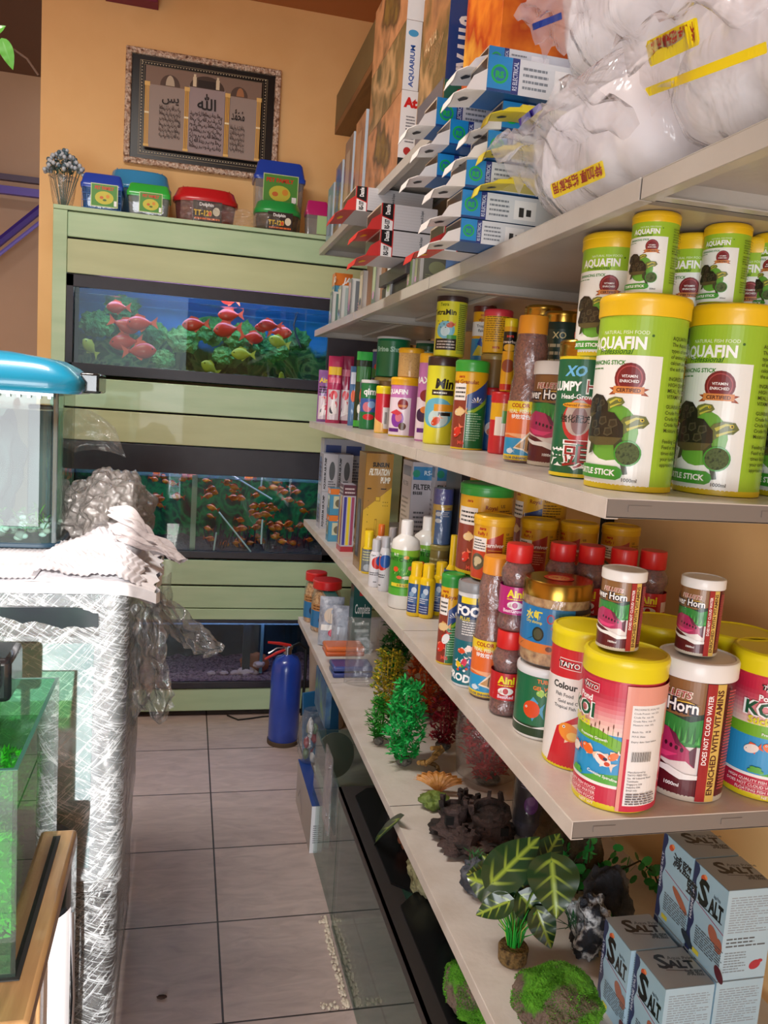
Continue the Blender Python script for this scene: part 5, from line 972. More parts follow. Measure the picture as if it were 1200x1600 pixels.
pouch('hanging_blister_pack', 'dark pack with bright green top and red fish picture', 563, 669, 24, 548, '1c3420', lambda w: [('r', -w*.5, .88, w*.5, .99, '30b848'), ('r', -w*.45, .6, w*.45, .8, '2c7030'), ('c', 0, .42, w*.2, .12, 'd05030'), ('r', -w*.5, .02, w*.5, .1, '40a838'), ('c', -w*.2, .25, w*.1, .06, 'e8e0d0')])
# ---- price strip clips on the shelf fronts, as in the photo's joints
# ---- jars, packs and bags at the far end of the low shelf
def jar(nm, lb, px, py, wd, top, fill, lid, band, z=ZC):
    x, y, R, H = spot(px, py, wd, top, z)
    t = thing(nm, lb, 'jar', (x, y, z), FACE(x, y))
    MB().lathe([(R*.9, .001), (R*.93, .004), (R*.93, H*.6), (R*.7, H*.78)], 32, fill).build('filling', None, t)
    MB().lathe([(R*.94, 0), (R, .004), (R, H*.66), (R*.8, H*.84)], 36, PLAST).build('jar', None, t, smooth=60)
    MB().lathe([(R*.88, H*.83), (R*.98, H*.84), (R*.98, H*.985), (R*.92, H), (0, H)], 36, M(lid, .35, 0, .3)).build('lid', None, t)
    decal(band(R/H), H, cyl_map(R, 0), 'printed_label', t, curved=R*.1)
bandf = lambda R: [('r', -R*1.6, .1, R*1.6, .5, '2070a8'), ('r', -R*1.6, .42, R*1.6, .55, 'b08050'), ('c', 0, .25, R*.5, .1, '102848'), ('L', -R, .43, R, .54, 2, '60381c')]
jar('shrimp_stick_jar', 'clear jar with red lid and blue band, rear one at far end of low shelf', 490, 974, 34, 893, SHR, 'c81c20', bandf)
jar('shrimp_stick_jar', 'clear jar with red lid and blue band, front one at far end of low shelf', 507, 990, 46, 905, SHR, 'c81c20', bandf)
dbox('medicine_carton', 'teal carton beside the red-lidded jar on the low shelf', 'carton', 506, 998, 20, 932, .10, '1c7470', lambda w: [('r', 0, 0, w, 1, 'a89888')], lambda w: [('r', 0, 0, w, 1, '1f7874'), ('t', 'Cera', w*.3, .78, .14, 'e8e8e8'), ('r', w*.1, .9, w*.5, .96, 'b82828'), ('L', w*.2, .1, w*.8, .4, 4, '0c4844')], z=ZC)
dbox('medicine_carton', 'dark teal carton standing behind the grey bags', 'carton', 551, 960, 30, 916, .06, '14504c', None, lambda w: [('r', 0, 0, w, 1, '14504c'), ('r', w*.3, .86, w*.7, .95, 'b82828'), ('t', 'Complete', w*.1, .6, .2, 'd8e0e0', {'w': w*.8}), ('L', w*.15, .3, w*.9, .5, 2, 'a0b8b4')], z=ZC, dist=3.0)
greyp = noisy('grey_foil', ['8c94a4', 'a8b0c0', '70788a'], 30, .35, .4, 25)
for k, (px, py, wd, tp, lb, fn) in enumerate(((515, 1008, 38, 934, 'grey foil pouch with white cat-like animal print, on low shelf', lambda w: [('c', 0, .6, w*.3, .16, 'd8c8b8'), ('r', -w*.4, .3, w*.3, .42, 'f0f0f0'), ('c', w*.1, .25, w*.2, .08, 'c83858')]), (534, 1014, 36, 948, 'plain silver-grey foil pouch leaning in the middle of the bags', lambda w: [('r', -w*.35, .1, w*.3, .5, 'a8b0c0')]), (556, 1018, 30, 938, 'darker grey pouch at the right of the foil pouches', lambda w: [('r', -w*.3, .5, w*.3, .9, '505868')]))):
    o = pouch('foil_pouch', lb, px, py, wd, tp, greyp if k < 2 else M('4c5260', .4, 0, .3), fn, z=ZC, thick=.05); o.rotation_euler[0] = -.25
for k, (z, c) in enumerate(((0, '283878'), (.022, '34488c'), (.045, 'c85c28'), (.062, 'd86c30'))):
    p = onz(520 if k < 2 else 503, 1060 if k < 2 else 1046, ZC)
    b = MB(); b.box(0, 0, 0, .14, .09, .018)
    tag(b.build('folded_pack', M(c, .3, 0, .5), bevel=.006), [ 'dark blue folded packet lying lowest by the clear bag', 'blue folded packet lying on the dark blue one', 'orange flat packet lying above the blue ones', 'top orange flat packet under the grey pouches'][k], 'packet').location = (max(p.x, .505), p.y, ZC+z)
pouch('clear_bag', 'clear plastic bag holding a dark part, in front of the grey pouches', 563, 1068, 52, 965, BAGF, None, z=ZC, thick=.07)
p = onz(565, 1050, ZC); 
# ------------------------------------------------------------------ artificial plants
def leafcluster(mb, c, n, L, Wd, mats, spread, up=.5, R_=random, bend=.3, seg=3):
    """n pointed leaves springing from around c"""
    for i in range(n):
        a = R_.uniform(0, 2*PI); e = R_.uniform(-.2, 1)*up+.25
        d = Vector((math.cos(a)*math.cos(e), math.sin(a)*math.cos(e), math.sin(e))); s = d.cross(Vector((0, 0, 1))).normalized()
        if R_.random() < .5: s = (s+Vector((0, 0, R_.uniform(-.6, .6)))).normalized()
        l = L*R_.uniform(.7, 1.2); p = Vector(c)+Vector((R_.uniform(-1, 1)*spread, R_.uniform(-1, 1)*spread, R_.uniform(-1, 1)*spread))
        vs = []; 
        for k in range(seg+1):
            u = k/seg; w_ = Wd*math.sin(PI*min(.97, u*.85+.12)); q = p+d*l*u-Vector((0, 0, bend*l*u*u)); vs += [q-s*w_, q+s*w_]
        mb.add(vs, [(2*k, 2*k+1, 2*k+3, 2*k+2) for k in range(seg)], mats[i % len(mats)])
def shrub(nm, lb, loc, H, W_, n, L, Wd, cols, base='4a443c', prof=None, seed=1, cat='artificial plant', up=.6, stems=6, bend=.2, D_=None):
    R_ = random.Random(seed); t = thing(nm, lb, cat, loc); ms = [M(c, .4, 0, .2) for c in cols]
    D_ = D_ or W_
    prof = prof or (lambda v: math.sin(PI*min(1, v*.8+.15)))
    mb = MB(); st = MB()
    for k in range(stems):
        a = 2*PI*k/stems; pts = [(0, 0, .005)]+[(math.cos(a)*W_*.3*prof(v)*v, math.sin(a)*D_*.3*prof(v)*v, v*H*.92) for v in (.3, .6, 1)]
        st.tube(pts, .0018, 5)
    for i in range(n):
        v = R_.random(); a = R_.uniform(0, 2*PI); r = prof(v)*R_.uniform(.3, 1)**.6
        leafcluster(mb, (math.cos(a)*r*W_*.45, math.sin(a)*r*D_*.45, .02+v*(H-.02)), 5, L, Wd, ms, L*.2, up, R_, bend, 2)
    st.build('stems', ms[0], t); mb.build('leaves', None, t, smooth=60)
    MB().ball((0, 0, .011), (W_*.2, W_*.18, .014), noisy('plant_base_'+nm+str(seed), [base, '6c665c', '2c2822'], 60, .8, .6, 90), 3, lambda q: 1+.15*noise.noise(q*3)).build('base', None, t)
    return t
def hgt(px, top, loc): d = ray(px, top); return HC+d.z*math.hypot(loc[0], loc[1])/math.hypot(d.x, d.y)-loc[2]
def wpx(n_, loc): return n_*(Vector(loc)-CAM).dot(_f)/FPX
L_ = (*onz(622, 1200, ZC)[:2], ZC); L_ = (L_[0]+.02, L_[1]+.02, ZC)
shrub('plastic_plant', 'bright green leafy plastic plant on a grey stone base near shelf edge', L_, hgt(635, 1068, L_), wpx(64, L_), 230, .024, .0038, ['24b050', '30c860', '44dc74', '1c9844'], prof=lambda v: .45+.6*math.sin(PI*min(1, v*.85+.1)), seed=2, up=.9)
L_ = (*onz(604, 1112, ZC)[:2], ZC); 
shrub('plastic_plant', 'yellow-green bushy plastic plant behind the bright green one', L_, hgt(604, 1016, L_), wpx(62, L_), 420, .013, .003, ['d8b82c', 'b0ac2c', '74982c', 'e8c834', '5c8028'], seed=3, up=.5, prof=lambda v: 1-.6*abs(v-.35)**1.2)
L_ = (*onz(580, 1163, ZC)[:2], ZC); L_ = (L_[0]+.02, L_[1], ZC)
shrub('plastic_plant', 'curly mid-green plastic fern at the shelf edge, left of bright plant', L_, hgt(580, 1088, L_), wpx(40, L_), 110, .02, .003, ['2c8c28', '3ca034', '1f7824'], seed=4, up=.6)
L_ = (*onz(614, 1062, ZC)[:2], ZC)
shrub('plastic_plant', 'dark green wrapped plastic plant at the back under the shelf', L_, hgt(614, 950, L_), .12, 170, .03, .005, ['145c24', '1c7830', '0c4418'], seed=5)
L_ = (*onz(664, 1120, ZC)[:2], ZC)
shrub('plastic_plant', 'orange bushy plastic plant at the back, under the shelf joint', L_, hgt(664, 995, L_), .15, 260, .022, .005, ['c85018', 'd86820', 'a83c14', 'b04818'], seed=6)
L_ = (*onz(692, 1170, ZC)[:2], ZC)
shrub('plastic_plant', 'dark red plastic plant low between orange and red plants', L_, .17, .11, 150, .02, .004, ['7a1420', '8c1c28', '5c1018'], seed=8)
L_ = (*onz(735, 1235, ZC)[:2], ZC); L_ = (L_[0]+.06, L_[1]+.04, ZC)
rp = shrub('plastic_plant', 'bright red feathery plastic plant inside a clear plastic bag', L_, .25, .16, 260, .026, .0045, ['d8202c', 'c01824', 'a81420', 'e83040'], seed=7, up=.7)
MB().lathe([(.04, .002), (.085, .03), (.095, .14), (.09, .24), (.06, .30), (.07, .33)], 40, BAGF, ex=.8).build('bag', None, rp, smooth=80)
# ---- shells, castle, rocks
def rock(nm, lb, c, r, mat, seed=0, rough=.35, sub=4, cat='ornament', z0=None, freq=1.6, fn=None):
    t = thing(nm, lb, cat, (c[0], c[1], z0))
    f = lambda q: 1+rough*noise.fractal(q*freq+Vector((seed*7.3, seed, 0)), .9, 2.1, 5)
    mb = MB(); mb.ball((0, 0, r[2]*.92), r, None, sub, fn or f)
    mb.v = [Vector((v.x, v.y, max(v.z, .0003))) for v in mb.v]
    mb.build('stone', mat, t, smooth=60)
    return t
LAVA = noisy('dark_brown_resin', ['2c2220', '4a3834', '1c1614', '5c4844'], 12, .8, .8, 40)
p = onz(724, 1330, ZC); c = (p.x+.035, p.y+.03)
cs = thing('ruined_castle_ornament', 'dark brown ruined castle aquarium ornament with square openings', 'ornament', (c[0], c[1], ZC))
b = MB(); b.ball((0, 0, .02), (.08, .10, .022), None, 5, lambda q: 1+.4*noise.fractal(q*2.2, .9, 2.1, 5)); b.v = [Vector((v.x, v.y, max(v.z, .0003))) for v in b.v]; b.build('rocky_base', LAVA, cs, smooth=60)
for k, (x, y, r, h, n_) in enumerate(((.035, -.02, .042, .11, 10), (-.035, .03, .030, .085, 8), (.0, .075, .022, .08, 8), (-.035, -.045, .022, .06, 7))):
    b = MB(); b.lathe([(r*1.1, .02), (r, h*.7), (r*1.08, h*.75), (r*1.08, h*.85), (r*.9, h*.86), (r*.85, h*.75), (0, h*.74)], n_)
    for j in range(n_):
        if (j+k) % 3: a = 2*PI*j/n_; b.box(-.005, -.004, h*.85, .005, .004, h+.004*(j % 2), None, TR((r*math.cos(a), r*math.sin(a), 0), a))
    b.v = [v+Vector((noise.noise(v*60), noise.noise(v*60+Vector((9, 0, 0))), noise.noise(v*50)))*.004 for v in b.v]
    o = b.build('tower', LAVA, cs, smooth=20); o.location = (x, y, 0); o.rotation_euler = (.1*(-1)**k, .12*(k-1.5), 0)
for k, (x, y, z) in enumerate(((.005, -.055, .07), (.04, -.064, .06), (-.058, .01, .05))):
    MB().box(-.009, -.004, -.009, .009, .006, .009, M('0a0808', .9)).build('window_opening', None, cs).location = (x, y, z)
SHL = noisy('orange_shell', ['a8682c', 'c88838', '8c5024', 'b87038'], 8, .5, .4, 40, coat=.2)
p = onz(676, 1245, ZC); t = thing('scallop_shell_ornament', 'orange-brown ribbed shell ornament leaning by the wrapped red plant', 'ornament', (p.x+.02, p.y+.02, ZC+.002))
b = MB()
def sh(u, v):
    a = -1.25+2.5*u; r = v; rib = 1+.05*math.cos(u*2*PI*9)
    return (math.sin(a)*r*.065*rib, -.0+math.cos(a)*r*.05*.25-.02, .006+.045*math.sin(v*PI*.52)*(math.cos(a)*.6+.4)*rib)
b.grid(sh, 90, 14); b.grid(lambda u, v: (sh(1-u, v)[0]*.98, sh(1-u, v)[1]+.016, sh(1-u, v)[2]*.96), 60, 10)
b.build('shell', SHL, t, smooth=80); t.rotation_euler = (0, 0, -.3)
b = MB()
for k in range(7): b.tube([(math.cos(k+j*.5)*.02*(1+.2*j), .03+math.sin(k*1.3+j*.5)*.02, .01+.008*k+.004*j) for j in range(5)], .006, 7)
tag(b.build('coiled_root_ornament', noisy('ochre_root', ['6a4a20', '9a7438', '4a3418'], 30, .7, .5, 60)), 'ochre coiled root ornament just behind the orange shell', 'ornament').location = (p.x+.03, p.y+.09, ZC)
GRN = noisy('olive_green_resin', ['4a5c24', '6c8034', '2f3c18'], 18, .6, .6, 50)
p = onz(668, 1268, ZC); rock('green_frog_rock', 'flat olive-green ornament between shell and castle', (p.x+.02, p.y+.02), (.035, .03, .018), GRN, 3, .3, z0=ZC)
SLATE = noisy('black_and_white_veined_rock', ['14161c', '2c303a', 'd8dce0', '20242c', 'b8bcc0'], 24, .75, 1, 40, pos=[.3, .46, .52, .57, .68], detail=10)
DARKR = noisy('dark_slate_rock', ['1c1e24', '3a3e48', '6c7078', '24262c'], 12, .75, .9, 30, pos=[.3, .48, .6, .68], detail=8)
p = onz(735, 1408, ZC); t = rock('slate_rock', 'small dark slate rock with green tuft, beside the large-leaved plant', (p.x+.02, p.y+.025), (.030, .035, .036), DARKR, 5, .4, z0=ZC)
b = MB(); leafcluster(b, (0, .01, .066), 40, .022, .0012, [M('1c5c28', .5), M('2c7c38', .5)], .012, .9, random.Random(3), .1); b.build('tuft', None, t)
p = onz(905, 1512, ZC); t = rock('peaked_rock', 'tall jagged black rock with white veins behind the mossy rock', (p.x+.03, p.y+.03), (.036, .036, .058), SLATE, 11, .45, z0=ZC, freq=1.8)
b = MB(); leafcluster(b, (.03, -.01, .05), 22, .03, .0012, [M('1c7c38', .5)], .008, .9, random.Random(5), .1); leafcluster(b, (-.035, 0, .06), 22, .04, .0012, [M('1c5c30', .5)], .006, 1.2, random.Random(6), .1); b.build('tuft', None, t)
rock('dark_rock', 'rough dark rock right of the white-veined peak, against the wall', (p.x+.10, p.y+.10), (.045, .04, .06), DARKR, 13, .4, z0=ZC)
MOSS = noisy('mossy_stone', ['8a7868', '6c5c50', '4c8c14', '5fa81c', '3c7410'], 9, .9, 1, 110, pos=[.30, .46, .49, .6, .75], detail=6)
def mossy(nm, lb, c, r, z0, seed):
    t = rock(nm, lb, c, r, MOSS, seed, .22, 5, z0=z0, freq=1.3)
    # moss fuzz
    R_ = random.Random(seed); b = MB(); st = [o for o in _kid[t.name] if o.name.startswith('stone')][0]; ms = [M('4f9418', .8), M('64b024', .8), M('3c7812', .8)]
    for pl in st.data.polygons:
        if pl.normal.z > -.1 and noise.noise(pl.center*28+Vector((seed, 0, 0))) > -.12:
            for k in range(3):
                q = pl.center; d = (pl.normal+Vector((R_.uniform(-.6, .6), R_.uniform(-.6, .6), R_.uniform(-.2, .6)))).normalized()*.0032; s = d.orthogonal().normalized()*.0007; q = q+Vector((R_.uniform(-1, 1), R_.uniform(-1, 1), 0))*.0015
                b.add([q-s, q+s, q+d], [(0, 1, 2)], ms[k])
    tag(b.build('moss', None, st, smooth=0), kind='stuff')
    return t
p = onz(880, 1640, ZC); mossy('mossy_rock', 'large mossy rock ornament on the shelf, in front of the salt cartons', (p.x+.0, p.y+.03), (.068, .058, .052), ZC, 21)
# ---- big variegated-leaf plant on a cork base
p = onz(801, 1515, ZC); t = thing('variegated_plant', 'large-leaved green plastic plant with yellow veins on a round brown base', 'artificial plant', (p.x+.008, p.y+.022, ZC))
MB().lathe([(.022, 0), (.025, .003), (.0265, .026), (.024, .030), (0, .031)], 32, noisy('cork_gravel_base', ['5a4424', '8c7040', '3c2c18'], 90, .85, .8, 120)).build('base', None, t)
def veined(name):
    m, n, l, b = new_mat(name); tc = n.new('ShaderNodeTexCoord'); sp_ = n.new('ShaderNodeSeparateXYZ'); l.new(tc.outputs['UV'], sp_.inputs[0])
    # distance from midrib and side veins in leaf coordinates
    a = n.new('ShaderNodeMath'); a.operation = 'SUBTRACT'; a.inputs[1].default_value = .5; l.new(sp_.outputs[0], a.inputs[0])
    ab = n.new('ShaderNodeMath'); ab.operation = 'ABSOLUTE'; l.new(a.outputs[0], ab.inputs[0])
    sv = n.new('ShaderNodeMath'); sv.operation = 'MULTIPLY_ADD'; sv.inputs[1].default_value = -.75; l.new(ab.outputs[0], sv.inputs[0]); l.new(sp_.outputs[1], sv.inputs[2])
    fr = n.new('ShaderNodeMath'); fr.operation = 'MULTIPLY'; fr.inputs[1].default_value = 8*PI; l.new(sv.outputs[0], fr.inputs[0])
    co = n.new('ShaderNodeMath'); co.operation = 'COSINE'; l.new(fr.outputs[0], co.inputs[0])
    v1 = n.new('ShaderNodeMapRange'); v1.inputs[1].default_value = .62; v1.inputs[2].default_value = 1; l.new(co.outputs[0], v1.inputs[0])
    fd = n.new('ShaderNodeMapRange'); fd.inputs[1].default_value = .36; fd.inputs[2].default_value = .05; l.new(ab.outputs[0], fd.inputs[0])
    ml = n.new('ShaderNodeMath'); ml.operation = 'MULTIPLY'; l.new(v1.outputs[0], ml.inputs[0]); l.new(fd.outputs[0], ml.inputs[1])
    md = n.new('ShaderNodeMapRange'); md.inputs[1].default_value = .07; md.inputs[2].default_value = .01; l.new(ab.outputs[0], md.inputs[0])
    mx_ = n.new('ShaderNodeMath'); mx_.operation = 'MAXIMUM'; l.new(ml.outputs[0], mx_.inputs[0]); l.new(md.outputs[0], mx_.inputs[1])
    mc = n.new('ShaderNodeMixRGB'); mc.inputs[1].default_value = (*lin('143818'), 1); mc.inputs[2].default_value = (*lin('8fa63a'), 1); l.new(mx_.outputs[0], mc.inputs[0])
    l.new(mc.outputs[0], b.inputs['Base Color']); b.inputs['Roughness'].default_value = .3; b.inputs['Coat Weight'].default_value = .3
    return m
VEIN = veined('variegated_leaf')
def bigleaf(parent, base, tip_dir, L, W_, nrm, mat=VEIN, droop=.25, name='leaf', shape=None):
    d = Vector(tip_dir).normalized(); nn = Vector(nrm); nn = (nn-d*nn.dot(d)).normalized(); s = d.cross(nn)
    nu, nv = 12, 18; vs = []; uv = []
    shape = shape or (lambda v: (math.sin(PI*min(1, v**.62))**.85)*(1-v*.12))
    for j in range(nv+1):
        v = j/nv; w_ = W_*.5*shape(v)
        for i in range(nu+1):
            u = i/nu; x = (2*u-1); back = -.16*L*(1-v)**4*abs(x)
            q = Vector(base)+d*(L*v+back)+s*(x*w_)+nn*(abs(x)*w_*.30*(1-v*.3)-droop*L*v*v+.03*W_*math.sin(v*22)*abs(x)*.5); vs.append(q); uv.append((.5+.5*x*max(.25, shape(v)), v))
    fs = [(j*(nu+1)+i, j*(nu+1)+i+1, (j+1)*(nu+1)+i+1, (j+1)*(nu+1)+i) for j in range(nv) for i in range(nu)]
    mb = MB(); mb.add(vs, fs); o = mb.build(name, mat, parent, smooth=80); ul = o.data.uv_layers.new(name='UVMap')
    for lp in o.data.loops: ul.data[lp.index].uv = uv[lp.vertex_index]
    return o
view = Vector((-p.x, -p.y, .95)).normalized()
st = MB()
def at_view(px, py, k=0):
    """point near the plant seen at pixel, k metres towards the camera"""
    d = ray(px, py).normalized(); o_ = Vector((t.location.x, t.location.y, ZC+.1)); s = (o_-CAM).dot(view)/d.dot(view); return CAM+d*(s-k)-t.location
leaves = [((795, 1392), (742, 1375), (728, 1370), .052, 0), ((803, 1362), (835, 1318), (872, 1308), .052, .012), ((853, 1372), (860, 1400), (868, 1484), .062, .012), ((800, 1330), (790, 1340), (784, 1378), .04, -.01), ((795, 1408), (770, 1420), (742, 1430), .030, .015), ((840, 1424), (850, 1450), (862, 1484), .034, -.01), ((850, 1345), (860, 1330), (876, 1300), .034, -.02), ((808, 1355), (800, 1400), (806, 1436), .044, -.015), ((770, 1365), (745, 1370), (727, 1366), .03, -.02), ((815, 1400), (830, 1410), (850, 1440), .04, -.01), ((790, 1370), (770, 1345), (752, 1335), .038, -.012), ((835, 1350), (850, 1350), (845, 1330), .04, -.03)]
for k, (b0, _, tp_, W_, kk) in enumerate(leaves):
    a, b_2 = at_view(*b0, kk), at_view(*tp_, kk-.01)
    if k == 1: a = at_view(770, 1378, kk); b_2 = at_view(845, 1305, kk-.01)
    if k == 2: a = at_view(862, 1345, kk); b_2 = at_view(870, 1436, kk)
    bigleaf(t, a, b_2-a, (b_2-a).length, W_*1.5, view, droop=.12)
    st.tube([(0, 0, .03), tuple(Vector((a.x*.4, a.y*.4, (.03+a.z)*.55))), tuple(a)], .0016, 6)
st.build('stems', M('5a7c24', .4), t)
R_ = random.Random(8); gb = MB()
for k in range(46):
    a = R_.uniform(0, 2*PI); r = R_.uniform(.012, .035); h = R_.uniform(.035, .075); c_ = M(['1fa030', '28b83c', 'b8cc60', '148428'][k % 4], .4)
    b0 = (math.cos(a)*.01, math.sin(a)*.01, .028); pts = [b0, (math.cos(a)*r*.6, math.sin(a)*r*.6, .03+h*.6), (math.cos(a)*r*1.2, math.sin(a)*r*1.2, .03+h)]
    gb.tube(pts, [.0016, .0013, .0004], 5, c_)
gb.build('grass_blades', None, t)
# ---- small-leaved creeping plant on driftwood behind it
p = onz(930, 1450, ZC); t = thing('creeping_plant', 'small round-leaved green plastic creeper on dark driftwood against the wall', 'artificial plant', (.80, p.y+.16, ZC))
WOODD = noisy('dark_driftwood', ['2a2012', '4a3a1e', '1c2c10'], 10, .8, .8, 30)
b = MB(); b.ball((0, 0, .07), (.07, .06, .09), None, 4, lambda q: 1+.3*noise.fractal(q*1.4, .9, 2, 4)); b.v = [Vector((v.x, v.y, max(v.z, .0003))) for v in b.v]; b.build('driftwood', WOODD, t, smooth=60)
lm = [M('2c9a44', .4, 0, .2), M('38b050', .4, 0, .2), M('1f7c34', .4, 0, .2)]; lf = MB(); tw = MB(); R_ = random.Random(12)
for px0, py0, px1, py1 in ((900, 1400, 880, 1312), (900, 1400, 925, 1298), (905, 1390, 965, 1325), (905, 1390, 900, 1330), (940, 1370, 1000, 1345), (1000, 1345, 1030, 1385), (940, 1380, 965, 1362), (895, 1370, 862, 1320), (905, 1400, 945, 1400)):
    def pt(a, b_, kk): d = ray(a, b_); o_ = t.location.y-.05; return CAM+d*(o_/d.y)-t.location
    A_, B_ = pt(px0, py0, 0), pt(px1, py1, 0); A_.x = min(A_.x, .17); B_.x = min(B_.x, .18); A_.z = min(A_.z, .37); B_.z = min(B_.z, .37)
    tw.tube([A_, (A_+B_)/2+Vector((0, -.015, .01)), B_], .0018, 5)
    for k in range(11):
        q_ = A_.lerp(B_, .2+.8*k/10)+Vector((R_.uniform(-.012, .012), R_.uniform(-.02, .01), R_.uniform(-.012, .012))); d = Vector((R_.uniform(-1, 1), R_.uniform(-.9, .1), R_.uniform(-.4, .8))).normalized(); n_ = d.orthogonal().normalized()
        vs = [q_+d*.0125*(1-math.cos(2*PI*i/8))+n_*.0085*math.sin(2*PI*i/8) for i in range(8)]; lf.add(vs, [tuple(range(8))], lm[k % 3])
tw.build('twigs', WOODD, t); lf.build('leaves', None, t, smooth=0)
# ---- clear cylinder with purple print, and amber box behind it
x, y, R, H = spot(822, 1312, 54, 1182, ZC)
t = thing('printed_cylinder_pack', 'clear plastic cylinder with dark purple printed insert behind the castle', 'pack', (x, y, ZC), FACE(x, y))
MB().lathe([(R*.9, .002), (R*.9, H*.95)], 40, M('241c34', .4)).build('insert', None, t)
MB().lathe([(R, 0), (R, H), (R*.9, H+.001), (0, H+.001)], 44, PLAST).build('cylinder', None, t)
decal([('c', R/H*.1, .45, .09, .12, '8c3cb8'), ('c', R/H*.1, .5, .05, .06, 'b468d8'), ('L', -R/H*.6, .65, R/H*.6, .9, 8, '8880a0'), ('r', -R/H*2, .12, R/H*2, .2, '38304c')], H, cyl_map(R*.9, 0), 'printed_insert', t, curved=.005)
p = onz(850, 1330, ZC); carton('amber_product_box', 'amber-coloured clear box standing right of the purple cylinder', 'box', p.x, p.y+.06, ZC, .055, .05, .13, noisy('amber_plastic', ['8c6028', 'a8783c', '6c4820'], 12, .35, .2, 20), None, [('L', .06, .1, .36, .5, 4, 'c89850'), ('c', .2, .7, .1, .1, 'c87828')])
# ------------------------------------------------------------------ cartons and bags on the grey shelf
FLAPW = M('e4e2e0', .5); FLAPR = M('c8302c', .45)
def slimcarton(nm, lb, x, y, z, L, W_, h, col, front, side, flapm, flap=True, hook='2c2c30', yaw=0):
    """carton lying with its end towards the aisle, the end flap hanging open"""
    t = carton(nm, lb, 'carton', x, y, z, L, W_, h, col, side, front, rz=yaw)
    if flap:
        b = MB(); th = .0012
        b.add([(0, 0, 0), (0, W_, 0), (-.036, W_*1.02, -.004), (-.048, W_*.85, -.007), (-.048, W_*.15, -.007), (-.036, W_*-.02, -.004)]+[(0, 0, th), (0, W_, th), (-.036, W_*1.02, -.004+th), (-.048, W_*.85, -.007+th), (-.048, W_*.15, -.007+th), (-.036, W_*-.02, -.004+th)],
              [(5, 4, 3, 2, 1, 0), (6, 7, 8, 9, 10, 11), (0, 1, 7, 6), (1, 2, 8, 7), (2, 3, 9, 8), (3, 4, 10, 9), (4, 5, 11, 10), (5, 0, 6, 11)], flapm)
        b.add([(-.048, W_*.85, -.006), (-.048, W_*.15, -.006), (-.053, W_*.18, -.022), (-.053, W_*.82, -.022), (-.0492, W_*.85, -.006), (-.0492, W_*.15, -.006), (-.0542, W_*.18, -.022), (-.0542, W_*.82, -.022)], [(0, 1, 2, 3), (7, 6, 5, 4)], flapm)
        b.add([(0, 0, 0), (0, 0, h*.6), (-.022, 0, h*.35), (-.034, 0, -.003), (0, .001, 0), (0, .001, h*.6), (-.022, .001, h*.35), (-.034, .001, -.003)], [(0, 1, 2, 3), (7, 6, 5, 4)], flapm)
        b.add([(-.018, W_*.4, -.0035), (-.018, W_*.5, -.0035), (-.028, W_*.62, -.0045), (-.034, W_*.5, -.0055), (-.028, W_*.36, -.0045)], [(0, 1, 2, 3, 4)], M(hook, .6))
        b.build('open_flap', None, t, smooth=0)
    return t
OPENEND = lambda w: [('r', 0, 0, w, 1, 'c0b4a4'), ('r', .05, .08, w-.05, .94, '2c2420')]  # shaded inside of the open end, painted as a dark patch on the solid box
def rsfront(w): return [('r', 0, 0, w, 1, 'c8c8cc'), ('r', 0, 0, w, .06, '201c1c')]+rsside('RS-137', .52)+[('r', .6, .12+k*.11, w-.5, .126+k*.11, 'a8a8ac') for k in range(8)]+[('t', 'Max Pressure & Output', 1.7, .12, .16, '303034', {'rot': 90, 'w': .75})]
def rsside(code, w): return [('r', 0, 0, w, 1, 'f0f0f0'), ('p', [(0, .52), (w, .36), (w, 1), (0, 1)], '181414'), ('r', 0, 0, w*.08, 1, 'c8302c'), ('r', w*.92, 0, w, 1, 'c8302c'), ('p', [(0, .50), (w, .34), (w, .38), (0, .54)], 'c8302c'), ('t', code, w*.66, .04, .26, '181818', {'rot': 90, 'w': .36, 'b': .05}), ('t', 'Dazzle', w*.66, .58, .24, 'f0f0f0', {'rot': 90, 'w': .38, 'b': .04})]
def rs(lb, px, py, x, y, z, code, h=.062, Wd=.16, pxr=None):
    x -= .033; L = (ony(pxr, py, y).x-x) if pxr else .24
    return slimcarton('filter_head_carton', lb, x, y, z, L, Wd, h, 'c4c4c8', [i if i[:2] != ('t', 'RS-137') else ('t', code)+i[2:] for i in rsfront(L/h)], OPENEND(Wd/h), FLAPR, hook='f0c020')
def plain(lb, x, y, z, L, Wd, h, col, nm='stored_carton'): return carton(nm, lb, 'carton', x, y, z, L, Wd, h, col)
# hidden support under the lying cartons: flat packs and brown boxes
plain('flat dark packs lying under the red and white cartons', .52, 2.02, ZT+.001, .26, .30, .036, '2a262c', 'flat_pack')
plain('flat dark pack with picture lying under the lowest red and white carton', .505, 2.0, ZT+.038, .27, .30, .034, '3a3438', 'flat_pack')
plain('brown corrugated carton carrying the topmost red and white carton', .53, 2.34, ZT+.001, .24, .26, .25, '8c6440')
rs('red and white carton, topmost and farthest, its flap open over the aisle', 677, 305, .47, 2.37, 2.034, 'RS-137', .066, .20, 677)
rs('red and white carton, middle of the stack beside the wall opening', 684, 328, .47, 2.015, 1.917, 'RS-137', .062, .165, 684)
rs('red and white carton, lowest of the stack with a flap drooping', 680, 370, .47, 2.01, 1.854, 'RS-137', .062, .168, 680)
rs('red and white carton lying on the shelf, nearest of the red ones', 757, 360, .47, 1.47, 1.781, 'RS-135', .052, .09)
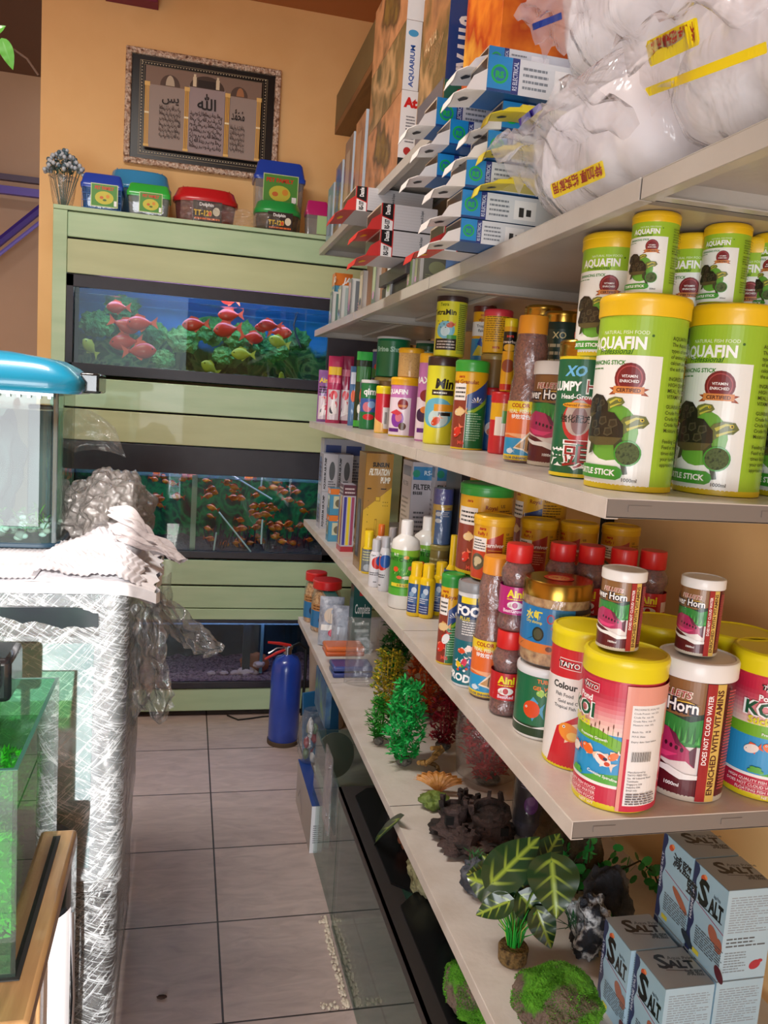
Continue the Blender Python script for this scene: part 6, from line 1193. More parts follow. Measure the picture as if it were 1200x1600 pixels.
def blfront(w): return [('r', 0, 0, w, 1, 'd8dce0')]+blside(.75)+[('r', .75, 0, .98, 1, '203078'), ('r', w-.5, 0, w, 1, 'c8ccd0'), ('t', 'RS ELECTRICAL', .93, .1, .2, 'd8e0f0', {'rot': 90, 'w': .8}), ('L', 1.1, .15, 1.9, .85, 4, '7c848c'), ('r', 2.1, .15, 3.0, .85, 'f0f0f0'), ('r', 2.3, .25, 2.5, .6, '303030'), ('r', 2.6, .3, 2.8, .55, '303030')]
def blside(w): return [('r', 0, 0, w, 1, '1c88cc'), ('c', w*.5, .5, .27, .27, '18b050'), ('c', w*.5, .5, .2, .2, '1c70a8'), ('t', 'RS', w*.5, .4, .25, '18b050', {'a': 'C', 'b': .06}), ('r', 0, 0, w, .08, '18407c')]
def bl(lb, y, z, h=.045, Wd=.085, x=.47, L=.26, col='1c5c9c', flap=True): return slimcarton('filter_carton', lb, x-.033, y, z, L, Wd, h, col, blfront(L/h), OPENEND(Wd/h), FLAPW, flap)
bl('blue and white carton with green emblem, lowest, flap lying on the shelf edge', 1.375, 1.781, .038)
bl('blue and white emblem carton, second from the shelf, flap hanging', 1.38, 1.822, .045)
bl('blue and white emblem carton, third from the shelf in the near column', 1.37, 1.869, .045)
bl('blue and white emblem carton touching the plastic bag, fourth in near column', 1.36, 1.916, .045, x=.50)
bl('blue and white emblem carton, fifth in the near column, beside yellow tabs', 1.355, 1.963, .045, x=.52)
bl('blue and white emblem carton next to the bag top, highest in near column', 1.33, 2.01, .055, x=.48)
for k in range(2): plain('blue carton hidden low in the far column of blue cartons, '+['lower', 'upper'][k], .50, 1.57, ZT+.001+k*.073, .25, .085, .072, '1c4c84')
bl('blue and white emblem carton, lowest visible in the far column', 1.55, 1.928, .042)
bl('blue and white emblem carton, middle of the far column', 1.50, 1.972, .045, x=.475)
bl('blue and white emblem carton on top of the far column with large white flap', 1.565, 2.022, .052, x=.465)
bl('blue and white emblem carton, standing on the upper shelf lip beside orange bag', 1.39, 2.068, .036, x=.50, L=.2)
for k, (y, z) in enumerate(((1.30, 1.975), (1.31, 1.92), (1.32, 1.87))):
    t = slimcarton('yellow_carton', 'thin yellow carton poking out by the white bags, '+['top', 'middle', 'bottom'][k]+' one', .50, y, z, .2, .05, .012, 'd8c828', None, None, M('d8c828', .5))
# clamshell packs standing along the far part of the shelf
R_ = random.Random(31)
for k, (px, wd, tp, c1, c2) in enumerate(((512, 14, 448, '5c7c74', 'a0b8b0'), (528, 16, 438, '98a8a4', 'd0d8d0'), (548, 16, 430, '686c70', 'b890a0'), (566, 18, 425, 'a89c90', 'd8d0c0'), (588, 16, 424, '506860', 'a0b090'), (606, 18, 420, 'b0b4b8', 'e0e0e0'), (628, 16, 422, '607850', 'c0b0a0'), (648, 20, 424, '6a6c60', '8c9470'))):
    y = 3.15-k*.19 if k < 6 else 1.98-.07*(k-6); x = .515
    W_ = .10; pk_ = carton('boxed_accessory', 'clear-fronted accessory pack standing on the grey shelf, number of its row counted from the green cabinet: '+['first', 'second', 'third', 'fourth', 'fifth', 'sixth', 'seventh', 'eighth'][k], 'pack', x, y, ZT+.0005, .14, .045, .125 if k < 6 else .07, c1,
        [('r', 0, 0, .4, 1, c1), ('r', .05, .3, .33, .9, c2), ('c', .18, .25, .1, .1, R_.choice(('b080b0', '405060', '80a060')))], [('r', 0, 0, 1.2, 1, 'c0c0bc'), ('r', .12, .06, 1.1, .94, c1), ('L', .2, .1, .9, .4, 4, c2), ('c', .6, .6, .3, .22, c2)])
    pk_['label'] = 'clear-fronted accessory pack on the grey shelf, '+['first', 'second', 'third', 'fourth', 'fifth', 'sixth', 'seventh', 'eighth'][k]+' from the green cabinet'
carton('small_filter_carton', 'orange-topped blue filter carton beyond the clear packs on the grey shelf', 'carton', .55, 3.32, ZT+.0005, .07, .06, .22, '3f88a8', jad(.3), jad(.32))
# ---- aquarium boxes on the upper shelf
BRN = noisy('brown_picture_print', ['6a4a34', '9c6c48', 'b88058', '4c3c28', '7a6030'], 6, .35, .05, 20, coat=.3)
BRN2 = noisy('brown_landscape_print', ['70503c', 'a4744c', '5c5030', 'b08a60', '38402c'], 5, .35, .05, 20, coat=.3)
def pic(w, c): return [('r', .02, .02, w-.02, .98, c)]
z = ZTT+.0005
def spineb(w, s=None): return [('r', 0, 0, w, 1, 'e8e8ea')]
t = carton('aquarium_kit_box', 'slim brown picture box with white spine and red letters, on upper shelf', 'box', .51, 2.20, z, .048, .42, .20, BRN, None, [('r', 0, 0, .24, 1, 'e4e4e6'), ('r', 0, 0, .24, .16, '24282c'), ('t', 'AH', .04, .03, .13, 'f0f0f0', {'b': .04}), ('t', 'At', .05, .8, .16, 'c82020', {'b': .06}), ('L', .08, .35, .2, .7, 9, '707078'), ('c', .12, .25, .05, .05, 'b03030')])
t = carton('aquarium_kit_box', 'slim brown picture box with blue lettered white spine, second in its stack', 'box', .51, 2.20, z+.201, .048, .42, .17, BRN2, None, [('r', 0, 0, .25, 1, 'e0e2e6'), ('t', 'AQUARIUM', .16, .05, .1, '2050a0', {'rot': 90, 'w': .6, 'b': .03}), ('c', .12, .82, .08, .05, '4898c8')])
t = carton('aquarium_kit_box', 'slim brown picture box with barcode on white spine, topmost in its stack', 'box', .51, 2.20, z+.372, .048, .42, .19, BRN, None, [('r', 0, 0, .25, 1, 'e4e4e6'), ('L', .05, .3, .2, .9, 10, '303030')])
t = carton('aquarium_box', 'large brown picture box with dark blue spine bearing large white letters', 'box', .51, 1.80, z, .085, .225, .34, BRN2, [('r', .02, .0, .64, .28, '5c5c64'), ('t', 'AQUA', .1, .6, .10, 'c8a880', {'sk': .3})]+[('p', [(.2+.05*k, .45), (.3+.05*k, .58), (.308+.05*k, .58), (.208+.05*k, .45)], 'c89870') for k in range(6)],
    [('r', 0, 0, .25, 1, '1c4488'), ('r', 0, 0, .25, .26, '1c7060'), ('t', 'JIV-H18', .19, .29, .17, 'f0f0f0', {'rot': 90, 'w': .36, 'b': .05}), ('t', 'EBO', .19, .04, .16, 'c82828', {'rot': 90, 'w': .18, 'b': .05})])
t = carton('aquarium_box', 'second large brown picture box lying above the blue-spined one', 'box', .51, 1.80, z+.342, .085, .225, .225, BRN, None, [('r', 0, 0, .28, 1, '205890'), ('t', 'HX', .2, .3, .16, 'c82828', {'rot': 90, 'b': .05})])
ORP = noisy('orange_print', ['d85c1c', 'e88428', 'b03c14', 'e8a83c'], 7, .3, .05, 20, coat=.5)
carton('orange_aquarium_box', 'orange shiny box right of the blue-spined box, under the plastic bags', 'box', .53, 1.52, z, .2, .22, .23, ORP)
for k, (y, L, h, lb) in enumerate(((2.70, .16, .31, 'tall brown wrapped box with white end label, behind the slim picture boxes'), (2.90, .15, .30, 'clear pack with white card on the upper shelf, nearer the wooden shelf'), (3.10, .13, .26, 'bluish blister pack at the far end of upper shelf'), (3.27, .13, .22, 'thin blue and white pack, last on the upper shelf'))):
    c = [BRN, M('8c705c', .3, 0, .5), noisy('blue_tan_print', ['3c6090', 'a08868', '6c7058'], 8, .3, .05, coat=.6), M('7c9cb8', .3, 0, .5)][k]
    carton('tall_accessory_pack', lb, 'pack', .515, y, z, .10, L, h, c, [('r', .1, .15, .35, .85, ['a88060', 'b09880', '4c6890', 'a0b8d0'][k])], [('r', 0, 0, .03, 1, 'b0bcc8'), ('r', .1, .1, .3, .8, '8c7460')])
for k, (y, h) in enumerate(((2.62, .17), (2.80, .20), (2.97, .14))):
    carton('tall_accessory_pack', 'thin dark accessory pack squeezed on the upper shelf, '+['nearest', 'middle', 'farthest'][k]+' of three', 'pack', .63, y, z, .09, .05, h+.12, BRN2)
# ---- bags of white filter wool
WOOL = noisy('white_wool', ['f0f0f2', 'fafafc', 'e6e6ea'], 9, .95, .5, 25, dist=.01)
WOOL.node_tree.nodes['Principled BSDF'].inputs['Subsurface Weight'].default_value = .0
BAGW = film('milky_crumpled_bag', 'fbfbfd', .01, .34, 'f6f4f8', bump=.5, scale=14, rough=.14, dist=.03, trans=True, detail=3)
def se(c, e): return math.copysign(abs(c)**e, c)
def woolbag(lb, c, h, seed, rz=0, twist=0, labels=()):
    t = thing('wool_bag', lb, 'bag', c, rz)
    def shell(ax, ay, az, amp, fr, e=.45):
        def f(u, v):
            th = 2*PI*u; ph = PI*(v-.5); q = Vector((se(math.cos(ph), e)*se(math.cos(th), e)*ax, se(math.cos(ph), e)*se(math.sin(th), e)*ay, se(math.sin(ph), e)*az))
            s = noise.noise(q*fr+Vector((seed, 0, 0)))*amp+(1-abs(noise.noise(q*fr*2.4+Vector((0, seed, 0)))))*amp*.5
            return q*(1+s/max(ax, .05))
        return f
    hx, hy, hz = h
    for k in range(3):
        mb = MB(); fn = shell(hx*.90, hy*.35, hz*.88, .008, 7, .6); mb.grid(fn, 60, 30); o = mb.build('wool_roll', WOOL, t, smooth=180); o.location = (0, (k-1)*hy*.62, 0)
    mb = MB(); mb.grid(shell(hx*1.02, hy*1.02, hz*1.02, .014, 7, .55), 130, 70); mb.build('plastic_bag', BAGW, t, smooth=180)
    fl = MB(); fl.grid(lambda u, v: (-hx*(.96+.35*v), (u-.5)*hy*2.0*(1-.25*v)+.01*noise.noise(Vector((u*9, v*5, seed))), -hz*.4+hz*.9*math.sin(v*2)*.5+.03*noise.noise(Vector((u*7, v*4, seed+3)))), 30, 10); fl.build('bag_mouth', BAGW, t, smooth=180)
    return t
def on_x(px, py, X): return onx(px, py, X)
WB1 = woolbag('bulging clear bag of white wool on the grey shelf, lower left of four', (.735, 1.12, ZT+.112), (.235, .185, .105), 1)
WB2 = woolbag('bulging clear bag of white wool on the grey shelf, lower right at photo edge', (.735, .72, ZT+.112), (.235, .19, .105), 2)
WB3 = woolbag('clear bag of white wool stacked on top, left, beside the blue cartons', (.77, 1.16, ZT+.338), (.225, .2, .105), 3)
WB4 = woolbag('clear bag of white wool stacked on top, right, cut by the photo top', (.76, .75, ZT+.335), (.225, .19, .105), 4)
# printed bands lie on the bag fronts: placed on the bag's aisle side
_bv, _bp = [], []
for bg in (WB1, WB2, WB3, WB4):
    for o in _kid[bg.name]:
        if o.name.startswith(('plastic_bag', 'bag_mouth')):
            k0 = len(_bv); _bv += [v.co+bg.location for v in o.data.vertices]; _bp += [tuple(i+k0 for i in q.vertices) for q in o.data.polygons]
BAGTREE = BVHTree.FromPolygons(_bv, _bp)
def band(bag, lb, x0, y0, z0, x1, y1, z1, hh, txt, col='f4dc18'):
    """printed tape wrapped onto the surface of a bag, between two points"""
    bvh = BAGTREE
    a, b_ = Vector((x0, y0, z0)), Vector((x1, y1, z1)); L = (b_-a).length; d = (b_-a).normalized(); up = (Vector((-.35, -.35, .9))-d*Vector((-.35, -.35, .9)).dot(d)).normalized()
    look = ((a+b_)/2-CAM).normalized()
    r = L/hh; it = [('p', [(.1, .0), (r-.1, .05), (r, .2), (r-.03, .95), (r-.2, 1), (.15, .95), (0, .8), (.02, .15)], col)]
    if txt: it.append(('t', txt, r-.3, .84, .75, 'a02018', {'w': r-.6, 'b': .02, 'rot': 180}))
    def f(u, v, k):
        q = a+d*u+up*v; c, n, i, e = bvh.ray_cast(q-look*.3, look)
        return tuple((q if c is None else c)-look*(.003+k)-bag.location)
    o = decal(it, hh, f, 'printed_tape', bag, base=.0005, step=.0009, curved=.006); o['label'] = lb
def near(px, py, X): return onx(px, py, X)
a, b_ = near(862, 312, .478), near(951, 276, .478); band(WB1, 'yellow printed tape with upside-down red Chinese text on the lower left bag', *a, *b_, .022, '特加厚 结实耐用')
a, b_ = near(1013, 106, .455), near(1097, 70, .455); band(WB3, 'yellow printed tape with upside-down red Chinese text on the upper bag', *a, *b_, .026, '特加厚 经实耐用 格')
a, b_ = near(1010, 152, .495), near(1198, 84, .495); band(WB4, 'long plain yellow tape edge between the stacked wool bags', *a, *b_, .010, None)
a, b_ = near(812, 197, .475), near(846, 172, .475); band(WB1, 'short purple-blue tape at the mouth of lower left bag', *a, *b_, .010, None, '3c2c90')
a, b_ = near(832, 48, .50), near(880, 30, .50); band(WB3, 'short blue tape on the upper left wool bag', *a, *b_, .010, None, '3448a0')
# ------------------------------------------------------------------ pet boxes on top of the green cabinet
ZG = 2.2125
def petbox(nm, lb, px0, px1, ytop, ybot, yp, col, sticker, rnd=False, z=None, lidf=.32, body=None, wire=False):
    a, b_ = ony(px0, ybot, yp), ony(px1, ybot, yp); z0 = ZG if z is None else z; W_ = (b_-a).x; cx = (a.x+b_.x)/2; H = ony((px0+px1)/2, ytop, yp).z-z0; D = min(.16, W_*.75)
    t = thing(nm, lb, 'pet box', (cx, yp+D/2, z0)); hb = H*(1-lidf); bm_ = body or CLRB
    e = .5 if rnd else .18; n = 48
    def ring(wx, wy, zz): return [(wx*.5*se(math.cos(2*PI*i/n), e if not rnd else .8), wy*.5*se(math.sin(2*PI*i/n), e if not rnd else .8), zz) for i in range(n)]
    def skin(rings, m_, name, cap=True):
        vs = [v for r in rings for v in r]; fs = [(j*n+i, j*n+(i+1) % n, (j+1)*n+(i+1) % n, (j+1)*n+i) for j in range(len(rings)-1) for i in range(n)]+[tuple(range(n-1, -1, -1))]
        if cap: fs.append(tuple((len(rings)-1)*n+i for i in range(n)))
        mb = MB(); mb.add(vs, fs); return mb.build(name, m_, t, smooth=50)
    skin([ring(W_*.82, D*.82, .001), ring(W_*.86, D*.86, .006), ring(W_*.94, D*.94, hb)], bm_, 'clear_box')
    lm_ = M(col, .3, 0, .4)
    lido = skin([ring(W_*.98, D*.98, hb-.012), ring(W_, D, hb-.008), ring(W_, D, hb+.006), ring(W_*.96, D*.94, hb+.012), ring(W_*.86, D*.8, H*.97), ring(W_*.8, D*.72, H)], lm_, 'lid')
    b = MB()
    for k in range(-5, 6): b.box(W_*.07*k-.0015, -D*.3, H-.001, W_*.07*k+.0015, D*.3, H+.0012)
    b.box(-W_*.38, -D*.03, H, W_*.38, D*.03, H+.004); b.build('lid_grille', lm_, lido)
    if sticker: decal(sticker, H, face_map((0, -D*.5-.0015, 0), (1, 0, 0), (0, 0, 1), (0, -1, 0)), 'sticker', t)
    if wire:
        b = MB()
        for k in range(9): b.box(-W_*.45+k*W_*.1125-.0008, -D*.49, .01, -W_*.45+k*W_*.1125+.0008, -D*.485, hb)
        for k in range(4): b.box(-W_*.46, -D*.49, .01+k*hb*.28, W_*.46, -D*.485, .012+k*hb*.28)
        b.build('mesh_grid', M('2060a8', .4), t)
    return t
CLRB = film('clear_box_plastic', 'e4e8ec', .05, .22, 'd0d4d8', bump=.2, scale=12)
petst = lambda s=1: [('r', -.28*s, .12, .42*s, .72, 'c8d4a0'), ('r', -.26*s, .14, .40*s, .70, '4c9038'), ('c', .07, .36, .24*s, .17, 'c8c040'), ('t', 'PET FAMILY', .07, .57, .12, 'c83018', {'a': 'C', 'w': .5*s, 'b': .05}), ('c', 0, .36, .05, .04, 'c86830'), ('c', .16, .4, .05, .05, 'd89030'), ('c', .08, .3, .05, .03, '507030'), ('r', .32*s, .16, .39*s, .3, 'f0f0f0')]
dol = [('r', -.35, .05, .45, .62, '2c201c'), ('t', 'Dolphin', -.18, .48, .13, 'f0f0f0', {'w': .4, 'b': .03}), ('t', 'TT-120', -.32, .22, .2, 'e8c030', {'w': .5, 'b': .05}), ('c', .3, .35, .1, .12, 'e0d8c0'), ('c', .12, .28, .05, .06, 'd85030'), ('L', -.3, .08, .4, .2, 1, 'e87030')]
petbox('pet_carrier_box', 'dark blue plastic pet box with grille and sticker, leftmost on the green cabinet', 124, 192, 270, 332, 3.76, '2044b0', petst(), wire=True, body=film('blue_box_plastic', '4898e8', .05, .35, '2c78c8', bump=.1))
petbox('pet_carrier_box', 'green-lidded clear plastic pet box with sticker beside the dark blue one', 196, 266, 286, 341, 3.75, '30b040', petst())
petbox('wide_pet_tank', 'wide light blue rounded pet tank standing behind the two small boxes', 165, 266, 264, 330, 3.95, '3898d0', None, True, body=film('pale_blue_plastic', '90c0e0', .06, .3, '80b0d8', bump=.2), lidf=.3)
petbox('round_pet_tank', 'red-lidded round pet tank wrapped in clear film with dark label', 268, 372, 292, 350, 3.76, 'c01c24', dol, True, body=film('red_tint_plastic', 'c89090', .05, .3, '906060', bump=.4))
petbox('round_pet_tank', 'green-lidded round pet tank wrapped in clear film, right of the red one', 396, 472, 312, 364, 3.76, '1f9a48', dol, True, body=film('brown_tint_plastic', 'a89080', .05, .35, '806858', bump=.4))
g = petbox('pet_carrier_box', 'blue-lidded clear pet box with sticker, stacked behind the green-lidded tank', 394, 476, 250, 335, 3.93, '1c48b8', [('r', -.22, .42, .24, .82, 'c8d4a0'), ('r', -.21, .43, .23, .81, '4c9038'), ('c', .0, .58, .14, .1, 'c8c040'), ('t', 'PET FAMILY', 0, .72, .07, 'c83018', {'a': 'C', 'w': .36, 'b': .05}), ('c', -.06, .57, .04, .03, 'c86830'), ('c', .07, .6, .04, .04, 'd89030'), ('r', .16, .45, .22, .55, 'f0f0f0')], lidf=.22)
petbox('pet_carrier_box', 'pink-lidded clear pet box at the right end of the cabinet top', 476, 512, 313, 371, 3.78, 'b8206c', [('r', .0, .1, .5, .6, 'a8c890')], body=CLRB)
a = ony(97, 330, 3.8); t = thing('artificial_flowers', 'bunch of blue-white berry flowers in a clear wrap, left corner of cabinet top', 'artificial plant', (a.x, 3.82, ZG))
R_ = random.Random(9); b = MB(); s2 = MB()
for k in range(110):
    v = R_.random(); th = R_.uniform(0, 2*PI); r = .078*math.sqrt(R_.random()); q = (math.cos(th)*r, math.sin(th)*r*.7, .16+.07*math.cos(r*19)+R_.uniform(-.02, .01))
    b.ball(q, (.0085, .0085, .0095), M('b4bcc4', .4) if k % 4 else M('4c6470', .5), 2)
    if k % 3 == 0: s2.tube([(q[0]*.2, q[1]*.2, .005), q], .0014, 4)
b.build('flower_heads', None, t); s2.build('stems', M('2c4c38', .5), t)
lf = MB(); leafcluster(lf, (0, 0, .15), 40, .04, .005, [M('2c4a50', .5), M('3c6458', .5)], .04, .6, R_); lf.build('leaves', None, t, smooth=0)
MB().lathe([(.035, .001), (.045, .05), (.055, .12), (.06, .13)], 24, BAGF).build('clear_wrap', None, t, smooth=180)
# crumpled film over the tanks on the cabinet
b = MB()
def cf_(u, v): x = -.17+u*.50; return (x, 3.735-.0*v, ZG+.002+v*.09*(1-.5*u)+.012*noise.noise(Vector((u*12, v*4, 2))))
b.grid(lambda u, v: (ony(300, 350, 3.73).x-.05+u*.42, 3.722+.03*noise.noise(Vector((u*14, v*5, 1)))-.004, ZG+.004+v*(.085-.03*u)+.01*noise.noise(Vector((u*10, 3, 0)))), 60, 14)
tag(b.build('crumpled_film', BAGF, smooth=180), 'crumpled clear film draped before the red-lidded and green-lidded tanks', 'plastic film')
# ------------------------------------------------------------------ fire extinguisher and things on the floor at the back
p = onz(444, 1168, 0); t = thing('fire_extinguisher', 'blue fire extinguisher with red handle standing before the green cabinet', 'fire extinguisher', (p.x, p.y+.06, 0))
Rx = .066; BLU = noisy('blue_cylinder_paint', ['1c3c98', '2448ac', '18348a'], 4, .3, .04, 30, coat=.4, dist=.002)
MB().lathe([(Rx*.95, 0), (Rx, .004), (Rx, .33), (Rx*.93, .36), (Rx*.7, .385), (Rx*.35, .395), (.02, .40)], 48, BLU).build('cylinder', None, t, smooth=50)
MB().lathe([(Rx*1.04, 0), (Rx*1.05, .003), (Rx*1.05, .018), (Rx, .02)], 48, M('4c3c2c', .8)).build('foot_ring', None, t)
MB().lathe([(.018, .395), (.018, .42), (.022, .422), (.022, .435), (.012, .44), (0, .44)], 20, M('a8a8ac', .3, 1)).build('valve', None, t)
rd = M('c02820', .4)
MB().tube([(.01, -.005, .437), (-.04, -.02, .452), (-.09, -.03, .46)], [.008, .007, .005], 8, rd).build('upper_lever', None, t)
MB().tube([(.0, -.005, .425), (-.05, -.02, .41), (-.10, -.03, .385)], [.008, .007, .005], 8, rd).build('carrying_handle', None, t)
MB().tube([(-.01, -.01, .43), (-.05, -.022, .431), (-.085, -.028, .41)], .004, 6, M('b8b8bc', .3, 1)).build('handle_strip', None, t)
MB().tube([(.015, 0, .43), (.05, .02, .44), (.085, .04, .41), (.09, .05, .3), (.085, .05, .1)], .007, 8, M('141414', .5)).build('hose', None, t)
x, y = .565, 3.40; p = onz(492, 1140, 0)
t = thing('waste_bin', 'beige round bin with black bag rim under the far low shelf', 'bin', (p.x+.06, p.y+.05, 0))
MB().lathe([(.075, 0), (.08, .004), (.10, .40), (.103, .41)], 40, M('b8a898', .6)).build('body', None, t)
MB().lathe([(.096, .38), (.108, .385), (.108, .455), (.10, .47), (.05, .475), (0, .472)], 40, M('141416', .5)).build('lid', None, t)
t = thing('blue_board', 'blue folder board leaning beside the fire extinguisher', 'board', (.49, 3.02, 0))
MB().box(0, -.01, 0, .16, 0, .36, None, TR((0, 0, 0), .35, -.12)).build('board', M('1c5a88', .45), t, bevel=.001)
MB().lathe([(0, 0), (.085, .0), (.085, .008), (0, .008)], 40, M('a08880', .6), TR((.10, -.10, .16), .35, 1.35)).build('round_card', None, t)
MB().ball((.13, .0, .36), (.035, .02, .03), M('18181a', .5), 3).build('black_knob', None, t)
def putbag(nm, lb, c, r, h, cols, seed, cat='bag', film_=BAGF):
    t = thing(nm, lb, cat, c); R_ = random.Random(seed); 
    mb = MB()
    for k in range(22): mb.ball((R_.uniform(-.45, .45)*r, R_.uniform(-.45, .45)*r, h*(.10+.65*R_.random())), (r*.25, r*.3, h*.10), M(R_.choice(cols), .4, 0, .3), 3, lambda q, k=k: 1+.3*noise.noise(q*2+Vector((k, seed, 0))))
    mb.build('contents', None, t, smooth=80)
    mb = MB(); mb.grid(lambda u, v: (lambda w_: (math.cos(2*PI*u)*w_, math.sin(2*PI*u)*w_*.8, .001+v*h))(r*(.75+.45*math.sin(PI*min(1, v*1.1))**.6*(1 if v < .85 else .5)+.12*noise.noise(Vector((math.cos(2*PI*u)*3, math.sin(2*PI*u)*3, v*5+seed))))), 60, 24); mb.build('bag', film_, t, smooth=180)
    return t
p = onz(490, 1250, 0)
putbag('toy_bag', 'clear bag with red, blue and green pieces leaning on the blue-topped cartons', (.49, 2.86, .168), .045, .2, ['8c2c38', '2c5878', '506c48', 'b0b0b0'], 3)
p = onz(483, 1333, 0); zb = .16
t = carton('product_carton', 'white carton with blue top and fine print standing on the tiles', 'carton', p.x, p.y, 0, .042, .36, .165, '9c948c', [('r', .1, .3, .9, .8, '8c847c'), ('p', [(.3, .3), (.6, .6), (1.0, .2), (.96, .16), (.6, .52), (.34, .26)], '5c544c')], [('r', 0, 0, .26, 1, 'e8e8ec'), ('L', .05, .2, .22, .6, 9, '70707c')], [('r', 0, 0, .042/.165, .36/.165, '1c3c88')])
t = carton('product_carton', 'white flat carton squeezed right of the blue-topped one', 'carton', p.x+.05, p.y+.02, 0, .02, .34, .162, 'd0ccc8', None, [('r', 0, 0, .12, 1, 'dcdce0'), ('L', .03, .2, .1, .6, 9, '8c8c98')])
carton('hanging_print_pack', 'blue patterned flat pack tucked under the low shelf edge', 'pack', .505, 2.70, .36, .02, .24, .15, noisy('blue_pattern_print', ['2c4468', '4c6c90', '6c8c5c'], 16, .4, 0))
# ---- glass tanks under the low shelf
GL2 = film('tank_glass', 'dfeee8', .03, .03, 'c8dcd8', bump=0, rough=0)
def glasstank(lb, x0, y0, x1, y1, h, rim=True):
    t = thing('glass_tank', lb, 'glass tank', ((x0+x1)/2, (y0+y1)/2, 0)); cx, cy = (x0+x1)/2, (y0+y1)/2; g = .006
    for nm, bx in (('glass_side', (x0, y0, x0+g, y1)), ('glass_side', (x1-g, y0, x1, y1)), ('glass_end', (x0+g, y0, x1-g, y0+g)), ('glass_end', (x0+g, y1-g, x1-g, y1))):
        MB().box(bx[0]-cx, bx[1]-cy, .006, bx[2]-cx, bx[3]-cy, h-.002).build(nm, GL2, t, smooth=0)
    MB().box(x0-cx, y0-cy, .0005, x1-cx, y1-cy, .006).build('glass_bottom', GL2, t, smooth=0)
    if rim:
        b = MB(); r = .05
        b.box(x0-cx-.004, y0-cy-.004, h-.022, x0-cx+.002, y1-cy+.004, h+.006); b.box(x0-cx-.004, y0-cy-.004, h, x0-cx+r, y1-cy+.004, h+.006); b.box(x1-cx-r, y0-cy, h, x1-cx, y1-cy, h+.006); b.box(x0-cx+r, y0-cy-.004, h, x1-cx-r, y0-cy+r, h+.006); b.box(x0-cx+r, y1-cy-r, h, x1-cx-r, y1-cy+.004, h+.006)
        b.build('rim', M('2c2826', .4), t)
        ym = (y0+y1)/2
        for a, b2 in ((y0+.02, ym-.003), (ym+.003, y1-.02)):
            MB().prism([(x0-cx+.03, a-cy+.04), (x0-cx+.07, a-cy), (x1-cx-.03, a-cy), (x1-cx-.03, b2-cy), (x0-cx+.07, b2-cy), (x0-cx+.03, b2-cy-.04)], h+.0065, h+.011).build('lid', M('0c0e10', .25), t)
    return t
HT2 = .42
glasstank('low glass tank with black rim and black lids under the plant shelf', .455, 1.10, .95, 2.13, HT2)
glasstank('rimless clear glass tank standing behind the black-rimmed one', .46, 2.16, .90, 2.60, .40, False)
ZL = HT2+.0115
t = thing('acrylic_bracket', 'clear acrylic plate with two screws leaning at the low shelf edge', 'plate', (.452, 2.24, .30))
MB().box(-.004, 0, 0, 0, .11, .24).build('plate', PLAST, t)
for z in (.05, .2): MB().lathe([(.006, 0), (.006, .003), (0, .0035)], 12, M('c0c0c4', .3, 1), TR((-.0045, .03, z), 0, 0, -PI/2)).build('screw', None, t)
t.location.z = .32-.10
p = onz(640, 1392, ZL); rock('tan_rock', 'small tan angular rock on the black lid under the shelf edge', (p.x+.03, p.y+.0), (.035, .045, .042), noisy('tan_rock_stone', ['4c4c34', '7c7854', '9c9470', '2c3420'], 9, .8, .8, 40), 31, .35, z0=ZL)
p = onz(722, 1625, ZL); mossy('mossy_rock', 'mossy rock on the black tank lid below the low shelf', (p.x+.035, p.y+.06), (.045, .07, .045), ZL, 17)
p = onz(692, 1480, ZL)
t = putbag('wrapped_plant', 'green plastic plant wrapped in a clear bag on the black tank lid', (p.x+.045, p.y+.02, ZL), .036, .105, ['1f9a38', '2cb048', '188430'], 5, 'wrapped plant')
b = MB(); leafcluster(b, (0, 0, .05), 260, .025, .004, [M('1f9a38', .4), M('2cb048', .4)], .03, .5, random.Random(2)); b.build('leaves', None, t, smooth=0)
p = onz(600, 1262, ZL); putbag('red_plant_bag', 'red ornament in a clear bag hanging at the low shelf joint', (p.x+.03, p.y+.0, ZL), .030, .10, ['b81c2c', 'd83040', '5c7c24'], 6, 'wrapped ornament')
t = thing('long_leaf_plant', 'long dark green leaf with pale veins reaching over the black lid', 'artificial plant', (.56, 1.93, ZL))
a = onx(622, 1281, .50)-t.location; b_ = onx(566, 1323, .47)-t.location
bigleaf(t, a, b_-a, (b_-a).length, .035, (-.5, -.5, .8), droop=.08); MB().tube([(.03, 0, .002), a], .002, 6, M('3c6c2c', .5)).build('stem', None, t)
b = MB(); leafcluster(b, (.02, -.03, .03), 30, .035, .002, [M('1c6c38', .5)], .012, 1, random.Random(4)); b.build('tuft', None, t, smooth=0)
p = onz(628, 1330, ZL); rock('brown_root_ornament', 'small reddish brown root ornament at the lid, half under shelf', (.555, 1.80), (.018, .02, .035), noisy('red_brown_root', ['4a2414', '8c4c2c', '2c140c'], 20, .8, .8, 50), 41, .5, z0=ZL)
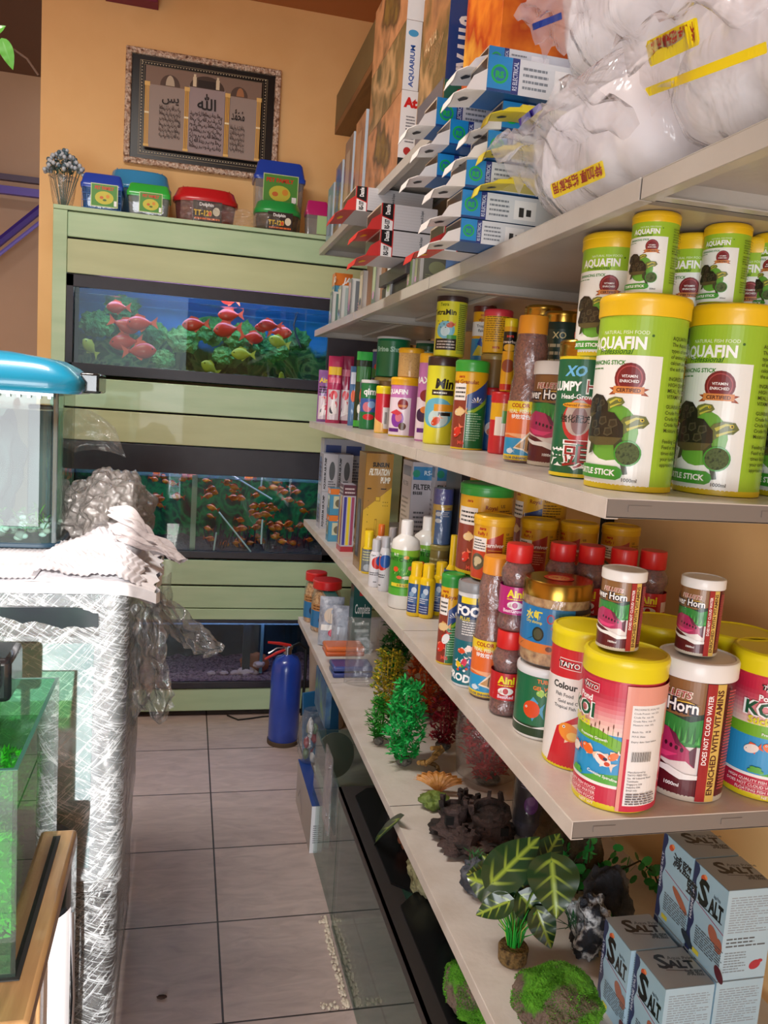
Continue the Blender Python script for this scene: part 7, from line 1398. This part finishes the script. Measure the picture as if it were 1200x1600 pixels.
# ---- crumbled foam strip, dead leaf and cable on the floor
b = MB(); R_ = random.Random(14)
for k in range(230):
    u = R_.random(); q = onz(508+u*34+R_.uniform(-6, 6), 1440+u*135, 0) if k < 190 else onz(500+R_.random()*48, 1572+R_.uniform(-6, 6) if k % 2 else 1440+R_.uniform(-8, 8), 0)
    r = R_.uniform(.002, .006); b.ball((min(q.x, .445), q.y, r*.6), (r, r*1.3, r*.8), None, 1)
tag(b.build('foam_crumbs', M('d8ccb8', .8)), 'line of crumbled white foam on the tiles along the glass tank', 'foam crumbs', kind='stuff')
p = onz(253, 1560, 0); tag(MB().ball((p.x, p.y, .004), (.012, .007, .0038), M('3c2820', .8), 3, lambda q: 1+.3*noise.noise(q*3)).build('dead_leaf'), 'small dark crumpled leaf lying on the floor tile', 'leaf')
b = MB(); pts = [onz(355, 1119, 0), onz(372, 1126, 0), onz(390, 1124, 0), onz(410, 1121, 0), onz(425, 1120, 0)]; b.tube([(q.x, q.y, .004) for q in pts], .0035, 7)
tag(b.build('power_cable', M('141414', .5)), 'black cable lying on the floor under the green cabinet front', 'cable')
# ------------------------------------------------------------------ left side: wrapped aquarium stand with foam and a blue-lidded tank
WX, WY0, WY1, WZ, WB = -.112, 1.75, 2.34, 1.062, .40
wc = thing('wrapped_aquarium_cabinet', 'large dark aquarium cabinet with rounded corners, wrapped in crinkled cling film', 'cabinet', (-.55, 2.0, 0))
def rbox(x0, y0, x1, y1, z0, z1, r, seg=6, top_r=0):
    """box rounded on its vertical edges; returns outline"""
    P_ = []
    for cx, cy, a0 in ((x1-r, y1-r, 0), (x0+r, y1-r, 90), (x0+r, y0+r, 180), (x1-r, y0+r, 270)):
        for k in range(seg+1): a = math.radians(a0+90*k/seg); P_.append((cx+r*math.cos(a), cy+r*math.sin(a)))
    return P_
def local(P_, o): return [(x-o.location.x, y-o.location.y) for x, y in P_]
DKB = noisy('black_glossy_cabinet', ['15181c', '1d2126'], 4, .22, 0, coat=.6)
MB().prism(local(rbox(-1.05, WY0+.03, WX-.015, WY1-.02, 0, WB, .02), wc), .0, WB-.004).build('base', DKB, wc, bevel=.003)
MB().prism(local(rbox(-1.05, WY0, WX, WY1, WB, WZ, .05), wc), WB, WZ).build('upper_body', M('8c9498', .22, .5), wc, bevel=.022)
MB().prism(local(rbox(-1.052, 1.95, WX+.002, WY1+.002, 0, 1, .03), wc), WB, WZ).build('dark_rear_frame', DKB, wc, bevel=.012)
MB().prism(local(rbox(-1.051, WY0-.001, WX+.001, WY1, 0, 1, .05), wc), WB-.003, WB+.03).build('bottom_frame', DKB, wc, bevel=.006)
MB().box(-1.0+.55, WY0-.004-2.0, WB+.06, WX-.06+.55, WY0-.001-2.0, WZ-.10).build('front_glass_panel', noisy('greenish_glass_panel', ['5c7c84', '88a4a4', 'a8bcbc'], 3, .15, 0, coat=.8), wc, bevel=.002)
MB().box(-1.0+.55, WY0-.006-2.0, WZ-.085, WX-.05+.55, WY0-.001-2.0, WZ-.02).build('top_band', M('24282e', .25, 0, .5), wc, bevel=.004)
CL2 = creased('stretched_cling_film')
def wrapf(z0, z1, off, amp, zo, seed):
    out = rbox(-1.05-off, WY0-off, WX+off, WY1+off, 0, 1, .05+off, 10)
    # resample outline evenly
    pts = out+[out[0]]; d = [0]
    for a, b2 in zip(pts, pts[1:]): d.append(d[-1]+math.hypot(b2[0]-a[0], b2[1]-a[1]))
    def f(u, v):
        s = u*d[-1]; i = max(k for k in range(len(d)) if d[k] <= s+1e-9); i = min(i, len(pts)-2); t_ = (s-d[i])/max(1e-9, d[i+1]-d[i])
        x = pts[i][0]+(pts[i+1][0]-pts[i][0])*t_; y = pts[i][1]+(pts[i+1][1]-pts[i][1])*t_
        cx, cy = -.55, 2.04; n_ = Vector((x-cx, y-cy)).normalized(); z = z0+(z1-z0)*v
        w_ = amp*(noise.noise(Vector((x*5+z*9, y*5-z*7, z*14+seed)))+.6*abs(noise.noise(Vector((x*14, y*14, z*26+x*20+seed)))))
        return (x+n_.x*w_-wc.location.x, y+n_.y*w_-wc.location.y, z)
    return f
mb = MB(); mb.grid(wrapf(WB+.005, WZ+.006, .006, .0022, 0, 1), 240, 90); mb.build('cling_film', CL2, wc, smooth=180)
mb = MB(); f2 = wrapf(.004, WB-.002, -.002, .005, 0, 9); mb.grid(f2, 240, 50); mb.build('cling_film', creased('loose_cling_film', .03, .55), wc, smooth=180)
# loose film gathered at the corner
b = MB(); b.grid(lambda u, v: (-.125-wc.location.x+.03*u*math.sin(v*3)+.012*noise.noise(Vector((u*5, v*9, 1)))+.10*u*(1-v)**.7, 1.79-wc.location.y+.30*u+.02*noise.noise(Vector((u*6, v*8, 4))), WZ-.02-.36*v*(1+.2*math.sin(u*9))), 40, 40)
b.build('loose_film', CLING, wc, smooth=180)
# foam slab and torn paper
FOAM = noisy('white_foam_sheet', ['e8e6ea', 'f4f2f6', 'dcdade'], 20, .7, .3, 60, dist=.004)
b = MB()
zt = WZ+.032
def slab(u, v, z): 
    x = -1.05+u*1.0; ed = .02*noise.noise(Vector((v*12, z*20, 3)))
    return (x+(ed if u > .97 else 0)+.0, 1.735+v*.62, z+.004*noise.noise(Vector((x*9, v*8, z*30)))+(-.02*(max(0, u-.9)*10)**2 if True else 0))
NU, NV = 90, 40
b.grid(lambda u, v: slab(u, v, zt), NU, NV); b.grid(lambda u, v: slab(1-u, v, WZ+.009), NU, NV)
b.grid(lambda u, v: (slab(u, 0, 0)[0], 1.735+.004*noise.noise(Vector((u*40, v, 0))), WZ+.009+(zt-WZ-.009)*v-.02*(max(0, u-.9)*10)**2), NU, 5)
b.grid(lambda u, v: (slab(1, u, 0)[0], 1.735+u*.62, WZ+.009+(zt-WZ-.009)*v-.02), NV, 5)
tag(b.build('foam_slab', FOAM, smooth=60), 'white foam slab lying on the wrapped cabinet, bright front edge in the sun', 'foam sheet')
CORR = noisy('corrugated_white_paper', ['c4c0c6', 'd4d0d4', 'b8b4b8'], 12, .8, .2, 60, dist=.003)
def sheet(nm, lb, cat, fn, mat, nu=60, nv=30, th=.0012, parent=None):
    b = MB(); vs = [[Vector(fn(i/nu, j/nv)) for i in range(nu+1)] for j in range(nv+1)]
    b.grid(lambda u, v: vs[round(v*nv)][round(u*nu)], nu, nv)
    b.grid(lambda u, v: vs[round(v*nv)][nu-round(u*nu)]-Vector((0, 0, th)), nu, nv)
    o = b.build(nm, mat, parent, smooth=80)
    return tag(o, lb, cat) if lb else o
ctr = onz(60, 880, zt)
sheet('corrugated_paper', 'grey-white corrugated paper covering the foam slab before the blue-lidded tank', 'paper', lambda u, v: (-.95+.66*u, 1.745+.36*v, zt+.006+.0012*math.sin((u*.66)*PI*2/.011)+.004*noise.noise(Vector((u*6, v*5, 7)))), CORR, 330, 10)
def torn(u, v):
    x = -.30+.22*u+.02*noise.noise(Vector((v*9, 2, 0))); y = 1.76+.34*v+.03*noise.noise(Vector((u*8, 5, 0)))
    return (x, y, zt+.014+.035*math.sin(u*2.4)*(v)+.0015*math.sin(u*110)+.02*noise.noise(Vector((u*3, v*3, 3)))-.05*max(0, u-.75)*4*.5)
sheet('torn_paper', 'torn piece of corrugated white paper curling over the slab corner', 'paper', torn, CORR, 160, 40)
def torn2(u, v):
    a = 1.1*u; r = .05+.16*v+.04*noise.noise(Vector((u*14, v*2, 6)))
    return (-.20+r*math.cos(a-.3)*.95, 2.02+r*math.sin(a-.3)*.4-.12*v, zt+.05+.07*(1-v)*math.sin(u*3.1)+.012*noise.noise(Vector((u*16, v*5, 8)))-.03*v)
sheet('torn_paper', 'ragged fan of torn packing paper above the curling piece', 'paper', torn2, noisy('grey_packing_paper', ['a89ea0', 'b8b0b0', '8c8284'], 10, .8, .5, 30), 110, 30)
BRF = film('dusty_bubble_film', 'd8d2d0', .06, .40, 'b4aca8', bump=1, scale=22, rough=.2, dist=.02, trans=True)
b = MB(); b.ball((0, 0, 0), (.10, .13, .10), None, 6, lambda q: 1+.20*noise.fractal(q*2.2, .8, 2, 3)+.10*(1-abs(noise.noise(q*6))))
b.v = [Vector((v.x, v.y, max(v.z, -.068))) for v in b.v]
pc = ony(172, 802, 2.22); o = b.build('crumpled_bubble_film', BRF, smooth=180); o.location = (pc.x+.0, 2.22, zt+.078); tag(o, 'greyish heap of crumpled bubble film beside the blue-lidded tank', 'plastic film')
pc = ony(150, 770, 2.30)
sheet('clear_film_flap', 'stiff clear plastic flap sticking up behind the bubble film heap', 'plastic film', lambda u, v: (pc.x-.09+.16*u-.03*v*u, 2.36+.02*noise.noise(Vector((u*4, v*4, 2))), 1.30+.13*v-.05*u*v+.02*math.sin(u*3)), BAGF, 20, 14)
# long film tail hanging over the aisle
def tail(u, v):
    a = Vector(ony(228, 925, 1.95)); b_ = Vector(ony(348, 1012, 1.98)); p_ = a.lerp(b_, u); w_ = .075*math.sin(PI*min(1, .12+u*.9))**.8
    n1 = .018*noise.noise(Vector((u*9, v*6, 1)))
    return (p_.x+(v-.5)*w_*.55*-1+n1, p_.y+n1*1.5+(v-.5)*.03, p_.z-.02*math.sin(u*PI)+(v-.5)*w_*1.5+.01*noise.noise(Vector((u*12, v*9, 3))))
sheet('hanging_film', 'long twisted tail of clear film hanging from the foam into the aisle', 'plastic film', tail, CLING, 60, 20, .0004)
def tail2(u, v):
    a = Vector(ony(206, 945, 1.80)); p_ = a+Vector((.055*u*(1+.6*v), .05*u+.03*math.sin(v*6), -.26*v))
    return (p_.x+.012*noise.noise(Vector((u*5, v*10, 2)))+.01*v, p_.y+.02*noise.noise(Vector((u*7, v*7, 5))), p_.z+.02*math.sin(u*7)*v)
sheet('hanging_film', 'crinkled clear film hanging down the right corner of the wrapped cabinet', 'plastic film', tail2, CLING, 30, 60, .0004)
# ---- blue-lidded tank
TX, TY = -.287, 2.04; zt2 = zt+.010
bt = thing('hooded_aquarium', 'round-cornered aquarium with bright blue hood and pebbles, on the foam slab', 'aquarium', (-.55, 2.2, zt2))
o0 = bt.location.copy()
out = rbox(-.85, TY, TX, TY+.30, 0, 1, .05, 10)
HTK = 1.478-zt2
MB().prism(local(rbox(-.853, TY-.003, TX+.003, TY+.303, 0, 1, .05), bt), 0, .012).build('base_tray', M('1c3444', .35, 0, .3), bt, bevel=.003)
GL3 = film('tank_glass_curved', 'dcece8', .03, .02, 'c0d4d0', bump=0, rough=0)
o_ = local(out, bt); n_ = len(o_); vs = [(x, y, .012) for x, y in o_]+[(x, y, HTK) for x, y in o_]
b = MB(); b.add(vs, [(i, (i+1) % n_, n_+(i+1) % n_, n_+i) for i in range(n_)]); b.build('glass', GL3, bt, smooth=60)
b = MB()
for dz in (0,): b.tube([(TX-.012-o0.x, TY+.012-o0.y, .012), (TX-.012-o0.x, TY+.012-o0.y, HTK)], .006, 8)
b.build('corner_seam', film('corner_glass_edge', '9cb0b0', .15, .3, '708488', bump=0), bt)
R_ = random.Random(77); b = MB()
for k in range(170):
    x = R_.uniform(-.82, TX-.03)-o0.x; y = R_.uniform(TY+.02, TY+.27)-o0.y; r = R_.uniform(.008, .015); c_ = R_.choice(('c4b8a8', 'a09890', 'd8d0c4', '8c8078', 'e0dcd4', '6c6460'))
    b.ball((x, y, .018+R_.uniform(0, .022)), (r, r*R_.uniform(.7, 1), r*R_.uniform(.6, .9)), M(c_, .6), 2)
tag(b.build('pebbles', None, bt), kind='stuff')
b = MB(); leafcluster(b, (-.35-o0.x*0-.0+.55-.55, .05-.0, .05), 10, .04, .003, [M('4c8c24', .5)], .03, .8, R_)
for x in (-.36, -.45, -.55): leafcluster(b, (x-o0.x, TY+.08-o0.y, .05), 60, .045, .0022, [M('5c9c2c', .5), M('3c7420', .5)], .035, .8, R_)
b.build('water_grass', None, bt, smooth=0)
b = MB(); b.ball((-.46-o0.x, TY+.18-o0.y, .17), (.06, .05, .14), None, 4, lambda q: 1+.35*noise.fractal(q*2, .9, 2, 4)); b.build('dark_driftwood', M('2c2a2c', .6), bt, smooth=60)
MB().box(-.40-o0.x, TY+.24-o0.y, .03, -.34-o0.x, TY+.27-o0.y, .33).build('inner_filter', M('1a1c20', .4), bt, bevel=.004)
HOOD = noisy('bright_blue_hood', ['18a0cc', '20acd8'], 3, .28, 0, coat=.6)
def hood(u, v):
    th = 2*PI*u; e = .22; px_ = se(math.cos(th), e); py_ = se(math.sin(th), e); k = [1.0, 1.03, 1.03, 1.0, .93, .82, .5, 0][round(v*7)]; z = [0, .008, .03, .042, .062, .078, .090, .094][round(v*7)]
    return ((-.5685-o0.x)+px_*.315*k, (TY+.15-o0.y)+py_*.185*k, HTK-.008+z)
b = MB(); b.grid(hood, 96, 7); b.build('hood', HOOD, bt, smooth=50)
b = MB(); b.box(-.86-o0.x, TY-.01-o0.y, HTK-.016, TX-.015-o0.x, TY+.3-o0.y, HTK-.009)
for k in range(14): b.box(-.60-o0.x+k*.022, TY-.012-o0.y, HTK-.022, -.592-o0.x+k*.022, TY+.0-o0.y, HTK-.014)
b.build('vent_strip', M('b8c8cc', .3, .5), bt)
MB().box(TX+.03-o0.x, TY+.08-o0.y, HTK-.004, TX+.075-o0.x, TY+.26-o0.y, HTK+.045).build('clear_hood_end', film('smoky_hood_end', '5c686c', .05, .3, '3c484c', bump=0), bt, bevel=.006)
MB().prism(local(rbox(-.845, TY+.004, TX-.006, TY+.296, 0, 1, .045), bt), .012, HTK-.05).build('water', film('tank_water_clear', 'd4e4e4', -.05, .04, '8ca4a4', bump=0), bt)
# ------------------------------------------------------------------ wooden table with mossy open tank
WT = noisy('light_oak_top', ['8c6844', '9c7850', '785838'], 3, .35, .1, 20, stretch=(14, 1.2, 14), coat=.3, dist=.002)
tb = thing('wooden_table', 'light brown wooden table at lower left carrying the mossy glass tank', 'table', (-.6, 1.25, 0))
MB().box(-1.05+.6, 1.0-1.25, .665, -.166+.6, 1.475-1.25, .70).build('table_top', WT, tb, bevel=.007)
MB().box(-1.03+.6, 1.03-1.25, .60, -.215+.6, 1.05-1.25, .665).build('apron', WT, tb, bevel=.002)
MB().box(-.235+.6, 1.03-1.25, .60, -.215+.6, 1.45-1.25, .665).build('apron', WT, tb, bevel=.002)
for x in (-1.03, -.255):
    for y in (1.03, 1.41): MB().box(x+.6, y-1.25, 0, x+.04+.6, y+.04-1.25, .60).build('leg', WT, tb, bevel=.003)
mt = thing('mossy_glass_tank', 'small open glass tank full of bright green moss on the wooden table', 'aquarium', (-.45, 1.26, .7008))
mx0, mx1, my0, my1, mh = -.78+.45, -.197+.45, 1.085-1.26, 1.44-1.26, .295
GL4 = film('moss_tank_glass', 'cfeedd', .04, .02, 'c0e0d0', bump=0, rough=0)
g = .006
for bx in ((mx0, my0, mx0+g, my1), (mx1-g, my0, mx1, my1), (mx0+g, my0, mx1-g, my0+g), (mx0+g, my1-g, mx1-g, my1)): MB().box(bx[0], bx[1], .002, bx[2], bx[3], mh).build('glass_wall', GL4, mt, smooth=0)
EDG = M('2c5c4c', .2, 0, .5)
b = MB(); b.box(mx1-g, my0+.0, mh, mx1, my1, mh+.0008); b.box(mx0, my0, mh, mx1-g, my0+g, mh+.0008); b.box(mx0, my1-g, mh, mx1-g, my1, mh+.0008); b.build('ground_edge', EDG, mt, smooth=0)
MB().box(mx0-.006, my0-.006, 0, mx1+.006, my1+.006, .002).build('foam_mat', M('141414', .8), mt)
b = MB(); b.grid(lambda u, v: (mx0+.008+u*(mx1-mx0-.016), my0+.008+v*(my1-my0-.016), .03+.012*noise.noise(Vector((u*6, v*4, 1)))), 40, 20); b.add([(mx0+.008, my0+.0075, .002), (mx1-.008, my0+.0075, .002), (mx1-.008, my0+.0075, .03), (mx0+.008, my0+.0075, .03)], [(0, 1, 2, 3)]); b.build('gravel', noisy('dark_gravel', ['2a221c', '5c5044', '1a1612'], 80, .8, .8, 90), mt)
GM = [M('48ac1c', .6), M('5cc024', .6), M('2f8c10', .6), M('70cc30', .6)]
def mosstuft(nm, c, r, n, seed):
    R_ = random.Random(seed); b = MB(); b.ball(c, (r[0]*.88, r[1]*.88, r[2]*.88), GM[2], 4, lambda q: 1+.25*noise.fractal(q*2+Vector((seed, 0, 0)), .9, 2, 4))
    for k in range(n):
        d = Vector((R_.gauss(0, 1), R_.gauss(0, 1), R_.gauss(0, 1)+.2)).normalized(); q = Vector((c[0]+d.x*r[0], c[1]+d.y*r[1], c[2]+d.z*r[2]))*1.0; kk = 1+.25*noise.fractal(d*2+Vector((seed, 0, 0)), .9, 2, 4); q = Vector(c)+(q-Vector(c))*kk*.92
        l = (d+Vector((R_.uniform(-.8, .8), R_.uniform(-.8, .8), R_.uniform(-.8, .8)))).normalized()*.010; s = l.orthogonal().normalized()*.0022
        q.x = min(q.x, mx1-.014); q.y = max(min(q.y, my1-.016), my0+.012); q.z = max(q.z, .01)
        b.add([q-s*.3, q+s, q+l, q-s], [(0, 1, 2, 3)], GM[k % 4])
    b.v = [Vector((min(v.x, mx1-.008), max(min(v.y, my1-.008), my0+.008), max(v.z, .004))) for v in b.v]
    return b.build(nm, None, mt, smooth=0)
tag(mosstuft('moss_carpet', (mx1-.13, my0+.06, .11), (.15, .06, .11), 5200, 1), kind='stuff')
tag(mosstuft('moss_mound', (mx1-.12, my1-.09, .13), (.15, .09, .07), 4200, 2), kind='stuff')
tag(mosstuft('moss_mound', (mx1-.32, my1-.16, .12), (.16, .12, .10), 3000, 3), kind='stuff')
MB().box(mx0+g, my0+g, .004, mx1-g, my1-g, .232).build('water', film('green_tinted_water', 'b8e8c0', -.04, .03, '6cc070', bump=.2, scale=6), mt, smooth=0)
b = MB(); b.box(mx1-.19, my1-.04, mh-.03, mx1-.07, my1+.07, mh+.045); hof = b.build('hang_on_filter', M('141619', .25, 0, .4), mt, bevel=.010)
b = MB(); b.lathe([(0, -.045), (.022, -.045), (.022, .045), (0, .045)], 28, None, TR((mx1-.13, my1-.045, mh+.02), 0, 0, PI/2)); b.build('filter_spout', M('202428', .2, 0, .5), hof)
MB().tube([(mx1-.10, my1-.03, mh-.02), (mx1-.10, my1-.03, .08)], .009, 10, M('101214', .3)).build('intake_pipe', None, mt)
# glossy appliance under the table
ap = thing('glossy_cabinet', 'black and white glossy curved cabinet standing just behind the wooden table leg', 'cabinet', (-.40, 1.60, 0))
MB().prism(local(rbox(-.62, 1.49, -.185, 1.72, 0, 1, .08, 12), ap), .001, .60-.01).build('body', M('1c1e22', .15, 0, .8), ap, bevel=.01)
b = MB(); ob = local(rbox(-.625, 1.485, -.180, 1.725, 0, 1, .085, 12), ap)
seg = [q for q in ob if q[1] < -.05 and q[0] > -.1]; seg.sort(key=lambda q: q[0])
b.add([(x, y, .05) for x, y in seg]+[(x, y, .50) for x, y in seg], [(i, i+1, len(seg)+i+1, len(seg)+i) for i in range(len(seg)-1)]); b.build('white_door', M('e8e8ee', .15, 0, .8), ap, smooth=60)
MB().tube([(seg[-1][0]+.002, seg[-1][1], .06), (seg[-1][0]+.006, seg[-1][1]+.01, .3), (seg[-1][0]+.002, seg[-1][1], .49)], .004, 8, M('c8ccd0', .15, 1)).build('chrome_handle', None, ap)
# ------------------------------------------------------------------ vine at the top left corner
vn = thing('hanging_vine', 'green leaves of a hanging vine at the top left photo edge', 'plant', (-.9, 3.0, 2.75))
q0 = [ony(-60, 40, 3.0), ony(-8, 72, 3.0), ony(22, 78, 3.0), ony(42, 92, 3.0), ony(60, 118, 3.0)]
MB().tube([q-vn.location for q in q0], .004, 6, M('4a3020', .7)).build('stem', None, vn)
LG = M('4c9030', .4, 0, .3)
for a, b_ in (((5, 66), (20, 108)), ((-25, 60), (8, 38)), ((-40, 70), (-10, 100))):
    A_, B_ = ony(*a, 2.98)-vn.location, ony(*b_, 2.98)-vn.location; bigleaf(vn, A_, B_-A_, (B_-A_).length, .045, (0, -1, .3), LG, droop=.1)
for q in ((-30, 40, .6), (-10, 60, .4)): pass
